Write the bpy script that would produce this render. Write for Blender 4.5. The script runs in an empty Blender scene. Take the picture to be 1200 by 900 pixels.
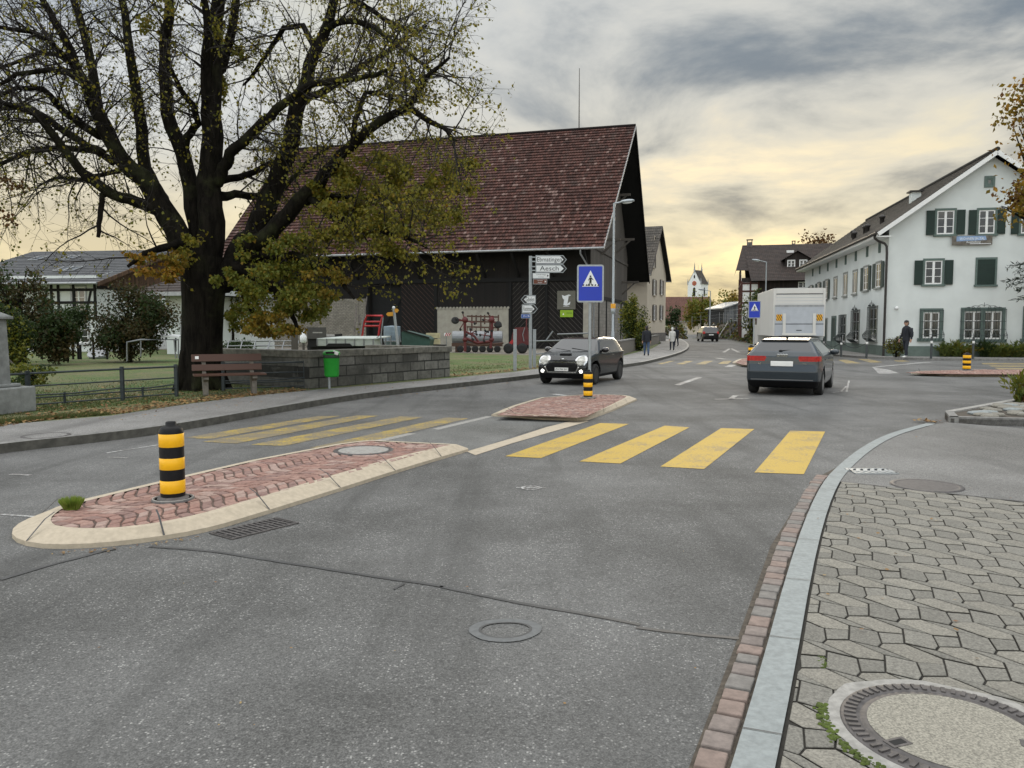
import bpy, bmesh, math, random
import numpy as np
from mathutils import Vector, Matrix, noise
random.seed(11)
S = bpy.context.scene
C = S.collection
PI = math.pi
rad = math.radians
FOC, PIT, CAMZ = 920.0, math.atan(67 / 920.0), 1.6

# ---------------------------------------------------------------- measuring
def ray(px, py):
    u, v = (px - 600) / FOC, (450 - py) / FOC
    return Vector((u, math.cos(PIT) + v * math.sin(PIT), -math.sin(PIT) + v * math.cos(PIT)))
def G(px, py, z=0.0):
    r = ray(px, py); t = (z - CAMZ) / r.z
    return Vector((r.x * t, r.y * t, z))
def D(px, py, Y):
    r = ray(px, py); t = Y / r.y
    return Vector((r.x * t, Y, CAMZ + r.z * t))
def onplane(px, py, P0, n):
    r = ray(px, py); o = Vector((0, 0, CAMZ))
    t = (Vector(P0) - o).dot(n) / r.dot(n)
    return o + r * t
class Frame:
    """local frame: x along, y back, z up; turned by yaw about z"""
    def __init__(s, origin, yaw):
        s.o = Vector(origin); s.yaw = yaw
        s.u = Vector((math.cos(yaw), math.sin(yaw), 0)); s.v = Vector((-math.sin(yaw), math.cos(yaw), 0))
    def front(s, px, py, y=0.0):
        h = onplane(px, py, s.o + s.v * y, s.v) - s.o
        return h.dot(s.u), h.z
    def side(s, px, py, x=0.0):
        h = onplane(px, py, s.o + s.u * x, s.u) - s.o
        return h.dot(s.v), h.z
    def loc(s, p):
        h = Vector(p) - s.o
        return Vector((h.dot(s.u), h.dot(s.v), h.z))

# ---------------------------------------------------------------- mesh builder
class MB:
    def __init__(s):
        s.v = []; s.f = []; s.mi = []; s.sm = []; s.uv = []; s.mats = []; s.M = Matrix()
    def m(s, mat):
        if mat not in s.mats: s.mats.append(mat)
        return s.mats.index(mat)
    def add(s, pts, faces, mat, smooth=False, uvs=None):
        b = len(s.v); M = s.M; k = s.m(mat)
        s.v.extend([tuple(M @ Vector(p)) for p in pts])
        for i, f in enumerate(faces):
            s.f.append([b + j for j in f]); s.mi.append(k); s.sm.append(smooth)
            s.uv.append(uvs[i] if uvs else None)
    def quad(s, pts, mat, uv=None):
        s.add(pts, [list(range(len(pts)))], mat, False, [uv] if uv else None)
    def box(s, c, d, mat, R=None, taper=1.0):
        x, y, z = d[0] / 2, d[1] / 2, d[2] / 2
        P = [(-x, -y, -z), (x, -y, -z), (x, y, -z), (-x, y, -z), (-x * taper, -y * taper, z), (x * taper, -y * taper, z), (x * taper, y * taper, z), (-x * taper, y * taper, z)]
        c = Vector(c)
        P = [c + (R @ Vector(p) if R is not None else Vector(p)) for p in P]
        s.add(P, [[0, 3, 2, 1], [4, 5, 6, 7], [0, 1, 5, 4], [1, 2, 6, 5], [2, 3, 7, 6], [3, 0, 4, 7]], mat)
    def b2(s, lo, hi, mat):
        s.box([(a + b) / 2 for a, b in zip(lo, hi)], [abs(b - a) for a, b in zip(lo, hi)], mat)
    def extrude(s, pts, vec, mat, capmat=None):
        n = len(pts); vec = Vector(vec); P = [Vector(p) for p in pts]; Q = [p + vec for p in P]
        s.add(P + Q, [[i, (i + 1) % n, n + (i + 1) % n, n + i] for i in range(n)], mat)
        s.add(P + Q, [list(range(n))[::-1], list(range(n, 2 * n))], capmat or mat)
    def slab(s, poly, z0, z1, mat, topmat=None):
        s.extrude([(p[0], p[1], z0) for p in poly], (0, 0, z1 - z0), mat, topmat)
    def tube(s, pts, r, mat, n=8, caps=True, smooth=True):
        P = [Vector(p) for p in pts]; k = len(P)
        R = r if isinstance(r, (list, tuple)) else [r] * k
        V = []; ref = None
        for i in range(k):
            t = (P[min(i + 1, k - 1)] - P[max(i - 1, 0)])
            if t.length < 1e-9: t = Vector((0, 0, 1))
            t.normalize()
            if ref is None: ref = Vector((1, 0, 0)) if abs(t.x) < .8 else Vector((0, 1, 0))
            a = t.cross(ref)
            if a.length < 1e-6: a = t.cross(Vector((0, 1, 0.3)))
            a.normalize(); b = t.cross(a); ref = b.cross(t) if False else ref
            for j in range(n):
                w = 2 * PI * j / n
                V.append(P[i] + (a * math.cos(w) + b * math.sin(w)) * R[i])
        Fc = [[i * n + j, i * n + (j + 1) % n, (i + 1) * n + (j + 1) % n, (i + 1) * n + j] for i in range(k - 1) for j in range(n)]
        s.add(V, Fc, mat, smooth)
        if caps: s.add(V, [list(range(n))[::-1], list(range((k - 1) * n, k * n))], mat)
    def bar(s, a, b, w, mat, h=None):
        a, b = Vector(a), Vector(b); t = b - a; L = t.length; t.normalize()
        up = Vector((0, 0, 1)) if abs(t.z) < .95 else Vector((0, 1, 0))
        x = t.cross(up).normalized(); y = x.cross(t)
        R = Matrix((x, t, y)).transposed()
        s.box((a + b) / 2, (w, L, h or w), mat, R)
    def lathe(s, prof, mat, c=(0, 0, 0), n=24, smooth=True, axis=None, sx=1, sy=1):
        V = []
        for r, z in prof:
            for j in range(n):
                w = 2 * PI * j / n
                p = Vector((r * math.cos(w) * sx, r * math.sin(w) * sy, z))
                V.append((axis @ p if axis is not None else p) + Vector(c))
        k = len(prof)
        Fc = [[i * n + j, i * n + (j + 1) % n, (i + 1) * n + (j + 1) % n, (i + 1) * n + j] for i in range(k - 1) for j in range(n)]
        s.add(V, Fc, mat, smooth)
        if prof[0][0] > 1e-6: s.add(V[:n], [list(range(n))[::-1]], mat)
        if prof[-1][0] > 1e-6: s.add(V[-n:], [list(range(n))], mat)
    def ball(s, c, r, mat, n=12, R=None):
        prof = [(math.sin(PI * i / n), -math.cos(PI * i / n)) for i in range(n + 1)]
        V = []; c = Vector(c); r = Vector(r if hasattr(r, '__len__') else (r, r, r))
        m = n * 2
        for a, z in prof:
            for j in range(m):
                w = 2 * PI * j / m
                p = Vector((a * math.cos(w) * r.x, a * math.sin(w) * r.y, z * r.z))
                V.append(c + (R @ p if R is not None else p))
        s.add(V, [[i * m + j, i * m + (j + 1) % m, (i + 1) * m + (j + 1) % m, (i + 1) * m + j] for i in range(n) for j in range(m)], mat, True)
    def text(s, txt, size, mat, M, thick=0.0, width=None):
        cu = bpy.data.curves.new('lettering', 'FONT'); cu.body = txt; cu.size = size; cu.align_x = 'CENTER'; cu.align_y = 'CENTER'
        cu.resolution_u = 2
        o = bpy.data.objects.new('lettering', cu); C.objects.link(o)
        bpy.context.view_layer.update()
        me = o.to_mesh()
        pts = [v.co.copy() for v in me.vertices]
        if width and pts:
            w = max(p.x for p in pts) - min(p.x for p in pts)
            for p in pts: p.x *= width / w
        fs = [list(p.vertices) for p in me.polygons]
        s.add([M @ p for p in pts], fs, mat)
        o.to_mesh_clear(); bpy.data.objects.remove(o); bpy.data.curves.remove(cu)
    def leaf(s, p, size, mat, d=None, asp=.7):
        d = d or Vector((random.gauss(0, 1), random.gauss(0, 1), random.gauss(0, 1))).normalized()
        a = Vector((random.gauss(0, 1), random.gauss(0, 1), random.gauss(0, 1)))
        w = d.cross(a)
        if w.length < 1e-4: w = d.cross(Vector((0, 0, 1)))
        w.normalize(); k = w.cross(d) * size * .12
        d = d * size; w = w * size * asp * .5
        p = Vector(p)
        s.add([p, p + d * .45 + w + k, p + d, p + d * .45 - w + k], [[0, 1, 2], [0, 2, 3]], mat)
    def build(s, name, parent=None, origin=None, bevel=0, sharp=None, seg=2):
        me = bpy.data.meshes.new(name)
        o3 = Vector(origin) if origin is not None else Vector()
        vv = [(a - o3.x, b - o3.y, c - o3.z) for a, b, c in s.v] if origin is not None else s.v
        me.from_pydata(vv, [], s.f)
        for m in s.mats: me.materials.append(m)
        me.polygons.foreach_set('material_index', s.mi); me.polygons.foreach_set('use_smooth', s.sm)
        if any(u for u in s.uv):
            lay = me.uv_layers.new(name='UVMap'); i = 0; dat = np.zeros(2 * len(me.loops), dtype=np.float32)
            for f, u in zip(s.f, s.uv):
                for j in range(len(f)):
                    if u: dat[2 * i], dat[2 * i + 1] = u[j]
                    i += 1
            lay.data.foreach_set('uv', dat)
        me.update()
        if sharp is not None:
            me.polygons.foreach_set('use_smooth', [True] * len(s.f)); me.set_sharp_from_angle(angle=rad(sharp))
        o = bpy.data.objects.new(name, me); C.objects.link(o)
        if origin is not None: o.location = o3
        if parent is not None: o.parent = parent
        if bevel:
            md = o.modifiers.new('edge', 'BEVEL'); md.width = bevel; md.segments = seg; md.limit_method = 'ANGLE'; md.angle_limit = rad(40)
            md.harden_normals = False
        return o

def tag(o, label=None, cat=None, group=None, kind=None):
    for k, v in (('label', label), ('category', cat), ('group', group), ('kind', kind)):
        if v: o[k] = v
    return o
def thing(name, label, cat, loc=(0, 0, 0), rz=0.0, group=None):
    o = bpy.data.objects.new(name, None); o.empty_display_size = .3; C.objects.link(o)
    o.location = loc; o.rotation_euler = (0, 0, rz)
    return tag(o, label, cat, group)
def struct(o, label=None): return tag(o, label, None, None, 'structure')
def dup(root, loc, rz=None, label=None, scale=None):
    r = root.copy(); C.objects.link(r); r.location = loc
    if rz is not None: r.rotation_euler = (0, 0, rz)
    if scale: r.scale = (scale,) * 3
    if label: r['label'] = label
    for ch in root.children:
        c = ch.copy(); C.objects.link(c); c.parent = r
        for g in ch.children:
            d = g.copy(); C.objects.link(d); d.parent = c
    return r

# ---------------------------------------------------------------- materials
def srgb(r, g, b):
    f = lambda c: (c / 255 / 12.92) if c / 255 <= .04045 else ((c / 255 + .055) / 1.055) ** 2.4
    return (f(r), f(g), f(b))
class NT:
    def __init__(s, mat): s.t = mat.node_tree; s.t.nodes.clear()
    def n(s, typ, **kw):
        nd = s.t.nodes.new(typ)
        for k, v in kw.items():
            if hasattr(nd, k): setattr(nd, k, v)
        return nd
    def set(s, nd, inp, v):
        if isinstance(v, bpy.types.NodeSocket): s.t.links.new(v, nd.inputs[inp])
        else:
            if isinstance(v, tuple) and len(v) == 3 and nd.inputs[inp].type == 'RGBA': v = (*v, 1)
            nd.inputs[inp].default_value = v
    def math(s, op, a, b=0.0, c=None, clamp=False):
        nd = s.n('ShaderNodeMath', operation=op, use_clamp=clamp)
        s.set(nd, 0, a); s.set(nd, 1, b)
        if c is not None: s.set(nd, 2, c)
        return nd.outputs[0]
    def mix(s, f, a, b, mode='MIX'):
        nd = s.n('ShaderNodeMix', data_type='RGBA', blend_type=mode, clamp_factor=True)
        s.set(nd, 0, f); s.set(nd, 6, a); s.set(nd, 7, b)
        return nd.outputs[2]
    def noise(s, vec, scale, detail=4, rough=.55, dist=0.0):
        nd = s.n('ShaderNodeTexNoise'); s.set(nd, 'Vector', vec)
        nd.inputs['Scale'].default_value = scale; nd.inputs['Detail'].default_value = detail
        nd.inputs['Roughness'].default_value = rough; nd.inputs['Distortion'].default_value = dist
        return nd.outputs[0]
    def vor(s, vec, scale, feature='F1', rnd=1.0, out='Distance'):
        nd = s.n('ShaderNodeTexVoronoi', feature=feature); s.set(nd, 'Vector', vec)
        nd.inputs['Scale'].default_value = scale; nd.inputs['Randomness'].default_value = rnd
        return nd.outputs[out]
    def step(s, x, a, b):
        nd = s.n('ShaderNodeMapRange', interpolation_type='SMOOTHSTEP'); s.set(nd, 0, x)
        s.set(nd, 1, a); s.set(nd, 2, b)
        return nd.outputs[0]
    def obj(s): return s.n('ShaderNodeTexCoord').outputs['Object']
    def pos(s): return s.n('ShaderNodeNewGeometry').outputs['Position']
    def uvc(s): return s.n('ShaderNodeTexCoord').outputs['UV']
    def map(s, vec, scale=(1, 1, 1), rot=(0, 0, 0), loc=(0, 0, 0)):
        nd = s.n('ShaderNodeMapping'); s.set(nd, 0, vec); nd.inputs[1].default_value = loc; nd.inputs[2].default_value = rot; nd.inputs[3].default_value = scale
        return nd.outputs[0]
    def dot(s, vec, axis):
        nd = s.n('ShaderNodeVectorMath', operation='DOT_PRODUCT'); s.set(nd, 0, vec); nd.inputs[1].default_value = axis
        return nd.outputs['Value']
    def white(s, x):
        nd = s.n('ShaderNodeTexWhiteNoise', noise_dimensions='1D'); s.set(nd, 'W', x); return nd.outputs['Value']
    def sep(s, vec):
        nd = s.n('ShaderNodeSeparateXYZ'); s.set(nd, 0, vec); return nd.outputs
    def comb(s, x, y, z=0.0):
        nd = s.n('ShaderNodeCombineXYZ'); s.set(nd, 0, x); s.set(nd, 1, y); s.set(nd, 2, z); return nd.outputs[0]
    def out(s, col, rough=.7, metal=0.0, height=None, bdist=.01, bstr=.6, spec=.5, emit=None, estr=0.0, coat=0.0, trans=None):
        p = s.n('ShaderNodeBsdfPrincipled'); s.set(p, 'Base Color', col); s.set(p, 'Roughness', rough); s.set(p, 'Metallic', metal)
        p.inputs['Specular IOR Level'].default_value = spec
        if coat: p.inputs['Coat Weight'].default_value = coat; p.inputs['Coat Roughness'].default_value = .04
        if emit: s.set(p, 'Emission Color', emit); p.inputs['Emission Strength'].default_value = estr
        if height is not None:
            b = s.n('ShaderNodeBump'); b.inputs['Strength'].default_value = bstr; b.inputs['Distance'].default_value = bdist
            s.set(b, 'Height', height); s.set(p, 'Normal', b.outputs[0])
        sh = p.outputs[0]
        if trans is not None:
            t = s.n('ShaderNodeBsdfTranslucent'); s.set(t, 0, col)
            mx = s.n('ShaderNodeMixShader'); mx.inputs[0].default_value = trans
            s.t.links.new(sh, mx.inputs[1]); s.t.links.new(t.outputs[0], mx.inputs[2]); sh = mx.outputs[0]
        o = s.n('ShaderNodeOutputMaterial'); s.t.links.new(sh, o.inputs[0])
def newmat(name):
    m = bpy.data.materials.new(name); m.use_nodes = True
    return m, NT(m)
def mul(c, k): return tuple(min(1, x * k) for x in c)
def plain(name, col, rough=.6, metal=0.0, var=.18, scale=6.0, bump=.0, bscale=60., spec=.5, coat=0., emit=None, estr=0., dirt=0.0):
    m, t = newmat(name)
    o = t.obj(); f = t.noise(o, scale, 5)
    f = t.step(f, .25, .75)
    c = t.mix(f, mul(col, 1 - var), mul(col, 1 + var))
    if dirt:
        g = t.step(t.noise(o, scale * .37, 6, .65), .45, .75)
        c = t.mix(t.math('MULTIPLY', g, dirt), c, mul(col, .45))
    h = t.noise(o, bscale, 3) if bump else None
    t.out(c, rough, metal, h, bdist=bump or .01, spec=spec, coat=coat, emit=emit, estr=estr)
    return m
def planks(name, col, width, axis=(1, 0, 0), var=.35, gap=.07, rough=.85, grain=(0, 0, 1)):
    m, t = newmat(name); o = t.obj()
    d = t.math('DIVIDE', t.dot(o, axis), width)
    w = t.white(t.math('FLOOR', d)); fr = t.math('FRACT', d)
    edge = t.math('MINIMUM', fr, t.math('SUBTRACT', 1.0, fr)); e = t.step(edge, 0.0, gap)
    sc = tuple(14 if abs(a) < .5 else 14 for a in axis); sc = tuple(1.2 if abs(g) > .5 else 14 for g in grain)
    g = t.noise(t.map(o, sc), 1.0, 6, .6)
    c = t.mix(w, mul(col, 1 - var), mul(col, 1 + var)); c = t.mix(t.math('MULTIPLY', t.step(g, .35, .8), .55), c, mul(col, .55))
    c = t.mix(e, mul(col, .12), c)
    t.out(c, rough, 0, t.math('ADD', e, t.math('MULTIPLY', g, .25)), bdist=.015)
    return m
def bricks(name, c1, c2, mortar, bw, bh, ms=.015, axes='xz', rough=.85, stain=.3, bd=.01, src='obj', squash=1.0, off=.5):
    m, t = newmat(name)
    if src == 'uv': vec = t.uvc(); o = t.obj()
    else:
        o = t.obj(); x = t.sep(o); ix = {'x': 0, 'y': 1, 'z': 2}
        vec = t.comb(x[ix[axes[0]]], x[ix[axes[1]]], 0.0)
    wob = t.n('ShaderNodeTexNoise'); t.set(wob, 'Vector', o); wob.inputs['Scale'].default_value = 3.0
    vm = t.n('ShaderNodeVectorMath', operation='MULTIPLY_ADD'); t.set(vm, 0, wob.outputs[1]); vm.inputs[1].default_value = (ms * 1.2,) * 3; t.set(vm, 2, vec)
    b = t.n('ShaderNodeTexBrick'); t.set(b, 'Vector', vm.outputs[0]); t.set(b, 'Color1', c1); t.set(b, 'Color2', c2); t.set(b, 'Mortar', mortar)
    b.offset = off
    b.inputs['Scale'].default_value = 1; b.inputs['Mortar Size'].default_value = ms; b.inputs['Mortar Smooth'].default_value = .3
    b.inputs['Brick Width'].default_value = bw; b.inputs['Row Height'].default_value = bh
    g = t.noise(o, 9, 6, .65); g2 = t.step(t.noise(o, .9, 6, .6), .4, .75)
    c = t.mix(t.step(g, .35, .75), b.outputs[0], t.mix(.45, b.outputs[0], (0, 0, 0)))
    c = t.mix(t.math('MULTIPLY', g2, stain), c, mul(c1, .4))
    t.out(c, rough, 0, t.math('SUBTRACT', t.math('MULTIPLY', g, .4), b.outputs[1]), bdist=bd)
    return m
def leafmat(name, cols, rough=.55, trans=.35):
    m, t = newmat(name)
    r = t.n('ShaderNodeNewGeometry').outputs['Random Per Island']
    ramp = t.n('ShaderNodeValToRGB'); t.set(ramp, 0, r); ramp.color_ramp.interpolation = 'LINEAR'
    el = ramp.color_ramp.elements
    while len(el) < len(cols): el.new(.5)
    for i, c in enumerate(cols): el[i].position = i / max(1, len(cols) - 1); el[i].color = (*c, 1)
    t.out(ramp.outputs[0], rough, spec=.3, trans=trans)
    return m
# ---------------------------------------------------------------- camera, sky, light
cam = bpy.data.cameras.new('camera'); camo = bpy.data.objects.new('camera', cam); C.objects.link(camo)
camo.location = (0, 0, CAMZ); camo.rotation_euler = (PI / 2 - PIT, 0, 0)
cam.sensor_fit = 'HORIZONTAL'; cam.sensor_width = 36; cam.lens = 36 * FOC / 1200; cam.clip_end = 6000; cam.clip_start = .05
S.camera = camo
SUN_EL, SUN_AZ = 9.0, 15.0
def make_world():
    w = bpy.data.worlds.new('World'); S.world = w; w.use_nodes = True
    t = NT(w)
    d = t.n('ShaderNodeTexCoord').outputs['Generated']
    x, y, z = t.sep(d)
    zz = t.math('ADD', t.math('MAXIMUM', z, 0.0), .16)
    p = t.comb(t.math('DIVIDE', x, zz), t.math('DIVIDE', y, zz), 0.0)
    n1 = t.noise(t.map(p, (1.1, 1.0, 1), loc=(3.2, 1.7, 0)), 1.25, 9, .58, .35)
    n2 = t.noise(t.map(p, (.8, 1.1, 1), loc=(9.1, 4.4, 2)), .55, 5, .5, .2)
    f = t.math('ADD', t.math('MULTIPLY', n1, .68), t.math('MULTIPLY', n2, .42))
    glowd = rayn(835, 285)
    gl = t.math('POWER', t.math('MAXIMUM', t.dot(d, tuple(glowd)), 0.0), 22.0)
    glb = t.math('ADD', t.math('POWER', t.math('MAXIMUM', t.dot(d, tuple(rayn(760, 330))), 0.0), 5.0), t.math('MULTIPLY', t.math('POWER', t.math('MAXIMUM', t.dot(d, tuple(rayn(20, 300))), 0.0), 12.0), .9))
    f = t.math('ADD', f, t.math('MULTIPLY', gl, .05))
    light = t.step(f, .48, .65)
    dark = (.150, .190, .235); pale = (.50, .51, .50)
    c = t.mix(light, dark, pale)
    hot = t.step(f, .62, .76)
    c = t.mix(t.math('MULTIPLY', hot, .8), c, (.74, .71, .57))
    # warm band low in the sky where the sun sets behind the cloud
    low = t.math('POWER', t.math('SUBTRACT', 1.0, t.math('MINIMUM', t.math('MAXIMUM', z, 0.0), 1.0)), 7.0)
    warm = t.math('MULTIPLY', low, t.math('ADD', .50, t.math('MULTIPLY', glb, .80)))
    wcol = t.mix(light, (.44, .36, .225), (.88, .71, .36))
    c = t.mix(t.math('MINIMUM', warm, 1.0), c, wcol)
    lf = t.math('POWER', t.math('MAXIMUM', t.dot(d, tuple(rayn(60, 190))), 0.0), 9.0)
    c = t.mix(t.math('MULTIPLY', lf, .55), c, t.mix(t.step(z, .08, .26), (.80, .69, .44), (.52, .57, .63)))
    # overcast sky is brighter overhead; unseen top, back and left boosted as fill light
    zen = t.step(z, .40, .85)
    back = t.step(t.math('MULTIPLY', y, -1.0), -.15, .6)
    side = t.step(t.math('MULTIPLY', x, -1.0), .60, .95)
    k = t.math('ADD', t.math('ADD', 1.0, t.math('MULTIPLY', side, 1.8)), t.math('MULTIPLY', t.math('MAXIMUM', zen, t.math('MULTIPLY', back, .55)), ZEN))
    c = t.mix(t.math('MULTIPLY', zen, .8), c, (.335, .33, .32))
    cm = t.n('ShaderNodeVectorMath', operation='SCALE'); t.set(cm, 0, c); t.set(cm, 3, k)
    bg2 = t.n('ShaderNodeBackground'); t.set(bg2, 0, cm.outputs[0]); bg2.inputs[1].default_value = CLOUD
    sky = t.n('ShaderNodeTexSky', sky_type='NISHITA'); sky.sun_disc = False; sky.sun_elevation = rad(SUN_EL); sky.sun_rotation = rad(SUN_AZ)
    sky.air_density = 1.2; sky.dust_density = 2.0
    bg1 = t.n('ShaderNodeBackground'); t.set(bg1, 0, sky.outputs[0]); bg1.inputs[1].default_value = .03
    cover = t.math('SUBTRACT', 1.0, t.math('MULTIPLY', t.step(f, .60, .80), .28))
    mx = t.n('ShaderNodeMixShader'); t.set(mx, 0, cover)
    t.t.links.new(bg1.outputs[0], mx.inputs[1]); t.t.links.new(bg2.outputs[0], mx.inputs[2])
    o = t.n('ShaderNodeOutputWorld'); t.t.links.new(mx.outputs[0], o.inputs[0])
def rayn(px, py): return ray(px, py).normalized()
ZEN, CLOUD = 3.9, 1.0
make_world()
sun = bpy.data.lights.new('sun', 'SUN'); sun.energy = .7; sun.angle = rad(18); sun.color = (1, .86, .66)
so = bpy.data.objects.new('sun', sun); C.objects.link(so)
sd = Vector((math.sin(rad(SUN_AZ)) * math.cos(rad(SUN_EL)), math.cos(rad(SUN_AZ)) * math.cos(rad(SUN_EL)), math.sin(rad(SUN_EL))))
so.rotation_euler = sd.to_track_quat('Z', 'Y').to_euler()
S.view_settings.view_transform = 'Standard'; S.view_settings.look = 'None'; S.view_settings.gamma = 1; S.view_settings.exposure = 0.36
S.render.engine = 'CYCLES'; S.cycles.use_denoising = True; S.cycles.max_bounces = 5; S.cycles.diffuse_bounces = 3; S.cycles.transparent_max_bounces = 6

# ---------------------------------------------------------------- ground materials
def asphalt(name, base, speck, stains=True, rough=.88):
    m, t = newmat(name); o = t.pos()
    v = t.n('ShaderNodeTexVoronoi', feature='F1'); t.set(v, 'Vector', o); v.inputs['Scale'].default_value = 85
    cr = t.sep(v.outputs['Color'])[0]; dist = v.outputs['Distance']
    v2 = t.n('ShaderNodeTexVoronoi', feature='F1'); t.set(v2, 'Vector', o); v2.inputs['Scale'].default_value = 170
    cr2 = t.sep(v2.outputs['Color'])[1]
    c = t.mix(t.step(cr2, 0, 1), mul(base, .62), mul(base, 1.38))
    s1 = t.math('MULTIPLY', t.math('MULTIPLY', t.step(cr, .78, .98), t.step(dist, .62, .25)), t.math('ADD', .35, t.math('MULTIPLY', t.step(t.noise(o, 1.4, 6, .7), .40, .62), .65)))
    c = t.mix(s1, c, speck)
    s2 = t.math('MULTIPLY', t.step(cr, .3, .02), .6); c = t.mix(s2, c, mul(base, .35))
    big = t.noise(o, .35, 5, .6); c = t.mix(t.step(big, .3, .7), t.mix(.12, c, (0, 0, 0)), t.mix(.06, c, (1, 1, 1)))
    if stains:
        along = t.map(o, (1.15, .10, 1), rot=(0, 0, rad(24)))
        st = t.noise(along, 1.3, 6, .6); c = t.mix(t.math('MULTIPLY', t.step(st, .48, .72), .55), c, mul(base, .45))
        pt = t.noise(t.map(o, (1, 1, 1), loc=(4, 7, 0)), .9, 7, .7); c = t.mix(t.math('MULTIPLY', t.step(pt, .54, .70), .38), c, mul(base, .5))
    if stains and name == 'road asphalt':
        q = t.sep(t.map(o, (1, 1, 1), rot=(0, 0, rad(26)), loc=(-3.08, -4.45, 0)))
        ax_ = t.math('ABSOLUTE', q[0]); wob = t.math('MULTIPLY', t.noise(o, 3.0, 5, .6), .28)
        ms = t.math('MULTIPLY', t.step(t.math('ADD', ax_, wob), .42, .16), t.math('MULTIPLY', t.step(q[1], -1.1, -.3), t.step(q[1], 2.6, 1.0)))
        c = t.mix(t.math('MULTIPLY', ms, .42), c, mul(base, .40))
        for k_, r_ in ((-.95, .30), (.75, .30)):
            q2 = t.sep(t.map(o, (1, 1, 1), rot=(0, 0, rad(25)), loc=(k_ + .1, 0, 0)))
            tr_ = t.step(t.math('ADD', t.math('ABSOLUTE', q2[0]), t.math('MULTIPLY', t.noise(o, 1.1, 4), .3)), .5, .15)
            c = t.mix(t.math('MULTIPLY', tr_, .16), c, mul(base, .55))
    h = t.math('ADD', t.math('MULTIPLY', dist, -.7), t.math('MULTIPLY', cr2, .4))
    t.out(c, rough, 0, h, bdist=.004, bstr=.5, spec=.35)
    return m
M = {}
M['road'] = asphalt('road asphalt', (.098, .097, .093), (.38, .375, .355))
M['apron'] = asphalt('apron asphalt', (.150, .146, .138), (.30, .29, .27), stains=True)
M['path'] = asphalt('pavement asphalt', (.215, .208, .198), (.34, .33, .31), stains=True)
M['granite'] = plain('kerb granite', (.245, .268, .268), .75, var=.13, scale=30, bump=.004, bscale=90, dirt=.35)
M['beige'] = plain('kerb concrete', (.44, .375, .285), .85, var=.10, scale=22, bump=.003, bscale=120, dirt=.30)
M['oldkerb'] = plain('weathered kerb', (.20, .195, .185), .85, var=.25, scale=14, bump=.006, bscale=60, dirt=.6)
M['seal'] = plain('bitumen seal', (.055, .055, .055), .6, var=.2, scale=8)
M['patch'] = plain('patch ring', (.115, .12, .122), .7, var=.15, scale=30, bump=.003)
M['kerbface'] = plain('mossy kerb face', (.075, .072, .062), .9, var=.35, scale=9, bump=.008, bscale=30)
M['soil'] = plain('dirt', (.075, .062, .048), .95, var=.4, scale=20, bump=.01, bscale=50)
M['iron'] = plain('cast iron', (.10, .092, .09), .6, metal=.4, var=.25, scale=25, bump=.003)
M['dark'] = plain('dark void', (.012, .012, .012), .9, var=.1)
M['concrete'] = plain('concrete', (.30, .29, .27), .85, var=.2, scale=25, bump=.004, bscale=120, dirt=.4)
M['black'] = plain('black rubber', (.008, .008, .009), .5, var=.2, scale=20, spec=.2)
M['yellow'] = plain('signal yellow', (.92, .48, .006), .35, var=.06, scale=10, dirt=.1)
M['steel'] = plain('galvanised steel', (.34, .37, .39), .42, metal=.55, var=.12, scale=14, dirt=.2)
M['white'] = plain('white paint', (.78, .78, .76), .55, var=.05, scale=9, dirt=.12)
M['moss'] = plain('moss', (.06, .085, .012), .95, var=.4, scale=40, bump=.01)
def paint(name, col, thr=.36, wear=.55):
    m, t = newmat(name); o = t.pos()
    v = t.vor(o, 110); n = t.noise(o, 26, 5, .7); n2 = t.noise(o, 2.4, 4, .6)
    w = t.math('ADD', t.math('MULTIPLY', n, .6), t.math('MULTIPLY', n2, .45))
    c = t.mix(t.step(v, .2, .7), mul(col, .82), mul(col, 1.06))
    c = t.mix(t.math('MULTIPLY', t.step(w, thr + .08, thr - .02), wear), c, (.14, .13, .12))
    t.out(c, .75, 0, v, bdist=.003, bstr=.4)
    return m
M['zebra'] = paint('yellow road paint', (.46, .31, .05), .44, .6)
M['zebra_old'] = paint('worn yellow road paint', (.40, .285, .055), .53, .8)
M['line'] = paint('white road paint', (.46, .46, .45), .52, .85)
def porphyry():
    m, t = newmat('red porphyry setts'); o = t.pos()
    wob = t.n('ShaderNodeTexNoise'); t.set(wob, 'Vector', o); wob.inputs['Scale'].default_value = 1.6
    vm = t.n('ShaderNodeVectorMath', operation='MULTIPLY_ADD'); t.set(vm, 0, wob.outputs[1]); vm.inputs[1].default_value = (.25,) * 3; t.set(vm, 2, o)
    vv = t.map(vm.outputs[0], (1.0, .72, 1), rot=(0, 0, rad(20)))
    e = t.vor(vv, 9.5, 'DISTANCE_TO_EDGE', .75); cc = t.vor(vv, 9.5, 'F1', .75, 'Color')
    r = t.sep(cc)
    c = t.mix(r[0], (.27, .15, .125), (.41, .245, .20)); c = t.mix(t.math('MULTIPLY', r[1], .45), c, (.36, .27, .23))
    g = t.noise(o, 60, 4, .6); c = t.mix(t.step(g, .35, .7), t.mix(.22, c, (0, 0, 0)), c)
    j = t.step(e, .02, .085); c = t.mix(j, (.13, .082, .064), c)
    t.out(c, .85, 0, t.math('ADD', j, t.math('MULTIPLY', g, .3)), bdist=.012, bstr=.7)
    return m
M['sett'] = porphyry()
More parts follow.
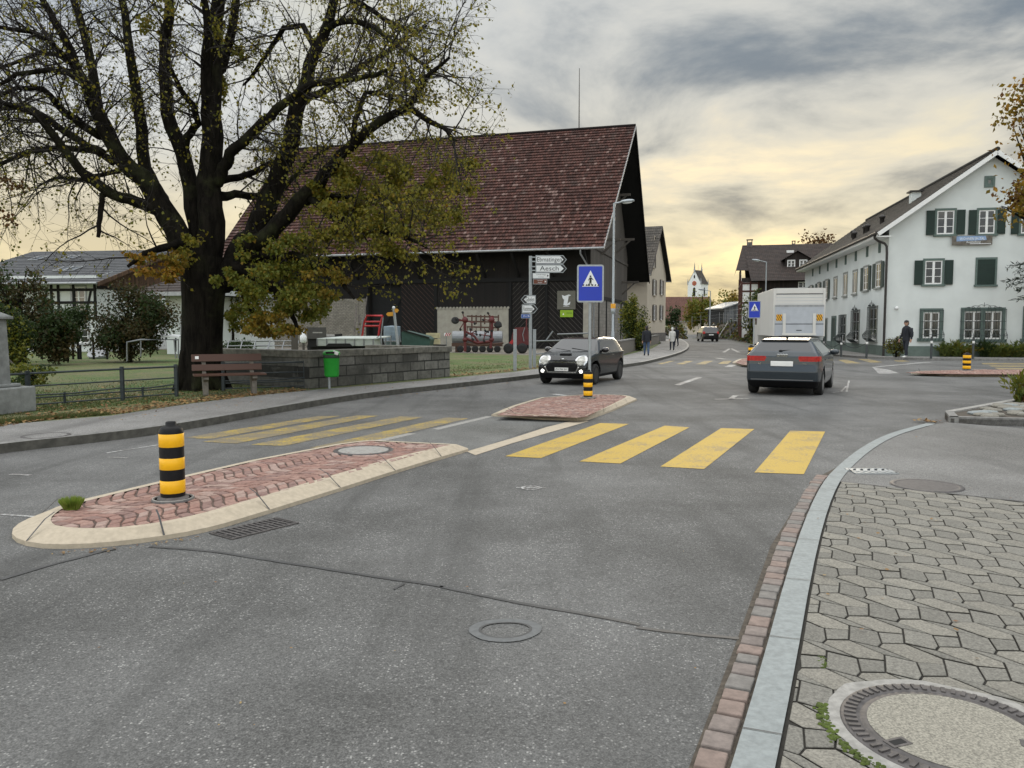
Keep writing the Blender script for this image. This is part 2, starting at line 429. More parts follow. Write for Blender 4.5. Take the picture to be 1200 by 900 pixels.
def lawnmat():
    m, t = newmat('autumn lawn'); o = t.pos()
    a = t.noise(o, .5, 6, .65); b = t.noise(o, 9, 5, .7); l = t.vor(o, 14, 'F1', 1, 'Color'); ls = t.sep(l)
    c = t.mix(t.step(a, .35, .65), (.088, .155, .032), (.17, .165, .075)); c = t.mix(t.step(b, .35, .7), t.mix(.45, c, (0, 0, 0)), c)
    lf = t.math('MULTIPLY', t.step(ls[0], .86, .9), t.step(t.vor(o, 14), .42, .3)); c = t.mix(lf, c, (.30, .19, .06))
    t.out(c, .95, 0, b, bdist=.05)
    return m
M['lawn'] = lawnmat()

# ---------------------------------------------------------------- the ground
mb = MB(); R = 2500
mb.quad([(-R, -R, -.06), (R, -R, -.06), (R, R, -.06), (-R, R, -.06)], M['lawn']); struct(mb.build('ground'))
mb = MB(); mb.quad([(-40, -14, 0), (60, -14, 0), (60, 190, 0), (-40, 190, 0)], M['road']); struct(mb.build('road'), 'grey asphalt road with pale flecks')

def offset(poly, d):
    """polyline shifted sideways by d (to the right of travel)"""
    out = []
    for i, p in enumerate(poly):
        a = poly[max(0, i - 1)]; b = poly[min(len(poly) - 1, i + 1)]
        tx, ty = b[0] - a[0], b[1] - a[1]; L = math.hypot(tx, ty) or 1
        out.append(Vector((p[0] + ty / L * d, p[1] - tx / L * d, 0)))
    return out
def strip(mb, A, B, z, mat, za=None):
    for i in range(len(A) - 1):
        mb.quad([(A[i][0], A[i][1], z if za is None else za), (B[i][0], B[i][1], z), (B[i + 1][0], B[i + 1][1], z), (A[i + 1][0], A[i + 1][1], z if za is None else za)], mat)
def smooth(poly, n=2):
    P = [Vector(p) for p in poly]
    for _ in range(n):
        Q = [P[0]]
        for a, b in zip(P, P[1:]): Q += [a * .75 + b * .25, a * .25 + b * .75]
        Q.append(P[-1]); P = Q
    return P

# left pavement: kerb line and its inner edge
K = [(-420, 583), (-200, 559), (0, 531), (110, 519), (200, 507.5), (330, 483), (430, 466), (530, 455), (630, 443), (740, 430), (769, 424), (802, 414), (808.5, 407.5), (805, 402), (797, 397.5), (780, 394.5)]
K = smooth([G(*p) for p in K], 2)
ZS = .12
KI = offset(K, -.15)
U = [(-420, 540), (-200, 517), (0, 498), (130, 487), (230, 472), (300, 463.5), (372, 456.5), (450, 450), (527, 443), (600, 436), (690, 424.5), (727, 417.5), (764, 408.5), (775, 402), (770, 398)]
U = [G(p[0], p[1], ZS) for p in U]
mb = MB()
poly = [(p.x, p.y) for p in KI] + [(p.x, p.y) for p in U[::-1]]
mb.quad([(p[0], p[1], ZS) for p in poly], M['path'])
struct(mb.build('pavement'), 'asphalt pavement along the lawn')
mb = MB()
for i in range(len(K) - 1):
    a, b, c, d = K[i], K[i + 1], KI[i + 1], KI[i]
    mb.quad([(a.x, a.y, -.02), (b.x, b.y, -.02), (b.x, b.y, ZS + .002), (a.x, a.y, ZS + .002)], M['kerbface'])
    mb.quad([(a.x, a.y, ZS + .002), (b.x, b.y, ZS + .002), (c.x, c.y, ZS + .004), (d.x, d.y, ZS + .004)], M['oldkerb'] if b.y < 34 else M['concrete'])
struct(mb.build('kerb'), 'weathered grey kerb of the far pavement')
# lawn and yard left of the pavement
mb = MB()
far = [(11.2, 64), (14, 72), (14, 120), (-60, 120), (-60, U[0].y - 4)]
mb.quad([(p.x, p.y, ZS - .004) for p in U] + [(x, y, ZS - .004) for x, y in far], M['lawn']); struct(mb.build('lawn'), 'leaf strewn lawn behind the railing')
M['gravel'] = plain('yard gravel', (.20, .18, .15), .95, var=.35, scale=12, bump=.02, bscale=40)
mb = MB(); yard = [G(520, 413, ZS), G(700, 418.5, ZS), G(742, 412, ZS), Vector((10.6, 68, ZS)), Vector((-26, 60, ZS)), Vector((-26, 52, ZS))]
mb.quad([(p.x, p.y, ZS + .002) for p in yard], M['gravel']); struct(mb.build('yard_path'), 'gravel yard in front of the barn')

# right side: gutter, granite kerb, hexagon paving, asphalt apron
GL = [G(*p) for p in [(700, 1220), (817, 900), (868, 758), (908, 640), (955, 563)]]
KL = smooth([G(*p) for p in [(762, 1180), (862, 900), (932, 640), (962, 570), (985, 546), (1012, 525), (1042, 510), (1085, 498.5)]], 2)
ZR = .035
KR = offset(KL, .145)
mb = MB()
cum = 0; blocks = []; last = 0
for i in range(len(KL) - 1):
    a, b, c, d = KL[i], KL[i + 1], KR[i + 1], KR[i]
    mb.quad([(a.x, a.y, -.02), (b.x, b.y, -.02), (b.x, b.y, ZR), (a.x, a.y, ZR)][::-1], M['granite'])
    mb.quad([(a.x, a.y, ZR), (d.x, d.y, ZR + .004), (c.x, c.y, ZR + .004), (b.x, b.y, ZR)], M['granite'])
def pathpoint(P, s):
    for a, b in zip(P, P[1:]):
        L = (b - a).length
        if s <= L: return a + (b - a) * (s / L), (b - a).normalized()
        s -= L
    return P[-1], (P[-1] - P[-2]).normalized()
for k in range(1, 14):
    p, tn = pathpoint(KL, k * 1.0 + .35); nr = Vector((tn.y, -tn.x, 0))
    q = p + nr * .148
    mb.quad([(p.x - nr.x * .002, p.y, ZR + .0045), (q.x, q.y, ZR + .0085), (q.x + tn.x * .006, q.y + tn.y * .006, ZR + .0085), (p.x + tn.x * .006, p.y + tn.y * .006, ZR + .0045)], M['seal'])
struct(mb.build('kerb'), 'pale blue grey granite kerb beside the hexagon paving')
# gutter setts
mb = MB(); M['gut'] = [plain('gutter sett', c, .85, var=.2, scale=25, bump=.005, bscale=80, dirt=.3) for c in ((.185, .155, .14), (.205, .17, .152), (.18, .168, .155), (.225, .17, .145))]
mb.quad([(p.x - .03, p.y, .003) for p in GL] + [(p.x, p.y, .003) for p in [G(980, 548), G(962, 570), G(932, 640), G(862, 900), G(762, 1180)]], M['soil'])
s = .05; rg = random.Random(3)
tot = sum((b - a).length for a, b in zip(KL, KL[1:]))
while s < 7.4:
    L = rg.uniform(.105, .165); p, tn = pathpoint(KL, s + L / 2)
    if p.y > 8.25: break
    nr = Vector((tn.y, -tn.x, 0)); R_ = Matrix((nr, tn, Vector((0, 0, 1)))).transposed()
    R_ = R_ @ Matrix.Rotation(rg.uniform(-.04, .04), 3, 'Z')
    w = rg.uniform(.105, .125)
    mb.box(p - nr * (.075 + rg.uniform(-.004, .004)) + Vector((0, 0, .004)), (w, L - .014, .03 + rg.uniform(0, .006)), rg.choice(M['gut']), R_, .93); s += L
struct(mb.build('gutter_setts', bevel=.006), 'row of brownish stone setts along the granite kerb')

# hexagon paving (real stones)
def inset(P, d):
    n = len(P); out = []
    for i in range(n):
        a, b, c = P[i - 1], P[i], P[(i + 1) % n]
        e1, e2 = (b - a), (c - b)
        if e1.length < 1e-6 or e2.length < 1e-6: return []
        e1.normalize(); e2.normalize(); n1, n2 = Vector((-e1.y, e1.x, 0)), Vector((-e2.y, e2.x, 0))
        k = n1 + n2; q = 1 + n1.dot(n2)
        if q < .03: return []
        out.append(b + k * (d / q))
    ar = sum(out[i].x * out[(i + 1) % n].y - out[(i + 1) % n].x * out[i].y for i in range(n))
    return out if ar > 1e-5 else []
def clip(poly, p, n):
    out = []
    for i in range(len(poly)):
        a, b = poly[i], poly[(i + 1) % len(poly)]
        da, db = (a - p).dot(n), (b - p).dot(n)
        if da >= 0: out.append(a)
        if (da < 0) != (db < 0): out.append(a + (b - a) * (da / (da - db)))
    return out
M['paver_fill'] = [plain('grey paver filler', mul((.180, .172, .150), k), .9, var=.34, scale=95, bump=.004, bscale=160, dirt=.5) for k in (.9, 1.0, 1.08)]
M['paver'] = [plain('grey paver', mul((.215, .202, .172), k), .9, var=.34, scale=95, bump=.004, bscale=160, dirt=.45) for k in (.93, 1.0, 1.06)]
M['joint'] = plain('joint dirt', (.035, .031, .024), .95, var=.4, scale=30)
mb = MB(); bed = MB()
edgeP = G(985, 564.5, ZR); edgeQ = G(1205, 589, ZR)
en = Vector(((edgeQ - edgeP).y, -(edgeQ - edgeP).x, 0)).normalized()
if en.y > 0: en = -en
e2 = edgeP + (edgeQ - edgeP).normalized() * 12
ring_c = Vector((1.70, 2.93, 0)); ring_r = .43
P4 = [Vector((p.x, p.y, 0)) for p in KR if p.y < edgeP.y + .05]
mb_poly = [(p.x, p.y, ZR - .008) for p in P4] + [(edgeP.x, edgeP.y, ZR - .008), (e2.x, e2.y, ZR - .008), (e2.x, -2, ZR - .008)]
bed.quad(mb_poly, plain('paving joints', (.022, .020, .016), .95, var=.3, scale=30)); struct(bed.build('paving_bed'))
k_ = .00088
hx = [(0, 0), (42, 50), (168, 46), (276, -155), (243, -232), (109, -201)]
av, bv = (293, -51), (-11, 420)
add = lambda p, *q: (p[0] + sum(v[0] for v in q), p[1] + sum(v[1] for v in q))
shapes = [hx, [hx[2], hx[3], add(hx[5], av), add(hx[0], av)], [hx[1], hx[2], add(hx[4], bv), add(hx[5], bv)],
          [hx[2], add(hx[0], av), add(hx[1], av), add(hx[5], av, bv), add(hx[3], bv), add(hx[4], bv)]]
ox, oy = 1.79, 4.12
def kerb_at(y):
    for a, b in zip(KR, KR[1:]):
        if a.y <= y <= b.y: return a, b
    return KR[0], KR[1]
rp = random.Random(5)
for i in range(-4, 38):
    for j in range(-10, 20):
        for sh in shapes:
            pts = [Vector((ox + (p[0] + i * av[0] + j * bv[0]) * k_, oy + (p[1] + i * av[1] + j * bv[1]) * k_, 0)) for p in sh]
            c = sum(pts, Vector()) / len(pts)
            if c.y < .9 or c.y > 9.2 or c.x > 8.5: continue
            a, b = kerb_at(c.y); t_ = (b - a).normalized(); nr = Vector((t_.y, -t_.x, 0))
            pts = clip(pts, a + nr * .012, nr)
            if len(pts) < 3: continue
            pts = clip(pts, Vector((edgeP.x, edgeP.y, 0)), en)
            if len(pts) < 3: continue
            if all((p - ring_c).length < ring_r for p in pts): continue
            ar = sum(pts[q].x * pts[(q + 1) % len(pts)].y - pts[(q + 1) % len(pts)].x * pts[q].y for q in range(len(pts)))
            if abs(ar) < .003: continue
            if ar < 0: pts = pts[::-1]
            pts = [Vector((p.x, p.y / .42, 0)) for p in inset([Vector((p.x, p.y * .42, 0)) for p in pts], .0032)]
            if len(pts) < 3: continue
            top_ = inset(pts, .003)
            if len(top_) != len(pts): top_ = [p + (sum(pts, Vector()) / len(pts) - p) * .12 for p in pts]
            c = sum(pts, Vector()) / len(pts); h = ZR + rp.uniform(-.002, .0025)
            tl = Vector((rp.uniform(-.012, .012), rp.uniform(-.012, .012), 0))
            lo = [(p.x, p.y, ZR - .031) for p in pts]; md = [(p.x, p.y, h - .003 + (p - c).dot(tl)) for p in pts]
            tp = [(p.x, p.y, h + (p - c).dot(tl)) for p in top_]
            n = len(pts); mt = rp.choice(M['paver'] if sh is hx else M['paver_fill'])
            mb.add(lo + md + tp, [[q, (q + 1) % n, n + (q + 1) % n, n + q] for q in range(n)], M['joint']); mb.add(lo + md + tp, [[n + q, n + (q + 1) % n, 2 * n + (q + 1) % n, 2 * n + q] for q in range(n)] + [list(range(2 * n, 3 * n))], mt)
struct(mb.build('hexagon_paving'), 'grey hexagon concrete paving beside the kerb')
# asphalt apron beyond the paving
mb = MB()
P5 = [p for p in KR if p.y > edgeP.y - .3]
mb.quad([(p.x, p.y, ZR - .002) for p in P5] + [(p[0], p[1], ZR - .002) for p in (G(1108, 497), G(1205, 505), G(1700, 540))] + [(e2.x, e2.y, ZR - .002)] + [(edgeP.x, edgeP.y, ZR - .002)], M['apron'])
struct(mb.build('side_pavement'), 'worn asphalt apron behind the paving')
mb = MB(); ee = (edgeQ - edgeP).normalized()
for k in range(14):
    a = edgeP + ee * (k * .4); b = edgeP + ee * (k * .4 + .41); w = rp.uniform(.012, .03)
    mb.quad([(a.x, a.y, ZR + .003), (b.x, b.y, ZR + .003), (b.x, b.y + w, ZR + .003), (a.x, a.y + w, ZR + .003)], M['seal'])
struct(mb.build('pavement_joint'))

# raised stone bed at the corner on the right
BC = [G(1107, 490), G(1113, 497.5), G(1205, 500), G(1460, 506), G(1460, 455), G(1189, 474.5)]
mb = MB(); zb = .13
mb.slab([(p.x, p.y) for p in BC], -.02, zb - .03, M['soil'])
rb = random.Random(8)
for i, (a, b) in enumerate(zip(BC, BC[1:] + BC[:1])):
    if i in (3, 4) and False: continue
    t_ = (b - a); L = t_.length; t_.normalize(); n_ = max(1, round(L / .9)); inn = Vector((-t_.y, t_.x, 0))
    for k in range(n_):
        p = a + t_ * (L * k / n_); q = a + t_ * (L * (k + 1) / n_ - .012)
        mb.extrude([(p.x, p.y, -.02), (q.x, q.y, -.02), (q.x + inn.x * .13, q.y + inn.y * .13, -.02), (p.x + inn.x * .13, p.y + inn.y * .13, -.02)], (0, 0, zb + .02), M['concrete'] if i == 5 else M['oldkerb'])
for k in range(160):
    x = rb.uniform(BC[0].x + .2, BC[0].x + 3.8); y = rb.uniform(12.6, 15)
    P_ = Vector((x, y, 0))
    if all(((b - a).x * (P_ - a).y - (b - a).y * (P_ - a).x) > .18 * (b - a).length for a, b in zip(BC, BC[1:] + BC[:1])):
        r_ = rb.uniform(.10, .22)
        mb.lathe([(r_ * .9, 0), (r_, .03), (r_ * .85, .055), (r_ * .3, .065)], rb.choice(M['paver'] + [M['granite']]), (x, y, zb - .035), n=7, smooth=False, sx=1, sy=.75)
tag(mb.build('stone_bed', origin=(BC[0].x, BC[0].y, 0), bevel=.008), 'raised corner bed with dark kerb and flat stones on top', 'planting bed')

# ---------------------------------------------------------------- road markings
def mark(name, polys, mat, z=.004, label=None):
    mb = MB()
    for p in polys: mb.quad([(q.x, q.y, z) for q in p], mat)
    return struct(mb.build(name), label)
def ccw(P):
    ar = sum(P[i].x * P[(i + 1) % len(P)].y - P[(i + 1) % len(P)].x * P[i].y for i in range(len(P)))
    return P if ar > 0 else P[::-1]
def gp(*pts): return ccw([G(*p) for p in pts])
for q in ([(592, 535), (634, 537), (737, 497), (703, 496)], [(679, 541), (727, 543.5), (808, 501), (779, 499)], [(774, 547), (825, 550), (884, 503), (845, 502)], [(884, 554), (942, 556), (967, 506), (926, 505)]):
    mark('crossing_marking', [gp(*q)], M['zebra'], label='yellow stripe of the crossing on the near lane')
for q in ([(217, 513), (246, 515), (262, 512), (400, 487.5), (372, 488)], [(237, 518), (277, 520), (443, 487.5), (418, 487)], [(294, 521.5), (332, 523), (496, 489), (470, 488)], [(363, 525), (400, 526), (549, 490.5), (523, 489.5)]):
    mark('crossing_marking', [gp(*q)], M['zebra_old'], label='worn yellow stripe of the crossing on the far lane')
for q in ([(770, 426.5), (776, 426.8), (791, 423), (785, 423)], [(792, 426.8), (801, 427), (813, 423), (804, 423)], [(815, 427), (826, 427), (836, 423), (826, 423)], [(841, 426.5), (853, 426.5), (858, 423), (848, 423)]):
    mark('crossing_marking', [gp(*q)], M['zebra_old'], label='yellow stripe of the distant crossing')
for q in ([(962, 425), (968, 427), (978, 427), (972, 423.5)], [(982, 421.7), (993, 421.7), (1009, 425.8), (992, 426)], [(1005, 420.8), (1018, 420.8), (1034, 424.5), (1020, 425)], [(1047, 422.3), (1058, 422), (1066, 423.6), (1052, 424)],
          [(1150, 425.5), (1400, 427), (1400, 428.5), (1152, 427)], [(1158, 428.2), (1400, 430), (1400, 431.8), (1162, 429.7)], [(1165, 431), (1400, 433.5), (1400, 435.5), (1170, 432.8)]):
    mark('crossing_marking', [gp(*q)], M['zebra_old'], label='yellow crossing stripe in front of the white house')
def line(a, b, w):
    A, B = G(*a), G(*b); t_ = (B - A).normalized(); n_ = Vector((-t_.y, t_.x, 0)) * (w / 2)
    return ccw([A + n_, B + n_, B - n_, A - n_])
mark('lane_marking', [gp((790, 451), (797, 451.5), (823, 442.5), (817, 442))], M['line'], label='white dash on the road')
mark('lane_marking', [line((838, 468), (878, 467), .10), line((856, 467.8), (862, 463.5), .12), line((862, 463.5), (876, 463), .1), line((668, 464.5), (646, 461.5), .2)], M['line'], label='worn white paint scraps on the road')
mark('lane_marking', [line((0, 603), (42, 606), .035), line((12, 556), (36, 557), .06), line((126, 536), (150, 537), .05), line((125, 531), (186, 521.5), .05), line((605, 571.5), (640, 572), .03)], M['line'], label='thin white chalk ticks on the road')
mark('lane_marking', [line((992, 459), (995, 446), .05), line((985, 459.5), (992, 452.5), .05), line((975, 460), (988, 459), .07)], M['line'], label='faint white marks beside the car')
mark('lane_marking', [gp((1022, 430), (1030, 438.3), (1054, 437.6), (1044, 434)), gp((1028, 430.2), (1022, 430), (1086, 424), (1097, 424.3))], M['line'], label='white tip marking before the right island')
mark('lane_marking', [line((848, 413), (856, 408), .2), line((856, 408), (866, 413), .2), line((806, 409.5), (836, 409.3), .12), line((800, 418), (820, 418), .15), line((840, 419.5), (850, 421), .3), line((853, 430), (860, 427.5), .3)], M['line'], label='white lane marks in the distant street')
# flush stones through the gap in the island
mark('kerb_marking', [gp((547, 529.5), (557, 534), (600, 520), (650, 505.5), (690, 494), (676, 492), (640, 501), (600, 514))], M['beige'], .006, 'flush pale kerb stones across the island gap')
mark('kerb_marking', [gp((437, 517), (447, 518), (488, 508.5), (478, 508)), gp((506, 503), (514, 504), (578, 488.5), (570, 488))], M['concrete'], .006)
mark('island_gap', [gp((549, 531), (596, 513), (640, 499), (684, 492), (580, 486.5), (500, 504), (440, 519))], asphalt('gap asphalt', (.125, .125, .118), (.30, .30, .28)), .003)
# bitumen seams
def seam(pts, w, z=.005):
    P_ = [G(*p) for p in pts]; mb = MB(); P_ = smooth(P_, 2)
    rr = random.Random(len(pts)); A = []; B = []
    A0 = offset(P_, w / 2); B0 = offset(P_, -w / 2)
    for a, b in zip(A0, B0):
        k = rr.uniform(-.25, .25); A.append(a + (a - b) * k * .5); B.append(b)
    strip(mb, A, B, z, M['seal'])
    return struct(mb.build('road_seam'))
seam([(175, 641), (240, 645), (330, 659), (430, 675), (520, 688)], .035)
seam([(515, 688), (600, 706), (690, 721), (750, 733)], .032)
seam([(745, 736), (800, 743), (866, 749)], .03)
seam([(0, 680), (60, 662), (135, 643)], .045)
seam([(462, 691), (474, 684)], .02)
seam([(955, 459), (968, 455), (975, 448)], .05)
# patch ring
mb = MB(); cc = Vector((-.035, 4.04)); ring = []
for k in range(28):
    w = 2 * PI * k / 28; e = 1 + .05 * math.sin(2 * w + 1) + .03 * math.sin(3 * w) + rp.uniform(-.012, .012); ring.append((math.cos(w), math.sin(w), e))
for k in range(28):
    a, b = ring[k], ring[(k + 1) % 28]
    o_ = lambda q, rx, ry: (cc.x + q[0] * rx * q[2], cc.y + q[1] * ry * q[2], .0055)
    mb.quad([o_(a, .135, .115), o_(a, .185, .165), o_(b, .185, .165), o_(b, .135, .115)], M['patch'])
    mb.quad([o_(a, .122, .104), o_(a, .136, .116), o_(b, .136, .116), o_(b, .122, .104)], M['seal'])
struct(mb.build('road_patch'), 'oval sealed patch in the near road')
# small survey ring
mb = MB(); c0 = G(622, 572)
for r0, r1 in ((.03, .045), (.075, .10)):
    for k in range(20):
        a, b = 2 * PI * k / 20, 2 * PI * (k + 1) / 20
        mb.quad([(c0.x + r0 * math.cos(a), c0.y + r0 * math.sin(a), .005), (c0.x + r1 * math.cos(a), c0.y + r1 * math.sin(a), .005), (c0.x + r1 * math.cos(b), c0.y + r1 * math.sin(b), .005), (c0.x + r0 * math.cos(b), c0.y + r0 * math.sin(b), .005)], M['line'])
struct(mb.build('survey_marking'))

# ---------------------------------------------------------------- traffic islands
def nearest(P, q):
    best = None
    for a, b in zip(P, P[1:] + P[:1]):
        e = b - a; t_ = max(0, min(1, (q - a).dot(e) / max(1e-9, e.dot(e)))); c = a + e * t_; k = (c - q).xy.length
        if best is None or k < best[0]: best = (k, c)
    return best[1]
M['mortar'] = plain('sett mortar', (.105, .072, .058), .95, var=.3, scale=25)
M['setts'] = [plain('red porphyry sett', c, .85, var=.2, scale=30, bump=.004, bscale=70, dirt=.25) for c in ((.25, .145, .118), (.31, .19, .155), (.225, .14, .12), (.335, .235, .20), (.28, .16, .13))]
def setts(mb, inner, o, top):
    hull = []
    pts = sorted({(round(p.x, 4), round(p.y, 4)) for p in inner})
    def half(q):
        h = []
        for p in q:
            while len(h) > 1 and (h[-1][0] - h[-2][0]) * (p[1] - h[-2][1]) - (h[-1][1] - h[-2][1]) * (p[0] - h[-2][0]) <= 0: h.pop()
            h.append(p)
        return h[:-1]
    hull = [Vector((x, y, 0)) for x, y in half(pts) + half(pts[::-1])]
    ax = max(((p - q) for p in hull for q in hull), key=lambda v: v.length).normalized(); ay = Vector((-ax.y, ax.x, 0)); c0 = sum(hull, Vector()) / len(hull)
    S0 = [(p - c0).dot(ax) for p in hull]; T0 = [(p - c0).dot(ay) for p in hull]; r = random.Random(len(inner))
    W = lambda s, t_: c0 + ax * (s + .12 * math.cos(2 * PI * t_ / .95)) + ay * t_
    s = min(S0) - .3
    while s < max(S0) + .3:
        h = r.uniform(.085, .105); t_ = min(T0) - r.uniform(0, .1)
        while t_ < max(T0):
            w = r.uniform(.085, .125); j = lambda: r.uniform(-.006, .006)
            P = [W(s + j(), t_ + j()), W(s + h + j(), t_ + j()), W(s + h + j(), t_ + w + j()), W(s + j(), t_ + w + j())]
            t_ += w + .013; c = sum(P, Vector()) / 4
            for a, b in zip(hull, hull[1:] + hull[:1]):
                e = b - a; P = clip(P, a, Vector((-e.y, e.x, 0)).normalized()) if P else P
            if len(P) < 3: continue
            c = sum(P, Vector()) / len(P); n = len(P); z = top + r.uniform(-.002, .005); tl = (r.uniform(-.05, .05), r.uniform(-.05, .05))
            zz = lambda p: z + (p.x - c.x) * tl[0] + (p.y - c.y) * tl[1]
            P2 = inset(P, .006)
            if len(P2) != n: continue
            mb.add([((p - o).x, (p - o).y, top - .012) for p in P] + [((p - o).x, (p - o).y, zz(p) - .006) for p in P] + [((p - o).x, (p - o).y, zz(p)) for p in P2],
                   [[q, (q + 1) % n, n + (q + 1) % n, n + q] for q in range(n)] + [[n + q, n + (q + 1) % n, 2 * n + (q + 1) % n, 2 * n + q] for q in range(n)] + [list(range(2 * n, 3 * n))], r.choice(M['setts']))
        s += h + .020
def island(name, label, outer, inner, top, loc):
    """outer: outline on the road; inner: outline of the paving, same count; sloped stones between"""
    t = thing(name, label, 'traffic island', loc)
    o = Vector(loc)
    mb = MB(); n = len(outer)
    per = 0; near = [nearest(inner, p) for p in outer]
    outer = [Vector((q.x, q.y, 0)) + Vector((p.x - q.x, p.y - q.y, 0)) * min(1, .27 / max(1e-6, (p - q).xy.length)) for p, q in zip(outer, near)]
    for i in range(n):
        a, b = outer[i] - o, outer[(i + 1) % n] - o; c, d = near[(i + 1) % n] - o, near[i] - o
        m1 = a * .35 + d * .65; m2 = b * .35 + c * .65
        mb.quad([(a.x, a.y, -.01), (b.x, b.y, -.01), (b.x, b.y, .035), (a.x, a.y, .035)], M['beige'])
        mb.add([(a.x, a.y, .035), (b.x, b.y, .035), (m2.x, m2.y, top), (m1.x, m1.y, top), (c.x, c.y, top + .004), (d.x, d.y, top + .004)], [[0, 1, 2, 3], [3, 2, 4, 5]], M['beige'])
        per += (b - a).length
        if per > .85 and a.y < d.y + .04:
            per = 0; dr = (b - a).normalized() * .007
            pr = [a + Vector((0, 0, .0365)), m1 + Vector((0, 0, top + .0022)), d + Vector((0, 0, top + .006))]
            for p, q in zip(pr, pr[1:]): mb.quad([p - dr, p + dr, q + dr, q - dr], M['seal'])
    mb.build('kerb', t)
    mb = MB(); mb.quad([((p - o).x, (p - o).y, top - .010) for p in inner], M['mortar']); setts(mb, inner, o, top); mb.build('paving', t)
    return t
def resample(P, n):
    Ls = [0]
    for a, b in zip(P, P[1:]): Ls.append(Ls[-1] + (b - a).length)
    out = []
    for k in range(n):
        s = Ls[-1] * k / (n - 1); i = 0
        while i < len(Ls) - 2 and Ls[i + 1] < s: i += 1
        out.append(P[i] + (P[i + 1] - P[i]) * ((s - Ls[i]) / max(1e-9, Ls[i + 1] - Ls[i])))
    return out
TI = .10
o1 = smooth([G(*p) for p in [(556, 527), (480, 549.5), (400, 575.5), (300, 607), (235, 626.5), (140, 640.5), (50, 645), (10, 634), (20, 617), (62, 602)]], 2) + [G(*p) for p in [(110, 586), (210, 562), (300, 541), (400, 521.5), (430, 517.5)]]
i1 = smooth([G(p[0], p[1], TI) for p in [(528, 521.5), (470, 534), (390, 557), (300, 584), (220, 607), (140, 620), (70, 619), (56, 611), (66, 600), (80, 593)]], 2) + [G(p[0], p[1], TI) for p in [(115, 584), (213, 560.5), (302, 539.8), (401, 520.8), (432, 516.8)]]
isl = island('traffic_island', 'long traffic island paved in red setts with beige sloping kerb', ccw(resample(o1 + [o1[0]], 81)[:-1]), ccw(resample(i1 + [i1[0]], 81)[:-1]), TI, (G(204, 585).x, G(204, 585).y, 0))
o2 = [G(*p) for p in [(576, 488), (685, 494), (718, 482), (747, 469), (748, 466.5), (727, 463.5), (690, 463), (635, 467), (600, 477)]]
i2 = [G(p[0], p[1], TI) for p in [(583, 486), (684, 489), (708, 478.5), (733, 466), (735, 464.6), (725, 462.8), (690, 462.5), (638, 466), (606, 475.5)]]
island('traffic_island', 'short traffic island under the blue crossing sign', ccw(resample(o2 + [o2[0]], 41)[:-1]), ccw(resample(i2 + [i2[0]], 41)[:-1]), TI, (G(689, 467).x, G(689, 467).y, 0))
o3 = [G(*p) for p in [(1052, 437.5), (1100, 440), (1300, 441.5), (1500, 442), (1500, 435), (1300, 434), (1150, 432.8), (1080, 434.5)]]
i3 = [G(p[0], p[1], TI) for p in [(1062, 436.5), (1102, 438), (1300, 439.5), (1500, 440), (1500, 435.3), (1300, 434.5), (1150, 433), (1084, 434.6)]]
island('traffic_island', 'flat traffic island across the side street in front of the white house', ccw(resample(o3 + [o3[0]], 41)[:-1]), ccw(resample(i3 + [i3[0]], 41)[:-1]), TI, (G(1132, 434).x, G(1132, 434).y, 0))
o4 = [G(*p) for p in [(858, 425.5), (868, 429), (900, 431), (935, 430), (935, 424), (900, 421), (880, 419), (868, 420)]]
i4 = [G(p[0], p[1], TI) for p in [(862, 424.8), (870, 427.5), (900, 429.3), (930, 428.5), (930, 423.5), (900, 421.3), (881, 419.6), (870, 420.4)]]
island('traffic_island', 'small island beside the grey car carrying the far crossing sign', ccw(resample(o4 + [o4[0]], 31)[:-1]), ccw(resample(i4 + [i4[0]], 31)[:-1]), TI, (G(880, 425).x, G(880, 425).y, 0))

# ---------------------------------------------------------------- covers and grates in the ground
def disc(mb, c, r0, r1, z, mat, n=40, sx=1.0):
    for k in range(n):
        a, b = 2 * PI * k / n, 2 * PI * (k + 1) / n
        if r0 > 0: mb.quad([(c[0] + r0 * math.cos(a), c[1] + r0 * math.sin(a), z), (c[0] + r1 * math.cos(a), c[1] + r1 * math.sin(a), z), (c[0] + r1 * math.cos(b), c[1] + r1 * math.sin(b), z), (c[0] + r0 * math.cos(b), c[1] + r0 * math.sin(b), z)], mat)
        else: mb.quad([(c[0], c[1], z), (c[0] + r1 * math.cos(a), c[1] + r1 * math.sin(a), z), (c[0] + r1 * math.cos(b), c[1] + r1 * math.sin(b), z)], mat)
mh = thing('manhole_cover', 'round concrete filled manhole cover with toothed iron rim among hexagon paving', 'manhole cover', (ring_c.x, ring_c.y, ZR))
mb = MB(); disc(mb, (0, 0), 0, .30, .0115, plain('exposed aggregate', (.25, .235, .195), .85, var=.5, scale=130, bump=.004, bscale=150)); mb.build('plate', mh)
mb = MB()
mb.lathe([(.40, -.02), (.40, .007), (.392, .010), (.33, .010), (.325, .006), (.32, .010), (.299, .010)], M['iron'], n=64)
for k in range(60):
    w = 2 * PI * k / 60; Rz = Matrix.Rotation(w, 3, 'Z')
    mb.box(Rz @ Vector((.362, 0, .012)), (.045, .016, .009), M['iron'], Rz)
for w in (rad(200), rad(335)):
    Rz = Matrix.Rotation(w, 3, 'Z'); mb.box(Rz @ Vector((.27, 0, .0105)), (.09, .055, .006), M['iron'], Rz); mb.box(Rz @ Vector((.27, 0, .0112)), (.06, .03, .006), M['dark'], Rz)
mb.build('rim', mh)
mb = MB()
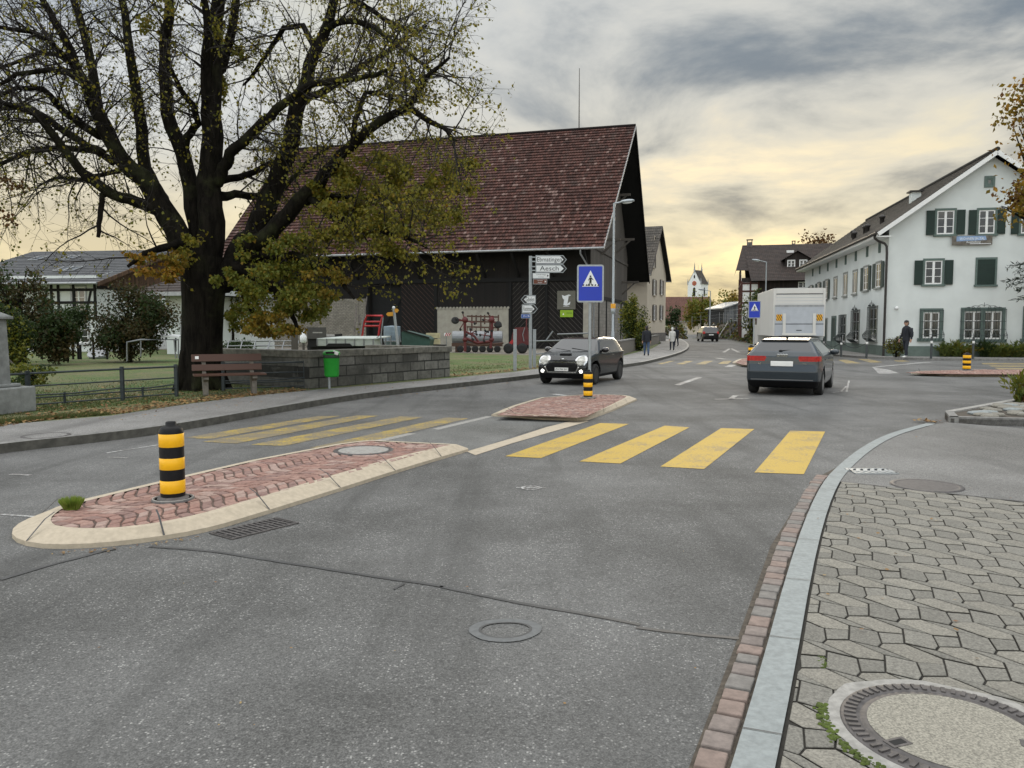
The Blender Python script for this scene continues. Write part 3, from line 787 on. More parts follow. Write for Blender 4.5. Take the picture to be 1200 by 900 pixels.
for k in range(48):
    a, b = 2 * PI * k / 48, 2 * PI * (k + 1) / 48
    ra = .455 + .03 * noise.noise((math.cos(a) * 3, math.sin(a) * 3, 1)); rb_ = .455 + .03 * noise.noise((math.cos(b) * 3, math.sin(b) * 3, 1))
    mb.quad([(.40 * math.cos(a), .40 * math.sin(a), .007), (ra * math.cos(a), ra * math.sin(a), .004), (rb_ * math.cos(b), rb_ * math.sin(b), .004), (.40 * math.cos(b), .40 * math.sin(b), .007)], M['concrete'])
mb.build('mortar_collar', mh)
mb = MB()
for k in range(260):
    w = rad(rp.uniform(150, 250)); r_ = rp.gauss(.465, .012); s_ = rp.uniform(.004, .012)
    mb.lathe([(s_, 0), (s_ * .8, s_ * .4), (s_ * .2, s_ * .6)], M['moss'], (ring_c.x + r_ * math.cos(w), ring_c.y + r_ * math.sin(w), ZR + .002), n=6)
for k in range(60):
    q = G(965 + rp.gauss(0, 2) + rp.uniform(-3, 3), 776 + rp.uniform(-8, 6), ZR); s_ = rp.uniform(.003, .008)
    mb.lathe([(s_, 0), (s_ * .8, s_ * .4), (s_ * .2, s_ * .6)], M['moss'], (q.x, q.y, ZR - .004), n=6)
tag(mb.build('moss'), None, None, None, 'stuff')
def cover(name, label, c, r, z, plate, sx=1.0):
    t = thing(name, label, 'manhole cover', (c.x, c.y, z))
    mb = MB(); disc(mb, (0, 0), 0, r * .84, .004, plate); mb.build('plate', t)
    mb = MB(); mb.lathe([(r, -.01), (r, .005), (r * .85, .006), (r * .84, .003)], M['iron'], n=40); mb.build('rim', t)
cover('manhole_cover', 'round cover set in the left pavement by the kerb', G(54, 510.5, ZS), .30, ZS, M['path'])
cover('manhole_cover', 'round concrete cover in the red paved island', G(426, 528, TI), .36, TI + .003, M['concrete'])
cover('manhole_cover', 'round cover in the asphalt behind the slotted drain', G(1086, 569, ZR), .33, ZR, M['iron'])
def grate(name, label, c, d1, L, W, z, slots, mat, chevron=False):
    t = thing(name, label, 'drain grate', (c.x, c.y, z), math.atan2(d1.y, d1.x))
    mb = MB(); mb.b2((-L / 2, -W / 2, -.01), (L / 2, W / 2, .001), M['dark']); mb.build('pit', t)
    mb = MB(); fr = .022
    for s_ in (-1, 1):
        mb.box((s_ * (L / 2 - fr / 2), 0, .003), (fr, W, .012), mat); mb.box((0, s_ * (W / 2 - fr / 2), .003), (L - 2 * fr, fr, .012), mat)
    for k in range(slots):
        x = -L / 2 + L * (k + .5) / slots
        if chevron:
            for s_ in (-1, 1): mb.bar((x - .03, 0, .004), (x + .03, s_ * (W / 2 - fr), .004), L / slots * .55, mat, .01)
        else: mb.box((x, 0, .004), (L / slots * .45, W - 2 * fr, .01), mat)
    if chevron: mb.box((0, 0, .0045), (L - 2 * fr, .02, .01), mat)
    else:
        mb.box((0, 0, .0035), (L - 2 * fr, .014, .01), mat)
    mb.build('grille', t)
d_ = (G(330, 607) - G(262, 623)).normalized()
grate('drain_grate', 'dark slotted drain grate against the island kerb', G(299, 619.5), Vector((d_.x, d_.y, 0)), .62, .30, .001, 13, M['iron'])
grate('drain_grate', 'pale chevron drain grate behind the granite kerb', G(1021, 552.5, ZR), Vector((1, -.02, 0)), .46, .30, ZR, 6, M['steel'], True)
# ---------------------------------------------------------------- bollards
def bollard(label, loc, h, r, base=True, grp='black and yellow ringed bollards'):
    t = thing('bollard', label, 'bollard', loc, 0, grp)
    mb = MB(); z0 = .0
    mb.lathe([(r, 0), (r, h * .86), (r * .93, h * .905), (r * .78, h * .935), (r * .45, h * .945), (r * .43, h * .99), (r * .36, h), (0, h)], M['black'], n=32)
    mb.build('body', t)
    pass
    for z, s in ((h * .10, h * .16), (h * .40, h * .145), (h * .685, h * .165)):
        mb = MB(); mb.lathe([(r + .0005, z), (r + .002, z + .002), (r + .002, z + s - .002), (r + .0005, z + s)], M['yellow'], n=32); mb.build('reflective_band', t)
    if base:
        mb = MB(); mb.lathe([(r * 1.75, 0), (r * 1.72, .014), (r * 1.5, .020), (r * 1.45, .014), (r * 1.3, .016), (r * 1.2, .032), (r, .036)], M['iron'], n=36); mb.lathe([(r * 1.66, .016), (r * 1.66, .021), (r * 1.56, .022), (r * 1.56, .016)], M['concrete'], n=36); mb.build('base_ring', t)
    return t
p = G(203, 585.5, TI); bollard('tall black and yellow bollard with steel ring on the long near island', p, .685, .101)
p = G(689, 466.5, TI); bollard('black and yellow bollard on the short island below the blue crossing sign', p, .60, .095)
p = G(1132.6, 434, TI); bollard('black and yellow bollard on the flat island before the white house', p, .62, .125)
p = G(880, 424, TI); bollard('black and yellow bollard half hidden behind the grey car', p, .72, .12)

# ---------------------------------------------------------------- pedestrian crossing signs
M['blue'] = plain('sign blue', (.008, .035, .42), .35, var=.05, scale=3)
M['signwhite'] = plain('sign white', (.74, .76, .77), .4, var=.04, scale=5)
M['signblack'] = plain('sign black', (.012, .012, .014), .5, var=.05)
def crossing_sign(label, base, zlo, w, h, yaw, pole_h):
    t = thing('crossing_sign', label, 'road sign', base, yaw, 'blue pedestrian crossing signs')
    mb = MB(); mb.tube([(0, 0, 0), (0, 0, pole_h)], .032, M['steel'], 12); mb.build('pole', t)
    mb = MB(); z1 = zlo + h; r_ = .05
    def rr(w_, z0, z1_, y, rr_):
        P = []
        for cx, cz, a0 in ((w_ / 2 - rr_, z0 + rr_, -90), (w_ / 2 - rr_, z1_ - rr_, 0), (-w_ / 2 + rr_, z1_ - rr_, 90), (-w_ / 2 + rr_, z0 + rr_, 180)):
            for k in range(5): P.append((cx + rr_ * math.cos(rad(a0 + 22.5 * k)), y, cz + rr_ * math.sin(rad(a0 + 22.5 * k))))
        return P
    mb.extrude(rr(w, zlo, z1, -.075, r_), (0, .03, 0), M['steel'])
    b = .035; mb.quad(rr(w - 2 * b, zlo + b, z1 - b, -.0775, .022), M['blue'])
    cx, tw, th = 0, w * .62, h * .43; zb_ = zlo + h * .42
    mb.quad([(-tw / 2, -.0795, zb_), (tw / 2, -.0795, zb_), (0, -.0795, zb_ + th)], M['signwhite'])
    y = -.0812; K_ = M['signblack']; s = th
    def pol(pts): mb.quad([(a * s, y, zb_ + c * s) for a, c in pts], K_)
    cz = .63
    mb.quad([(.0 * s + .055 * s * math.cos(2 * PI * k / 14), y, zb_ + (cz + .055 * math.sin(2 * PI * k / 14)) * s) for k in range(14)], K_)
    pol([(-.055, .56), (.06, .56), (.075, .33), (-.06, .33)]); pol([(-.055, .56), (-.15, .38), (-.125, .36), (-.03, .49)]); pol([(.06, .56), (.19, .41), (.17, .385), (.05, .49)])
    pol([(-.06, .34), (.03, .34), (-.10, .10), (-.19, .08), (-.19, .05), (-.10, .05)]); pol([(-.01, .34), (.075, .34), (.06, .2), (.13, .05), (.07, .05), (-.01, .2)])
    for k in range(6):
        x = -.50 + k * .185; pol([(x, .04), (x + .11, .04), (x + .12, .14), (x + .05, .14)])
    mb.build('panel', t)
    for z in (zlo + h * .2, zlo + h * .8): mb = MB(); mb.box((0, -.02, z), (.16, .075, .035), M['steel']); mb.build('bracket', t)
    return t
p = G(689, 466.5, TI); dpt = p.y
zl = D(689, 354.3, dpt).z; zh = D(689, 310, dpt).z
crossing_sign('large blue pedestrian crossing sign in front of the barn', (p.x + .04, p.y + .10, TI), zl - TI, .56, zh - zl, rad(-2), zh - TI - .03)
p = G(882, 424, TI); zl = D(882, 373, p.y).z; zh = D(882, 352.5, p.y).z
crossing_sign('small distant blue pedestrian crossing sign left of the lorry', (p.x + .06, p.y + .12, TI), zl - TI, .52, zh - zl, rad(-10), zh - TI - .03)

# ---------------------------------------------------------------- direction sign post
pp = G(621.5, 432, ZS); Yp = pp.y
post = thing('sign_post', 'grey signpost with white direction arms in front of the barn', 'signpost', pp)
zt = D(621, 300, Yp).z - ZS
mb = MB(); mb.tube([(0, 0, 0), (0, 0, zt)], .058, M['steel'], 14); mb.build('pole', post)
def arm(name, label, x0, x1, y0, y1, txt, col, tc, left=False, black=True, tsz=.72, point=True, framew=.03):
    """x0..x1, y0..y1: the arm's outline in the photograph's pixels, measured on the post's plane"""
    a, b = D(x0, y1, Yp), D(x1, y0, Yp)
    w, h = b.x - a.x, b.z - a.z; cx = (a.x + b.x) / 2 - pp.x; cz = (a.z + b.z) / 2 - ZS
    mb = MB(); s = -1 if left else 1
    tip = h * .42 if point else 0
    def shape(w, h, tip): 
        P = [(-w / 2, -h / 2), (w / 2 - tip, -h / 2), (w / 2, 0), (w / 2 - tip, h / 2), (-w / 2, h / 2)] if tip else [(-w / 2, -h / 2), (w / 2, -h / 2), (w / 2, h / 2), (-w / 2, h / 2)]
        P = [(q[0] * s, q[1]) for q in P]
        return P if s > 0 else P[::-1]
    yf = -.075
    def face(P, y, mat, dx=0): mb.quad([(cx + q[0] + dx, y, cz + q[1]) for q in P], mat)
    mb.extrude([(cx + q[0], yf + .03, cz + q[1]) for q in shape(w, h, tip)], (0, -.03, 0), M['steel'])
    if black:
        face(shape(w - .05, h - .05, tip * .9), yf - .002, M['signblack'])
        fw = w - .05 - (h * .30 if point else 0)
        face(shape(fw, h - .07, tip * .9), yf - .004, col, -s * (h * .14))
        dx = -s * h * .2
    else:
        face(shape(w - framew, h - framew, tip * .8), yf - .002, col); dx = 0
    Mt = Matrix.Translation((cx + dx, yf - .0065, cz)) @ Matrix.Rotation(PI / 2, 4, 'X')
    lines = txt.split('|')
    for i, l in enumerate(lines):
        sz = h * tsz / len(lines) * (1.0 if len(lines) == 1 else .9)
        dz = (len(lines) - 1) / 2 - i
        mb.text(l, sz, tc, Matrix.Translation((0, 0, dz * h * .40)) @ Mt, width=min((w - h * .75), len(l) * sz * .58))
    if not black and not point:
        face([(w / 2 - h * .45, -h * .22), (w / 2 - h * .15, 0), (w / 2 - h * .45, h * .22)], yf - .004, tc)
    mb.build(name, post)
    if label: pass
M['brown'] = plain('sign brown', (.13, .035, .016), .45, var=.1)
M['bluesm'] = plain('street sign blue', (.03, .10, .38), .45, var=.08)
arm('direction_arm', 0, 627.5, 664, 299.3, 309.6, 'Ebmatingen', M['signwhite'], M['signblack'])
arm('direction_arm', 0, 627.5, 664, 310, 319.8, 'Aesch', M['signwhite'], M['signblack'], tsz=.78)
arm('direction_panel', 0, 624, 644, 320, 326.6, 'Schulanlage|Looren', M['signwhite'], M['signblack'], black=False, point=False, tsz=.6)
arm('direction_panel', 0, 624.7, 641, 327, 333.2, 'Museum|Mühle', M['brown'], M['signwhite'], black=False, point=False, tsz=.6)
arm('direction_arm', 0, 610.2, 627.8, 346, 356.2, 'Gibelen', M['signwhite'], M['signblack'], left=True)
arm('direction_arm', 0, 611.5, 630.2, 356.8, 367.3, 'Rietstrasse', M['signwhite'], M['signblack'])
arm('street_plate', 0, 610.6, 621.5, 368, 373, 'Dorf', M['bluesm'], M['signwhite'], black=False, point=False, tsz=.5)
for y in (301.5, 306.5, 312.5, 317):
    mb = MB(); a = D(621, y, Yp); mb.b2((.03, -.06, a.z - ZS - .02), (.17, -.02, a.z - ZS + .02), M['steel']); mb.build('bracket', post)
for px, py, ptop, lb in ((603.5, 434.5, 386, 'grey square post left of the signpost in the leaves'), (626.2, 431, 386, 'grey square post right behind the signpost')):
    q = G(px, py, ZS); z = D(px, ptop, q.y).z
    mb = MB(); mb.b2((q.x - .058, q.y - .05, ZS - .01), (q.x + .058, q.y + .05, z), M['steel']); mb.b2((q.x - .062, q.y - .054, z - .03), (q.x + .062, q.y + .054, z + .004), M['steel'])
    tag(mb.build('marker_post', origin=(q.x, q.y, ZS), bevel=.008), lb, 'post', 'short galvanised posts by the signpost')

# ---------------------------------------------------------------- bench, bin, wall, railing, fountain
M['wood'] = planks('bench wood', (.55, .21, .11), 3.0, (0, 0, 1), .15, .0, .55, (1, 0, 0))
bq = G(268, 462, ZS); bz = rad(26)
bench = thing('park_bench', 'wooden park bench on concrete supports beneath the lime tree', 'bench', bq, bz)
def legs(x):
    mb = MB(); k = M['concrete2']
    mb.extrude([(x - .05, -.20, 0), (x - .05, -.02, 0), (x - .05, .20, .36), (x - .05, .14, .42), (x - .05, -.30, .42), (x - .05, -.34, .36), (x - .05, -.22, .30)], (.10, 0, 0), k)
    mb.extrude([(x - .04, .10, .40), (x - .04, .17, .40), (x - .04, .28, .86), (x - .04, .23, .86)], (.08, 0, 0), k)
    return mb
M['concrete2'] = plain('bench concrete', (.16, .145, .125), .9, var=.25, scale=15, bump=.006, dirt=.5)
for x in (-.48, .52): legs(x).build('leg', bench, bevel=.01)
mb = MB()
for y in (-.30, -.14, .02): mb.b2((-.72, y - .07, .425), (.76, y + .07, .465), M['wood'])
mb.build('seat', bench, bevel=.006)
for z0, z1, y in ((.52, .66, .185), (.72, .88, .225)):
    mb = MB(); R_ = Matrix.Rotation(rad(-13), 3, 'X'); mb.box((0, y - .055, (z0 + z1) / 2), (1.46, .035, z1 - z0), M['wood'], R_)
    if z0 > .6: mb.box((-.62, y - .075, .81), (.075, .006, .065), M['white'], R_)
    mb.build('backrest', bench, bevel=.006)
# bin
M['green'] = plain('green plastic', (.018, .30, .03), .4, var=.1, scale=6, dirt=.25)
M['dgreen'] = plain('dark green plastic', (.008, .03, .012), .5, var=.1)
bq = G(387, 455.2, ZS); zt = D(389, 410, bq.y).z - ZS; zlo = D(389, 441.5, bq.y).z - ZS
bn = thing('litter_bin', 'bright green litter bin on a grey post before the stone wall', 'litter bin', (bq.x, bq.y, ZS))
mb = MB(); mb.tube([(-.02, .0, 0), (-.02, .0, zlo + .25)], .03, M['steel'], 12); mb.build('post', bn)
hb = zt - zlo; mb = MB(); cx = .07
mb.lathe([(.02, zlo), (.16, zlo + .005), (.178, zlo + .05), (.20, zlo + hb * .70), (.205, zlo + hb * .71)], M['green'], (cx, -.12, 0), n=28, sx=.95, sy=.85); mb.build('bin', bn)
mb = MB(); mb.lathe([(.203, zlo + hb * .70), (.212, zlo + hb * .76), (.20, zlo + hb * .83)], M['dgreen'], (cx, -.12, 0), n=28, sx=.95, sy=.85); mb.build('liner', bn)
mb = MB(); mb.lathe([(.20, zlo + hb * .83), (.215, zlo + hb * .86), (.20, zlo + hb * .93), (.13, zlo + hb * .985), (.0, zlo + hb)], M['green'], (cx, -.12, 0), n=28, sx=.98, sy=.9)
mb.box((cx + .13, -.24, zlo + hb * .90), (.12, .10, .07), M['white'], Matrix.Rotation(rad(20), 3, 'Y')); mb.box((cx + .01, -.31, zlo + hb * .91), (.20, .03, .05), M['dark'])
mb.build('lid', bn)
# stone wall
M['ashlar'] = bricks('lichen stained ashlar', (.10, .098, .085), (.20, .195, .175), (.022, .022, .02), .62, .26, .02, 'xz', .92, .95, .05)
wa, wb = G(363, 455.5, ZS), G(527.5, 441.2, ZS); d_ = wb - wa; Lw = d_.length; wy = math.atan2(d_.y, d_.x)
wl = thing('stone_wall', 'low lichen stained ashlar wall behind the green bin', 'wall', wa, wy)
Hw = D(365, 411, wa.y).z - ZS
mb = MB(); mb.b2((0, 0, -.1), (Lw, .42, Hw - .17), M['ashlar']); mb.b2((0.001, .42, -.1), (.42, 4.2, Hw - .17), M['ashlar']); mb.b2((Lw - .42, .42, -.1), (Lw - .001, 3.0, Hw - .17), M['ashlar']); mb.build('masonry', wl, bevel=.02)
M['coping'] = plain('mossy coping', (.13, .125, .105), .92, var=.4, scale=8, bump=.012, bscale=30, dirt=.7)
mb = MB(); x = -.05; rr = random.Random(4)
while x < Lw:
    w = min(rr.uniform(.8, 1.2), Lw + .05 - x)
    mb.b2((x, -.05, Hw - .17), (x + w - .008, .47, Hw - rr.uniform(0, .008)), M['coping']); x += w
mb.b2((-.04, .475, Hw - .17), (.46, 4.2, Hw), M['coping']); mb.b2((Lw - .46, .475, Hw - .17), (Lw + .04, 3.0, Hw), M['coping'])
mb.build('coping', wl, bevel=.015)
mb = MB(); mb.quad([(.43, .47, Hw - .25), (Lw - .43, .47, Hw - .25), (Lw - .43, 3, Hw - .25), (.43, 4.2, Hw - .25)], M['concrete']); mb.build('infill', wl)
# railing
M['rail'] = plain('dark rail paint', (.035, .045, .05), .45, metal=.2, var=.2, scale=12)
fp = [G(-260, 512, ZS), G(34, 478.5, ZS), G(144, 469.5, ZS), G(207, 464.5, ZS), G(262, 458.5, ZS), G(358, 455, ZS)]
rl = thing('railing', 'low dark metal railing along the lawn', 'railing', (fp[1].x, fp[1].y, ZS))
O_ = Vector((fp[1].x, fp[1].y, ZS)); hr = .66
mbp = None
for p in fp:
    mb = MB(); q = p - O_; mb.b2((q.x - .032, q.y - .032, 0), (q.x + .032, q.y + .032, hr + .015), M['rail']); mb.box((q.x, q.y, hr + .02), (.05, .05, .012), M['rail']); mb.build('post', rl)
for h in (hr - .025, .40, .235, .18, .06):
    for a, b in zip(fp, fp[1:]):
        if a is fp[3]: continue
        mb = MB()
        A, B = a - O_, b - O_; r_ = .02 if h > .5 else .014
        if h == .235:
            m1 = A.lerp(B, .46); mb.tube([A + Vector((0, 0, .235)), m1 + Vector((0, 0, .22)), B + Vector((0, 0, .26))], r_, M['rail'], 8)
        else: mb.tube([A + Vector((0, 0, h)), B + Vector((0, 0, h))], r_, M['rail'], 8)
        mb.build('rail', rl)
for a, b in zip(fp, fp[1:]):
    if a is fp[3]: continue
    q = a.lerp(b, .36) - O_; mb = MB(); mb.b2((q.x - .016, q.y - .016, .04), (q.x + .016, q.y + .016, .25), M['rail']); mb.build('baluster', rl)
# fountain pillar
M['fountain'] = plain('fountain stone', (.20, .21, .205), .85, var=.22, scale=7, bump=.006, bscale=40, dirt=.5)
fq = G(-14, 484, ZS); ft = thing('stone_fountain', 'grey stone fountain pillar with trough at the left edge', 'fountain', fq, rad(-14))
mb = MB(); mb.b2((-.42, -.42, 0), (.52, .5, .44), M['fountain']); mb.b2((-.36, -.34, .44), (.36, .36, .50), M['fountain']); mb.build('plinth', ft, bevel=.02)
mb = MB(); mb.box((0, 0, 1.05), (.50, .50, 1.12), M['fountain'], None, .93); mb.box((0, -.255, 1.1), (.26, .01, .7), M['fountain']); mb.build('pillar', ft, bevel=.03)
mb = MB(); mb.box((0, 0, 1.635), (.62, .62, .05), M['fountain']); mb.box((0, 0, 1.72), (.60, .60, .12), M['fountain'], None, .35); mb.build('cap', ft, bevel=.012)
mb = MB(); mb.tube([(.0, -.25, .86), (.0, -.45, .86), (0, -.50, .82)], .018, M['iron'], 8); mb.build('spout', ft)
mb = MB(); mb.b2((-.42, -1.8, 0), (.42, -.44, .5), M['fountain']); mb.b2((-.32, -1.7, .42), (.32, -.54, .502), M['dark']); mb.build('trough', ft)

# ---------------------------------------------------------------- street lamps
def lamp(label, loc, h, armdir, armlen, r=.07, tilt=8):
    t = thing('street_lamp', label, 'street lamp', loc, 0, 'grey street lamps')
    mb = MB(); mb.tube([(0, 0, 0), (0, 0, 1.2), (0, 0, 1.25), (0, 0, h)], [r * 1.25, r * 1.25, r, r * .75], M['steel'], 12); mb.build('pole', t)
    d = Vector((math.cos(armdir), math.sin(armdir), 0)); mb = MB()
    mb.tube([(0, 0, h - .02), tuple(d * .3 + Vector((0, 0, h + .05))), tuple(d * armlen + Vector((0, 0, h + .05 + armlen * math.tan(rad(tilt)))))], r * .55, M['steel'], 8); mb.build('arm', t)
    mb = MB(); c = d * (armlen + .2) + Vector((0, 0, h + .06 + armlen * math.tan(rad(tilt)))); R_ = Matrix.Rotation(armdir, 3, 'Z') @ Matrix.Rotation(rad(-tilt), 3, 'Y')
    mb.ball(c, (.42, .17, .10), M['steel'], 8, R_); mb.ball(c - Vector((0, 0, .03)), (.32, .14, .10), M['signwhite'], 8, R_); mb.build('lamp_head', t)
    return t
q = G(718, 417, ZS); zl = D(718, 238, q.y).z
l1 = lamp('tall street lamp beside the barn gable', (q.x, q.y, ZS), zl - ZS, rad(20), .55)
mb = MB(); z = D(718, 361, q.y).z - ZS; mb.lathe([(.10, z - .28), (.12, z - .25), (.12, z - .02), (.10, z)], M['steel'], n=10); mb.lathe([(.125, z - .02), (.125, z + .22)], plain('lamp band orange', (.7, .33, .03), .5), n=10); mb.build('band', l1)
q = D(896, 400, 74); zl = D(896, 307, 74).z; lamp('street lamp in front of the dark farmhouse roof', (q.x, q.y, 0), zl, rad(178), .75)
q = D(831.5, 398, 96); zl = D(831.5, 341, 96).z; lamp('distant street lamp by the ivy bank', (q.x, q.y, 0), zl, rad(180), .9)

# ---------------------------------------------------------------- posts with chain before the white house
M['postdark'] = plain('dark post paint', (.014, .018, .018), .45, var=.1)
for px, py, pt, lb in ((965, 416.5, 396, 'farthest dark chain post, behind the grey car'), (985.5, 418.2, 397.5, 'dark chain post before the white house door'), (1015.3, 420, 396, 'dark chain post below the grilled window nearest the corner'),
                       (1091, 420.3, 394.5, 'dark post with white band before the single grilled window'), (1140, 420.6, 394.5, 'dark post with white band behind the right bollard')):
    q = G(px, py, .1); z = D(px, pt, q.y).z - .1
    t = thing('barrier_post', lb, 'post', (q.x, q.y, .1), 0, 'dark posts along the white house')
    mb = MB(); mb.lathe([(.06, 0), (.05, .02), (.05, z * .97), (.03, z), (0, z)], M['postdark'], n=14); mb.build('shaft', t)
    mb = MB(); mb.lathe([(.0515, z * .70), (.053, z * .705), (.053, z * .80), (.0515, z * .805)], M['white'], n=14); mb.build('band', t)
cp = [G(965, 416.5, .1), G(985.5, 418.2, .1), G(1015.3, 420, .1)]
for a, b, lb in ((cp[0], cp[1], 'sagging chain hanging behind the grey car'), (cp[1], cp[2], 'sagging chain below the grilled windows')):
    mb = MB(); mb.tube([a.lerp(b, k / 14) + Vector((0, 0, .74 - .26 * math.sin(PI * k / 14))) for k in range(15)], .014, M['postdark'], 6)
    tag(mb.build('chain', origin=a), lb, 'chain')
# side pavement before the white house
mb = MB(); ke = [G(905, 408.5), G(940, 412.5), G(972, 417), G(1005, 419.3), G(1036, 421), G(1100, 422.3), G(1200, 423), G(1800, 425)]
mb.slab([(p.x, p.y) for p in ke] + [(64, 60), (30, 90), (26, 80)], -.02, .10, M['oldkerb'], M['path']); struct(mb.build('pavement'), 'pavement along the white house')
# ---------------------------------------------------------------- barn
def barn_tiles():
    m, t = newmat('barn roof tiles'); uv = t.sep(t.uvc()); o = t.obj()
    col = t.math('FLOOR', t.math('DIVIDE', uv[0], .21)); row = t.math('FLOOR', uv[1])
    wn = t.n('ShaderNodeTexWhiteNoise', noise_dimensions='2D'); t.set(wn, 'Vector', t.comb(col, row)); r = t.sep(wn.outputs['Color'])
    c = t.mix(r[0], (.040, .020, .017), (.110, .050, .041)); c = t.mix(t.step(r[1], .90, .97), c, (.19, .125, .11))
    pt = t.step(t.noise(o, .22, 7, .7), .50, .68); c = t.mix(t.math('MULTIPLY', pt, .55), c, mul((.10, .075, .066), 1.0))
    li = t.step(t.noise(o, .9, 8, .75), .56, .66); c = t.mix(t.math('MULTIPLY', li, t.math('MULTIPLY', r[2], .55)), c, (.16, .13, .115))
    dk = t.step(t.noise(t.map(o, (.35, 1, .12)), 1.1, 5, .6), .55, .75); c = t.mix(t.math('MULTIPLY', dk, .45), c, (.022, .015, .013))
    f = t.math('FRACT', t.math('DIVIDE', uv[0], .21)); e = t.math('ABSOLUTE', t.math('SUBTRACT', f, .5)); c = t.mix(t.step(e, .40, .5), c, (.012, .008, .008))
    h = t.math('COSINE', t.math('MULTIPLY', f, 6.283)); t.out(c, .85, 0, t.math('ADD', h, t.math('MULTIPLY', r[1], .8)), bdist=.02, bstr=.8, spec=.2)
    return m
M['tile_barn'] = barn_tiles()
M['tile_grey'] = bricks('grey brown roof tiles', (.062, .055, .046), (.105, .09, .073), (.015, .014, .012), .2, 1.0, .015, rough=.85, stain=.5, src='uv')
M['tile_dark'] = bricks('dark brown roof tiles', (.036, .026, .022), (.062, .042, .034), (.012, .010, .010), .2, 1.0, .015, rough=.85, stain=.4, src='uv')
M['tile_house'] = bricks('slate grey roof tiles', (.055, .058, .064), (.085, .088, .095), (.02, .02, .022), .25, 1.0, .015, rough=.7, stain=.3, src='uv')
M['tile_red'] = bricks('red roof tiles', (.11, .045, .03), (.16, .07, .05), (.04, .02, .015), .2, 1.0, .015, rough=.85, stain=.4, src='uv')
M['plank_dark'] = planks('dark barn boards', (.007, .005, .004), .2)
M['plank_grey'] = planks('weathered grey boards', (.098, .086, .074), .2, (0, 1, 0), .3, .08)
M['door_board'] = planks('barn door boards', (.008, .0065, .0055), .17, (.7071, 0, .7071), .45, .10, .85, (.7071, 0, -.7071))
M['door_board2'] = planks('barn door boards mirrored', (.040, .027, .020), .17, (.7071, 0, -.7071), .45, .10, .85, (.7071, 0, .7071))
M['beam'] = planks('timber beam', (.009, .007, .006), 9, (0, 0, 1), .1, 0, .8, (1, 0, 0))
M['cream'] = plain('cream render', (.36, .34, .285), .9, var=.12, scale=3, bump=.004, dirt=.35)
M['palebrick'] = bricks('pale rubble brick', (.30, .275, .22), (.40, .37, .31), (.20, .185, .16), .27, .11, .02, 'xz', .92, .5)
M['palestone'] = bricks('pale block wall', (.28, .26, .23), (.36, .335, .30), (.22, .20, .18), .5, .24, .012, 'yz', .92, .35)
M['zinc'] = plain('zinc gutter', (.30, .31, .32), .45, metal=.5, var=.15, scale=6)
def courses(mb, A, B, Cc, Dd, mat, n, step=.03, lift=None):
    """tiled slope: A..B along the eave, D..C along the ridge; n courses, each lower edge proud of the one below"""
    A, B, Cc, Dd = map(Vector, (A, B, Cc, Dd)); nrm = (B - A).cross(Dd - A).normalized()
    if nrm.z < 0: nrm = -nrm
    wu = (B - A).length
    for k in range(n):
        a, b = k / n, (k + 1) / n
        p, q = A.lerp(Dd, a), B.lerp(Cc, a); r_, s_ = B.lerp(Cc, b), A.lerp(Dd, b)
        if lift: 
            for P, f in ((p, a), (q, a), (r_, b), (s_, b)): P.z += lift(f)
        lo = nrm * step; u0, u1 = (k % 2) * .095, wu + (k % 2) * .095
        mb.quad([p + lo, q + lo, r_ + nrm * .004, s_ + nrm * .004], mat, [(u0, k + .02), (u1, k + .02), (u1, k + .98), (u0, k + .98)])
        mb.quad([p, q, q + lo, p + lo], mat, [(u0, k + .02), (u1, k + .02), (u1, k + .1), (u0, k + .1)])
yawb = rad(-16)
E = D(707.5, 290, 50.0)
bf0 = Frame((0, 0, 0), yawb)
Pw = Vector((E.x, E.y, 0)) - bf0.u * 1.2 + bf0.v * 2.0; Pw.z = ZS
BF = Frame(Pw, yawb)
barn = thing('barn', 'big dark timber barn with steep brown tiled roof', 'barn', Pw, yawb)
EZ = E.z - ZS; XL = -27.5
def ridge_pt(px, py, yl):
    k = ray(px, py); k = k.x / k.y; base = BF.o + BF.v * yl
    o_ = (k * base.y - base.x) / (BF.u.x - k * BF.u.y); w = base + BF.u * o_
    return o_, D(px, py, w.y).z - ZS
rx, rz_ = ridge_pt(745, 147.5, 9.0); rxl, rzl = ridge_pt(352, 172, 9.0)
bx, bzz = ridge_pt(761, 330, 20.0)
mbr = MB()
kick = lambda f: -.0 if f > .3 else .0
courses(mbr, (XL, -2, EZ), (1.2, -2, EZ), (rx, 9, rz_), (XL - .6, 9, rz_), M['tile_barn'], 40, .085)
courses(mbr, (bx, 20, bzz), (XL, 20, bzz), (XL - .6, 9, rz_), (rx, 9, rz_), M['tile_barn'], 30, .085)
mbr.tube([(XL - .6, 9, rz_ + .03), (rx, 9, rz_ + .03)], .13, M['tile_barn'], 8)
roof = mbr.build('roof', barn)
mb = MB()   # soffit, barge boards
mb.quad([(XL, -2, EZ - .05), (1.2, -2, EZ - .05), (rx, 9, rz_ - .08), (XL - .6, 9, rz_ - .08)][::-1], M['beam']); mb.quad([(bx, 20, bzz - .05), (XL, 20, bzz - .05), (XL - .6, 9, rz_ - .08), (rx, 9, rz_ - .08)][::-1], M['beam'])
mb.bar((1.21, -2.02, EZ - .06), (rx + .01, 9, rz_ - .06), .05, M['zinc'], .16); mb.bar((bx + .01, 20.02, bzz - .10), (rx + .01, 9, rz_ - .10), .06, M['beam'], .24)
mb.bar((XL, -2, EZ - .1), (XL - .6, 9, rz_ - .1), .06, M['beam'], .22)
mb.build('barge_board', roof)
mb = MB(); mb.tube([(XL, -2.08, EZ - .05), (1.25, -2.08, EZ - .03)], .075, M['zinc'], 10)
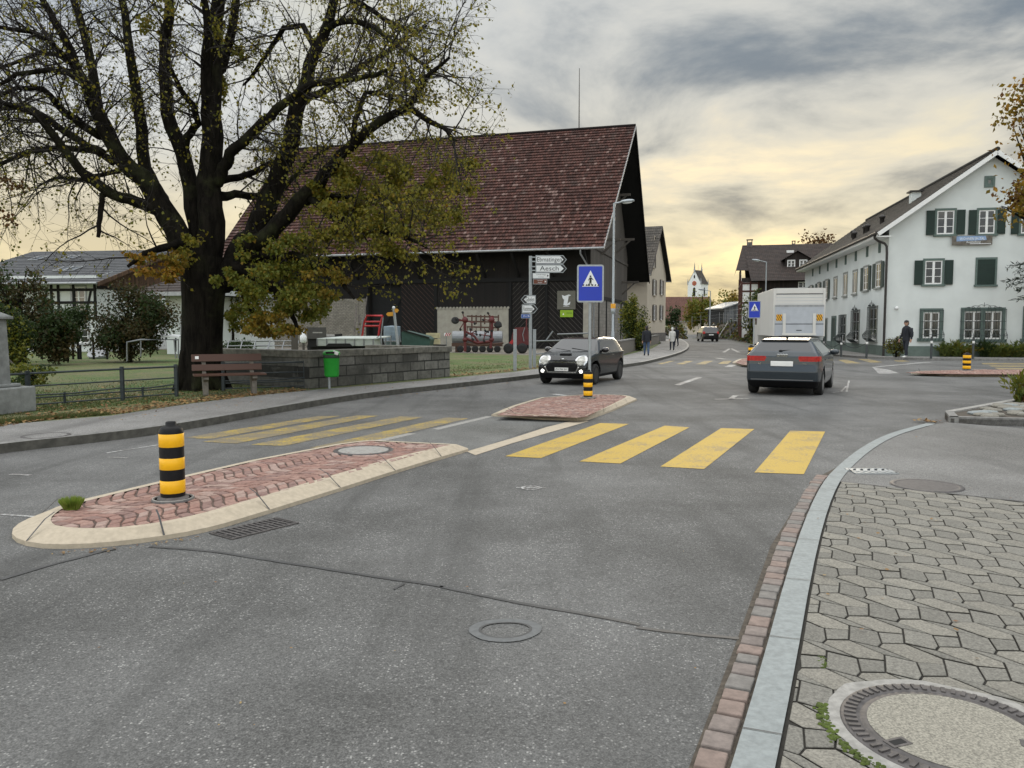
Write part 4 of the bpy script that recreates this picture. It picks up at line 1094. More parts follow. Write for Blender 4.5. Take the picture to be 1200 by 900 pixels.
xg, zg = BF.front(680, 291, -2.08); mb.tube([(xg, -2.05, EZ - .05), (xg, -2.05, EZ - .35), (xg + .55, -.12, EZ - 1.7), (xg + .55, -.12, .1)], .055, M['zinc'], 8); mb.build('gutter', barn)
mb = MB(); xm, zm = ridge_pt(679, 80, 9.0); mb.tube([(xm, 9, rz_), (xm, 9, zm)], [.05, .025], M['iron'], 6); mb.build('mast', roof)
# walls
L = 18.0; WH = EZ + .9
def roofz(y): return EZ + (rz_ - EZ) * (y + 2) / 11 if y < 9 else bzz + (rz_ - bzz) * (20 - y) / 11
mb = MB(); zl_ = BF.side(707, 331)[1] - ZS
zsplit0 = 3.55
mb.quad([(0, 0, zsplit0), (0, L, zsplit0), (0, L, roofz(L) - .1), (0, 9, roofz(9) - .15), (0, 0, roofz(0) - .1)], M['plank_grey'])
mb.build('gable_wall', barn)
mb = MB(); mb.b2((-.3, .003, -.1), (-.004, L, zsplit0), M['palestone'])
mb.quad([(-.05, .0, zsplit0 - .001), (.0, .0, zsplit0 - .001), (.0, L, zsplit0 - .001), (-.05, L, zsplit0 - .001)], M['palestone'])
mb.build('stone_base', barn)
mb = MB()
for y in (.15, 3.3, 6.6, 10.4, 14.2, 17.8): mb.b2((-.02, y - .14, 0), (.05, y + .14, zsplit0), M['beam'])
mb.b2((-.02, -.02, zsplit0 - .12), (.06, L, zsplit0 + .12), M['beam']); mb.b2((.0, 0, zsplit0 + 3.2), (.07, L, zsplit0 + 3.4), M['plank_grey'])
for y, z in ((14.6, 5.2), (11.5, 8.4), (9.0, 11.5), (4, 7.6)):
    mb.bar((0, y, z), (1.4, y, z), .16, M['plank_grey'], .18); mb.bar((0.05, y, z - 1.0), (1.1, y, z - .05), .12, M['plank_grey'], .12)
mb.build('timber_frame', barn)
fx = lambda px: BF.front(px, 380)[0]
fz = lambda py, px=600: BF.front(px, py)[1] - ZS
zh = fz(326); x1 = fx(598); x2 = fx(511); x3 = fx(431)
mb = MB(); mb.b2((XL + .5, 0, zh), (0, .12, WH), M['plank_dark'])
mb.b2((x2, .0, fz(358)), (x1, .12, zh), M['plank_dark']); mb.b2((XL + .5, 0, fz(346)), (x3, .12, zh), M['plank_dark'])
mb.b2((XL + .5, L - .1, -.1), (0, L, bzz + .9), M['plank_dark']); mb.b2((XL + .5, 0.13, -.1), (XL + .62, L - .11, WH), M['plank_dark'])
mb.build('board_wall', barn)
mb = MB(); mb.b2((x2, -.03, -.1), (x1, .10, fz(358.5)), M['cream']); n_ = 22
for k in range(n_): mb.lathe([(.09, -.03), (.09, .1)], M['cream'], (x2 + (x1 - x2) * (k + .5) / n_, 0, fz(358.5)), n=10, axis=Matrix.Rotation(PI / 2, 3, 'X'))
mb.build('rendered_panel', barn)
mb = MB(); mb.b2((XL + .5, -.03, -.1), (x3, .10, fz(346)), M['palebrick']); mb.build('brick_panel', barn)
mb = MB(); xp = fx(683.5); mb.b2((xp, -.05, -.1), (.02, .2, fz(331)), M['cream']); mb.build('corner_pier', barn)
mb = MB(); mb.b2((XL + .5, -.10, zh - .12), (.1, .05, zh + .14), M['beam'])
for x in (x1, x2, x3, (x1 + xp) / 2): mb.b2((x - .1, -.07, 0), (x + .1, .08, zh - .12), M['beam'])
for k in range(12):
    x = XL + 1 + k * 2.4; mb.bar((x, .05, EZ - 1.6), (x, -1.9, EZ - .15), .14, M['beam'], .16)
mb.build('beam', barn)
def door(xa, xb, mats):
    mb = MB(); xm = (xa + xb) / 2; zt = zh - .14
    if len(mats) == 2:
        mb.b2((xa, .02, .02), (xm, .08, zt), mats[0]); mb.b2((xm + .01, .02, .02), (xb, .08, zt), mats[1])
        mb.b2((xm - .06, .0, .02), (xm + .06, .019, zt), M['beam'])
    else: mb.b2((xa, .02, .02), (xb, .08, zt), mats[0])
    for s_, e_, sg in (((xa, xm, 1), (xm, xb, -1)) if len(mats) == 2 else ((xa, xb, -1),)) if False else []: pass
    return mb.build('door', barn)
def chevrons(dr, xa, xb, sg, n, zt):
    """raised battens laid diagonally over the door leaf"""
    mb = MB(); w = xb - xa
    lo = -w; 
    for k in range(n):
        c = -w + (zt + w) * (k + .5) / n
        pts = []
        xs0, xs1 = 0.0, w
        z0 = c + (0 if sg > 0 else w); z1 = c + (w if sg > 0 else 0)
        # clip the line between (0,z0) and (w,z1) to 0..zt
        a, b = Vector((0, z0)), Vector((w, z1))
        t0, t1 = 0.0, 1.0; dz = b.y - a.y
        for lim, s_ in ((0.03, 1), (zt - .03, -1)):
            tt = (lim - a.y) / dz
            if (dz > 0) == (s_ > 0): t0 = max(t0, tt)
            else: t1 = min(t1, tt)
        if t1 - t0 < .05: continue
        p, q = a.lerp(b, t0), a.lerp(b, t1)
        mb.bar((xa + p.x, .012, p.y), (xa + q.x, .012, q.y), .022, M['door_batten'], .018)
    mb.build('batten', dr)
M['door_batten'] = plain('door batten', (.10, .088, .078), .85, var=.35, scale=5)
M['door_batten2'] = plain('reddish door batten', (.10, .05, .036), .85, var=.35, scale=5)
xm = fx(642)
dr = door(x1 + .1, xp, [M['plank_dark'], M['plank_dark']]); zt_ = zh - .14
chevrons(dr, x1 + .15, (x1 + xp) / 2 - .07, 1, 20, zt_); chevrons(dr, (x1 + xp) / 2 + .07, xp - .05, -1, 20, zt_)
dr = door(fx(470), x2 - .1, [M['plank_dark']]); M['door_batten'] = M['door_batten2']; chevrons(dr, fx(470) + .05, x2 - .15, -1, 20, zt_)
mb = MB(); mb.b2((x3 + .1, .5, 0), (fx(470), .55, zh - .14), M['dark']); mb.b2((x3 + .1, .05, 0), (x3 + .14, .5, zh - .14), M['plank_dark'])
mb.bar((x3 + .3, .4, .3), (fx(468), .4, zh - 1.2), .05, M['beam'], .04); mb.build('doorway', barn)
# emblem panels on the barn door
a0, a1 = BF.front(653, 360.5, -.09), BF.front(674.5, 338.5, -.09)
mb = MB(); o0 = BF.o + BF.u * ((a0[0] + a1[0]) / 2) + BF.v * -.09
w, h = a1[0] - a0[0], a1[1] - a0[1]; zc = (a0[1] + a1[1]) / 2
M['emblem'] = plain('emblem olive grey', (.135, .13, .105), .7, var=.1)
sg = thing('emblem_panel', 'square olive panel with a pale beast emblem on the barn door', 'sign', (o0.x, o0.y, zc), yawb)
mb.b2((-w / 2, -.02, -h / 2), (w / 2, .02, h / 2), M['emblem']); mb.build('board', sg)
mb = MB(); q = lambda P: mb.quad([(a * w, -.023, b * h) for a, b in P], M['signwhite'])
q([(-.24, .28), (-.10, .22), (-.12, .02), (-.20, .1)]); q([(-.10, .22), (.14, .30), (.10, .02), (-.12, .02)]); q([(-.12, .02), (.10, .02), (.06, -.2), (-.14, -.16)]); q([(-.14, -.16), (.06, -.2), (.22, -.08), (.20, -.24), (0, -.30), (-.16, -.26)]); q([(.14, .30), (.26, .26), (.14, .2)])
mb.quad([(-.16 * w, -.022, -.34 * h), (.16 * w, -.022, -.34 * h), (.16 * w, -.022, -.32 * h), (-.16 * w, -.022, -.32 * h)][::1], M['signwhite'])
mb.build('emblem', sg)
a0, a1 = BF.front(656.5, 369.5, -.09), BF.front(671.5, 361.2, -.09); w, h = a1[0] - a0[0], a1[1] - a0[1]; zc = (a0[1] + a1[1]) / 2
o0 = BF.o + BF.u * ((a0[0] + a1[0]) / 2) + BF.v * -.09
M['lime'] = plain('lime panel', (.26, .42, .015), .5, var=.08)
mb = MB(); mb.M = Matrix.Translation((o0.x, o0.y, zc)) @ Matrix.Rotation(yawb, 4, 'Z'); mb.b2((-w / 2, -.02, -h / 2), (w / 2, .02, h / 2), M['lime'])
mb.quad([(-w * .32, -.023, -h * .18), (-w * .18, -.023, -h * .18), (-w * .25, -.023, h * .12)], M['signwhite'])
mb.quad([(0, -.023, -.05 * h), (w * .42, -.023, -.05 * h), (w * .42, -.023, .2 * h), (0, -.023, .2 * h)], plain('lime dark', (.16, .28, .01), .5))
tag(mb.build('notice_panel', origin=(o0.x, o0.y, zc)), 'small lime green panel below the beast emblem', 'sign')

# ---------------------------------------------------------------- generic building helpers
M['glass'] = plain('window glass', (.018, .022, .026), .06, var=.1, spec=.8)
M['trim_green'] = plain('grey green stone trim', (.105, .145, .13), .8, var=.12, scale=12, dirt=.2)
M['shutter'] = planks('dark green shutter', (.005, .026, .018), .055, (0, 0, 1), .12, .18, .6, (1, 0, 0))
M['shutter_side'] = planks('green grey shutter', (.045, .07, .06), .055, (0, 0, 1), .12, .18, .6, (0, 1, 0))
M['iron_grille'] = plain('wrought iron', (.045, .055, .055), .55, metal=.3, var=.15)
M['render_white'] = plain('white render', (.63, .66, .645), .92, var=.06, scale=.8, bump=.004, bscale=50, dirt=.16)
M['plinth'] = plain('green plinth', (.13, .17, .15), .85, var=.1, scale=4, dirt=.3)
M['frame_white'] = plain('white window frame', (.74, .74, .73), .5, var=.03)
def T_front(fr, x, z, y=0): return Matrix.Translation((x, y, z))
def T_side(fr, y, z, x=0): return Matrix.Translation((x, y, z)) @ Matrix.Rotation(-PI / 2, 4, 'Z')
def window(root, T, w, h, trim, tw=.10, sashes=2, rows=3, shut=None, shutmat=None, frame=None, sill=True, closed=False, depth=.10, glass=None):
    """window centred at T (local x right, -y outwards, z up): stone surround, frame, panes, shutters"""
    mb = MB(); mb.M = T; g = depth
    for s in (-1, 1): mb.b2((s * (w / 2 + tw), -.045, -h / 2), (s * w / 2, .02, h / 2), trim)
    mb.b2((-w / 2 - tw, -.045, h / 2), (w / 2 + tw, .02, h / 2 + tw * 1.15), trim)
    if sill: mb.b2((-w / 2 - tw * 1.5, -.10, -h / 2 - tw), (w / 2 + tw * 1.5, .02, -h / 2), trim)
    else: mb.b2((-w / 2 - tw, -.045, -h / 2 - tw), (w / 2 + tw, .02, -h / 2), trim)
    win = mb.build('window', root)
    if closed:
        mb = MB(); mb.M = T; mb.b2((-w / 2, -.03, -h / 2), (w / 2, .01, h / 2), shutmat); mb.build('shutter', win)
    else:
        mb = MB(); mb.M = T; f = .055; fm = frame or M['frame_white']; pw = w / sashes
        for k in range(sashes):
            a, b = -w / 2 + k * pw, -w / 2 + (k + 1) * pw
            mb.b2((a, -.022, -h / 2), (a + f, .0, h / 2), fm); mb.b2((b - f, -.022, -h / 2), (b, .0, h / 2), fm)
            mb.b2((a + f, -.022, -h / 2), (b - f, .0, -h / 2 + f * 1.3), fm); mb.b2((a + f, -.022, h / 2 - f), (b - f, .0, h / 2), fm)
            for r_ in range(1, rows): z = -h / 2 + h * r_ / rows; mb.b2((a + f, -.018, z - .013), (b - f, .0, z + .013), fm)
        mb.build('frame', win)
        mb = MB(); mb.M = T; mb.quad([(-w / 2, -.006, -h / 2), (w / 2, -.006, -h / 2), (w / 2, -.006, h / 2), (-w / 2, -.006, h / 2)], glass or M['glass']); mb.build('pane', win)
    if shut:
        for s in shut:
            mb = MB(); mb.M = T; sw = w * .5
            mb.b2((s * (w / 2 + tw + .015), -.075, -h / 2 - .02), (s * (w / 2 + tw + sw), -.035, h / 2 + .02), shutmat)
            mb.build('shutter', win)
    return win
def grille(win, T, w, h, ornate=True, out=.2):
    mb = MB(); mb.M = T; k = M['iron_grille']; n = max(4, round(w / .17))
    for i in range(n + 1):
        x = -w / 2 + w * i / n
        pts = [(x, -.14, h / 2), (x, -.14, -.05 * h), (x, -.16, -.18 * h), (x, -.14 - out, -.30 * h), (x, -.14 - out * .9, -.40 * h), (x, -.14, -.48 * h), (x, -.08, -h / 2)]
        mb.tube(pts, .013, k, 5, False)
    for s in (-1, 1):
        x = s * (w / 2 + .01)
        for zz in (.48, .12, -.12, -.45): mb.tube([(x, -.02, zz * h), (x, -.14, zz * h)], .013, k, 5, False)
        mb.tube([(x, -.03 - .10 * (1 - math.cos(a)) , -.30 * h + .10 * math.sin(a)) for a in [2 * PI * q / 12 for q in range(13)]], .008, k, 5, False)
        mb.tube([(x, -.20 - .07 * (1 - math.cos(a)) , -.33 * h + .07 * math.sin(a)) for a in [2 * PI * q / 12 for q in range(13)]], .008, k, 5, False)
    for zz, yy in ((.48, -.14), (.12, -.14), (-.12, -.15), (-.30, -.14 - out)): mb.tube([(-w / 2, yy, zz * h), (w / 2, yy, zz * h)], .013, k, 5, False)
    if ornate:
        z0 = h / 2
        for s in (-1, 1):
            mb.tube([(s * w * .42 * (1 - q / 12), -.14, z0 + .03 + .16 * math.sin(PI * .5 * q / 12) + .025 * math.sin(q * 1.4)) for q in range(13)], .011, k, 5, False)
            for cx, rr in ((.12, .06), (.24, .05), (.34, .035)): mb.tube([(s * w * cx + rr * math.cos(a), -.14, z0 + .06 + rr * math.sin(a)) for a in [2 * PI * q / 10 for q in range(11)]], .013, k, 5, False)
        mb.tube([(0, -.14, z0 + .1), (0, -.14, z0 + .32)], .012, k, 5, False)
    mb.build('grille', win)

# ---------------------------------------------------------------- white house on the right
PW = G(1037, 417.2, .1); yaww = rad(-11.4); PW.z = .1
WF = Frame(PW, yaww)
wh = thing('white_house', 'long white rendered house with dark green shutters and gable', 'house', PW, yaww)
HWID, HLEN = 10.4, 25.5
def wz(px, py, side=False): return (WF.side(px, py) if side else WF.front(px, py))[1] - .1
# ridge height from the photo's peak
kk = ray(1165, 176); k_r = kk.x / kk.y
xr = (k_r * PW.y - PW.x) / (WF.u.x - k_r * WF.u.y); HWID = 2 * xr
zr = D(1165, 177.5, (PW + WF.u * xr).y).z - .1
ezl = WF.side(1040, 266.5)[1] - .1
slope = (zr - .25 - ezl) / xr
mb = MB()
zE = zr - .25 - slope * xr
mb.quad([(0, 0, 0), (HWID, 0, 0), (HWID, 0, zE), (xr, 0, zr - .25), (0, 0, zE)], M['render_white'])
mb.quad([(0, HLEN, 0), (0, 0, 0), (0, 0, zE), (0, HLEN, zE)], M['render_white']); mb.quad([(HWID, 0, 0), (HWID, HLEN, 0), (HWID, HLEN, zE), (HWID, 0, zE)], M['render_white'])
mb.quad([(HWID, HLEN, 0), (0, HLEN, 0), (0, HLEN, zE), (xr, HLEN, zr - .25), (HWID, HLEN, zE)], M['render_white'])
mb.build('wall', wh)
mb = MB(); mb.b2((-.03, -.03, -.1), (HWID + .03, .05, .52), M['plinth']); mb.b2((-.03, .051, -.1), (.05, HLEN, .52), M['plinth']); mb.build('plinth', wh)
mb = MB(); ov = .62; fo = .45
def rz(x): return zr - slope * abs(x - xr)
courses(mb, (-ov, HLEN + .3, rz(-ov)), (-ov, -fo, rz(-ov)), (xr, -fo, zr), (xr, HLEN + .3, zr), M['tile_grey'], 22, .03)
courses(mb, (HWID + ov, -fo, rz(-ov)), (HWID + ov, HLEN + .3, rz(-ov)), (xr, HLEN + .3, zr), (xr, -fo, zr), M['tile_grey'], 22, .03)
mb.tube([(xr, -fo, zr + .03), (xr, HLEN + .3, zr + .03)], .12, M['tile_grey'], 8)
rf = mb.build('roof', wh)
mb = MB()
for s in (-1, 1):
    xe = xr + s * (xr + ov)
    mb.bar((xe, -fo - .02, rz(-ov) - .12), (xr, -fo - .02, zr - .12), .04, M['frame_white'], .20)
    mb.quad([(xe, -fo, rz(-ov) - .03), (xr, -fo, zr - .03), (xr, HLEN + .3, zr - .03), (xe, HLEN + .3, rz(-ov) - .03)][::s], M['beam'])
mb.b2((-ov, -fo + .03, rz(-ov) - .26), (.0, HLEN + .3, rz(-ov) - .2), M['frame_white']); mb.b2((-ov - .03, -fo + .03, rz(-ov) - .24), (-ov + .01, HLEN + .3, rz(-ov) - .03), M['frame_white'])
mb.build('fascia', rf)
mb = MB(); zg = rz(-ov) - .06; M['pipe'] = plain('dark downpipe', (.03, .026, .024), .5, metal=.2)
mb.tube([(-ov - .09, -fo, zg), (-ov - .09, HLEN + .3, zg)], .075, M['pipe'], 10); mb.tube([(-ov - .09, -.1, zg - .05), (-ov - .09, -.1, zg - .22), (-ov + .1, -.1, zg - .38), (-.22, -.1, zg - .5), (-.12, -.1, zg - .65), (-.10, -.1, zg - 1.0), (-.10, -.1, 0)], .06, M['pipe'], 10)
mb.build('gutter', wh)
for px, py, w in ((1098, 212, .75),):
    k = ray(px, py); y_, x_ = 5.5, 2.5
    mb = MB(); mb.b2((x_, y_, rz(x_) - .3), (x_ + .5, y_ + .5, rz(x_) + .6), M['render_white']); mb.b2((x_ - .12, y_ - .12, rz(x_) + .6), (x_ + .62, y_ + .62, rz(x_) + .68), M['pipe']); mb.build('chimney', rf)
for y_, x_ in ((5.2, .9), (6.6, .45), (7.4, .5), (9.3, .3), (13, 1.0)):
    mb = MB(); mb.lathe([(.12, -.2), (.12, .28), (.17, .30), (.17, .40), (.06, .48), (0, .48)], M['pipe'], (x_, y_, rz(x_)), n=12); mb.build('vent_pipe', rf)
def fw(x0, x1, y0, y1):
    a, b = WF.front(x0, y1), WF.front(x1, y0); return (a[0] + b[0]) / 2, (a[1] + b[1]) / 2 - .1, b[0] - a[0], b[1] - a[1]
for x0, x1, y0, y1 in ((1097.3, 1118.6, 244.2, 272.6), (1146.2, 1166.4, 243.6, 272), (1196, 1216, 242.5, 271.5)):
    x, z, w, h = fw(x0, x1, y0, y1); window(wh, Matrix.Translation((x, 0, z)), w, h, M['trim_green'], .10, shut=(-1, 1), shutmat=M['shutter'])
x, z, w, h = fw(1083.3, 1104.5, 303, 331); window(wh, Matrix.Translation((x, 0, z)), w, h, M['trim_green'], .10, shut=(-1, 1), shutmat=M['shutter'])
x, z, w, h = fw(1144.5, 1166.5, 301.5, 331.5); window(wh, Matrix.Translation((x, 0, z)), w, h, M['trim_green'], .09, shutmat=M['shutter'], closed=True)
x, z, w, h = fw(1156.5, 1163, 207, 214.5); window(wh, Matrix.Translation((x, 0, z)), w, h, M['trim_green'], .12, sashes=1, rows=1, frame=M['trim_green'], sill=False)
x, z, w, h = fw(1081, 1101, 363.5, 394); T_ = Matrix.Translation((x, 0, z)); wn = window(wh, T_, w, h, M['trim_green'], .17); grille(wn, T_, w + .3, h + .25, False, .24)
x, z, w, h = fw(1129, 1174, 362.5, 395); T_ = Matrix.Translation((x, 0, z)); wn = window(wh, T_, w, h, M['trim_green'], .17, sashes=4)
mb = MB(); mb.M = T_; mb.b2((-.1, -.046, -h / 2), (.1, -.023, h / 2), M['trim_green']); mb.build('mullion', wn); grille(wn, T_, w + .34, h + .25, True, .24)
x, z, w, h = fw(1202, 1222, 361, 394.5); T_ = Matrix.Translation((x, 0, z)); wn = window(wh, T_, w, h, M['trim_green'], .17); grille(wn, T_, w + .3, h + .25, False, .24)
x, z = WF.front(1050.5, 358.8); mb = MB(); mb.ball((x, -.06, z - .1), (.09, .07, .09), M['frame_white'], 8); mb.build('outside_light', wh)
def sw(x0, x1, y0, y1, sh=False):
    """opening on the long side between photo columns x0..x1; y0,y1 rows at its middle"""
    xm = (x0 + x1) / 2; a, b = WF.side(x1, y0)[0], WF.side(x0, y0)[0]; c = WF.side(xm, y0)[1]; d = WF.side(xm, y1)[1]
    return (a + b) / 2, (c + d) / 2 - .1, abs(b - a), abs(c - d)
def side_T(y, z): return Matrix.Translation((0, y, z)) @ Matrix.Rotation(-PI / 2, 4, 'Z')
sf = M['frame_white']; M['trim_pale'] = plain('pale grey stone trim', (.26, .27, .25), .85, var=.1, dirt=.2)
for px, py in ((1031.3, 287.8), (1016.8, 293), (1003.4, 298.4), (991.5, 303), (980.7, 307), (970.5, 311.4), (961, 315), (952.8, 318)):
    y, z = WF.side(px, py); window(wh, side_T(y, z - .1), .26, .42, M['trim_green'], .07, 1, 1, frame=M['trim_green'], sill=False)
for x0, x1, y0, y1, sh in ((1027, 1034, 306, 334.5, 1), (1012.5, 1019, 311, 338, 1), (999.7, 1005.8, 316, 342, 0), (988.7, 994, 319, 344.5, 0), (977, 982.3, 324, 346.5, 0), (967, 971.6, 327, 348.5, 1), (957.5, 962, 330.5, 352, 1), (949, 953, 334, 354, 1)):
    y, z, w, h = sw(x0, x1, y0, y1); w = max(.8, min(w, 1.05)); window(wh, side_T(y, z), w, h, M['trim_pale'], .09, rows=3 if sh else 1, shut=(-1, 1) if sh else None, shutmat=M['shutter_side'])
for x0, x1, y0, y1, orn in ((1018, 1031, 359, 396.3, 1), (999, 1009.5, 363.5, 397.8, 1), (986, 991.5, 369, 398.8, 0)):
    y, z, w, h = sw(x0, x1, y0, y1); w = min(w, 1.5); T_ = side_T(y, z); wn = window(wh, T_, w, h, M['trim_pale'], .12); grille(wn, T_, w + .25, h + .2, orn, .22)
y, z, w, h = sw(974.5, 981, 371.5, 412.5); T_ = side_T(y, z); mb = MB(); mb.M = T_
w = 1.15; h = 2.35; z0 = -h / 2
for s in (-1, 1): mb.b2((s * (w / 2 + .16), -.05, z0), (s * w / 2, .02, h / 2), M['trim_green'])
mb.b2((-w / 2 - .16, -.05, h / 2), (w / 2 + .16, .02, h / 2 + .18), M['trim_green']); mb.b2((-w / 2, -.015, z0), (w / 2, .0, h / 2), M['shutter_side']); mb.b2((-w / 2 - .2, -.3, z0 - .12), (w / 2 + .2, .0, z0), M['concrete'])
dn = mb.build('door', wh); mb = MB(); mb.M = T_; mb.ball((.4, -.06, -.1), .035, M['steel'], 6); mb.build('handle', dn)
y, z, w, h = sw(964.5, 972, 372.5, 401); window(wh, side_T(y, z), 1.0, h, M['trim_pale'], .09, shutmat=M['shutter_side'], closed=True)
# banner
x, z, w, h = fw(1114.5, 1162, 273.6, 285.4)
bo = WF.o + WF.u * x - WF.v * .13
bt = thing('banner', 'printed landscape banner with white lettering under the attic windows', 'banner', (bo.x, bo.y, z + .1), yaww)
mb = MB(); mb.b2((-w / 2, -.012, -h / 2), (w / 2, .012, h / 2), plain('banner print', (.12, .105, .085), .6, var=.5, scale=7))
mb.quad([(-w * .39, -.014, -h * .1), (w * .36, -.014, 0), (w * .33, -.014, h * .46), (-w * .39, -.014, h * .46)], plain('banner sky', (.22, .32, .50), .6, var=.25, scale=5))
T_ = Matrix.Rotation(PI / 2, 4, 'X')
mb.text('WOHNEN IM TAL', h * .40, M['signwhite'], Matrix.Translation((0, -.018, h * .16)) @ T_, width=w * .62); mb.text('Ausstellung', h * .34, M['signwhite'], Matrix.Translation((w * .03, -.018, -h * .19)) @ T_, width=w * .36)
mb.quad([(-.05 * w, -.0175, -.41 * h), (w * .47, -.0175, -.41 * h), (w * .47, -.0175, -.35 * h), (-.05 * w, -.0175, -.35 * h)], M['signwhite'])
mb.build('print', bt)
# ---------------------------------------------------------------- pale house beyond the barn
M['render_cream'] = plain('cream wall render', (.50, .44, .355), .92, var=.05, scale=1.5, dirt=.15)
M['stone_base'] = plain('rubble base', (.12, .11, .10), .9, var=.4, scale=4, bump=.02, bscale=10)
M['shut_brown'] = planks('brown grey shutter', (.055, .045, .04), .07, (0, 0, 1), .15, .15, .7, (1, 0, 0))
M['trim_sand'] = plain('sandstone trim', (.38, .33, .27), .85, var=.1)
def gable_house(name, label, cat, front, yaw, W, Lh, eave, ridge, ov, wallm, roofm, base=0.0, courses_n=18, basem=None):
    """gable faces local -y; W wide (x from 0), Lh long (y)"""
    t = thing(name, label, cat, front, yaw)
    xr_ = W / 2; sl = (ridge - eave) / xr_
    mb = MB()
    for y, s in ((0, 1), (Lh, -1)):
        P = [(0, y, base), (W, y, base), (W, y, eave), (xr_, y, ridge - .05), (0, y, eave)]
        mb.quad(P if s > 0 else P[::-1], wallm)
    mb.quad([(0, Lh, base), (0, 0, base), (0, 0, eave), (0, Lh, eave)], wallm); mb.quad([(W, 0, base), (W, Lh, base), (W, Lh, eave), (W, 0, eave)], wallm)
    mb.build('wall', t)
    if base > 0:
        mb = MB(); mb.b2((-.06, -.06, -.2), (W + .06, Lh + .06, base), basem or M['stone_base']); mb.build('stone_base', t)
    mb = MB(); ze = eave - sl * ov
    courses(mb, (-ov, Lh + ov * .6, ze + .08), (-ov, -ov * .6, ze + .08), (xr_, -ov * .6, ridge + .1), (xr_, Lh + ov * .6, ridge + .1), roofm, courses_n)
    courses(mb, (W + ov, -ov * .6, ze + .08), (W + ov, Lh + ov * .6, ze + .08), (xr_, Lh + ov * .6, ridge + .1), (xr_, -ov * .6, ridge + .1), roofm, courses_n)
    rf = mb.build('roof', t)
    mb = MB()
    for s in (-1, 1):
        xe = xr_ + s * (xr_ + ov)
        mb.bar((xe, -ov * .6, ze - .02), (xr_, -ov * .6, ridge), .05, M['shut_brown'], .2)
        mb.quad([(xe, -ov * .6, ze + .05), (xr_, -ov * .6, ridge + .07), (xr_, Lh + ov * .6, ridge + .07), (xe, Lh + ov * .6, ze + .05)][::s], M['beam'])
        mb.tube([(xe + s * .06, -ov * .6, ze), (xe + s * .06, Lh + ov * .6, ze)], .06, M['zinc'], 8)
    mb.build('fascia', rf)
    return t, rf
# gable runs away from us along the street
pk = D(771, 265, 78); d_ = Vector((.345, .939, 0)); yw = math.atan2(d_.y, d_.x)
Wd = 10.6; fr = Vector((pk.x, pk.y, 0)) - d_ * (Wd / 2)
ez = D(785, 329, 83).z + .55
ph, phr = gable_house('pale_house', 'pale rendered house with brown shutters beside the street behind the barn', 'house', fr, yw, Wd, 14, ez, pk.z - .1, .75, M['render_cream'], M['tile_grey'], 1.0)
PF = Frame(fr, yw)
for px, py, w, h in ((765.5, 304, 1.0, 1.5), (775, 337, .95, 1.45), (774.6, 366.5, .95, 1.45), (766.5, 337, .95, 1.45), (766.5, 366.5, .95, 1.45)):
    x, z = PF.front(px, py); window(ph, Matrix.Translation((x, 0, z)), w, h, M['trim_sand'], .1, shut=(-1, 1), shutmat=M['shut_brown'])
x, z = PF.front(767.3, 280.5); window(ph, Matrix.Translation((x, 0, z)), .4, .5, M['trim_sand'], .08, 1, 1, frame=M['trim_sand'], sill=False)
for y, z in ((3.0, 2.4), (3.0, 5.0), (7.0, 2.4), (7.0, 5.0)): window(ph, Matrix.Translation((0, y, z)) @ Matrix.Rotation(-PI / 2, 4, 'Z'), .95, 1.45, M['trim_sand'], .1, shut=(-1, 1), shutmat=M['shut_brown'])
# ---------------------------------------------------------------- dark half timbered farmhouse
fo_ = D(868, 400, 86); fo_.z = 0
fh = thing('farmhouse', 'dark half timbered farmhouse with big brown roof and dormer behind the lorry', 'house', fo_, rad(-14.5))
FF = Frame(fo_, rad(-14.5))
M['timber_red'] = plain('red brown timber', (.07, .024, .018), .8, var=.2)
M['dark_boards'] = planks('farmhouse boards', (.028, .02, .017), .22)
ez = FF.front(900, 329, -1)[1]; rzz = D(900, 289, 93).z; xe = 14.0
mb = MB(); mb.b2((0, 0, 0), (xe, 12, ez + .4), M['dark_boards']); mb.b2((-.02, -.02, 0), (1.75, 1.5, ez - .1), M['white'])
mb.quad([(-.03, 12, 0), (-.03, 0, 0), (-.03, 0, ez), (-.03, 6, rzz - .5), (-.03, 12, ez)], M['white']); mb.build('wall', fh)
mb = MB()
for z in (ez - 2.3, ez - 1.05, ez - .2): mb.b2((-.06, -.06, z - .09), (1.8, -.021, z + .09), M['timber_red'])
for x in (0.0, .9, 1.75): mb.b2((x - .09, -.065, 0), (x + .09, -.022, ez), M['timber_red'])
for z in (ez - 2.3, ez - .2): mb.b2((-.09, 0, z - .09), (-.031, 12, z + .09), M['timber_red'])
for y in (.2, 2, 4, 6, 8, 10): mb.b2((-.095, y - .09, 0), (-.032, y + .09, ez + min(y, 12 - y) * .4), M['timber_red'])
mb.build('timber_frame', fh)
mb = MB(); z0 = ez
courses(mb, (.9, -1.2, z0), (xe + 1, -1.2, z0), (xe + 1, 6, rzz), (.2, 6, rzz), M['tile_dark'], 26); courses(mb, (xe + 1, 13.2, z0), (.9, 13.2, z0), (.2, 6, rzz), (xe + 1, 6, rzz), M['tile_dark'], 20)
zh_ = z0 + (rzz - z0) * .28
courses(mb, (-.6, 1.0, zh_), (2.4, 1.0, zh_), (2.2, 6, rzz + .02), (.15, 6, rzz + .02), M['tile_dark'], 18)
mb.quad([(-.6, 1.0, zh_), (.15, 6, rzz), (-.6, 11, zh_)], M['tile_dark'])
frf = mb.build('roof', fh)
x, z = FF.front(934, 309, 1.6)
mb = MB(); mb.b2((x - 1.25, 1.4, z - 1.2), (x + 1.25, 5, z + .55), M['dark_boards'])
mb.extrude([(x - 1.25, 1.4, z + .55), (x + 1.25, 1.4, z + .55), (x, 1.4, z + 1.25)], (0, 4, 0), M['dark_boards'])
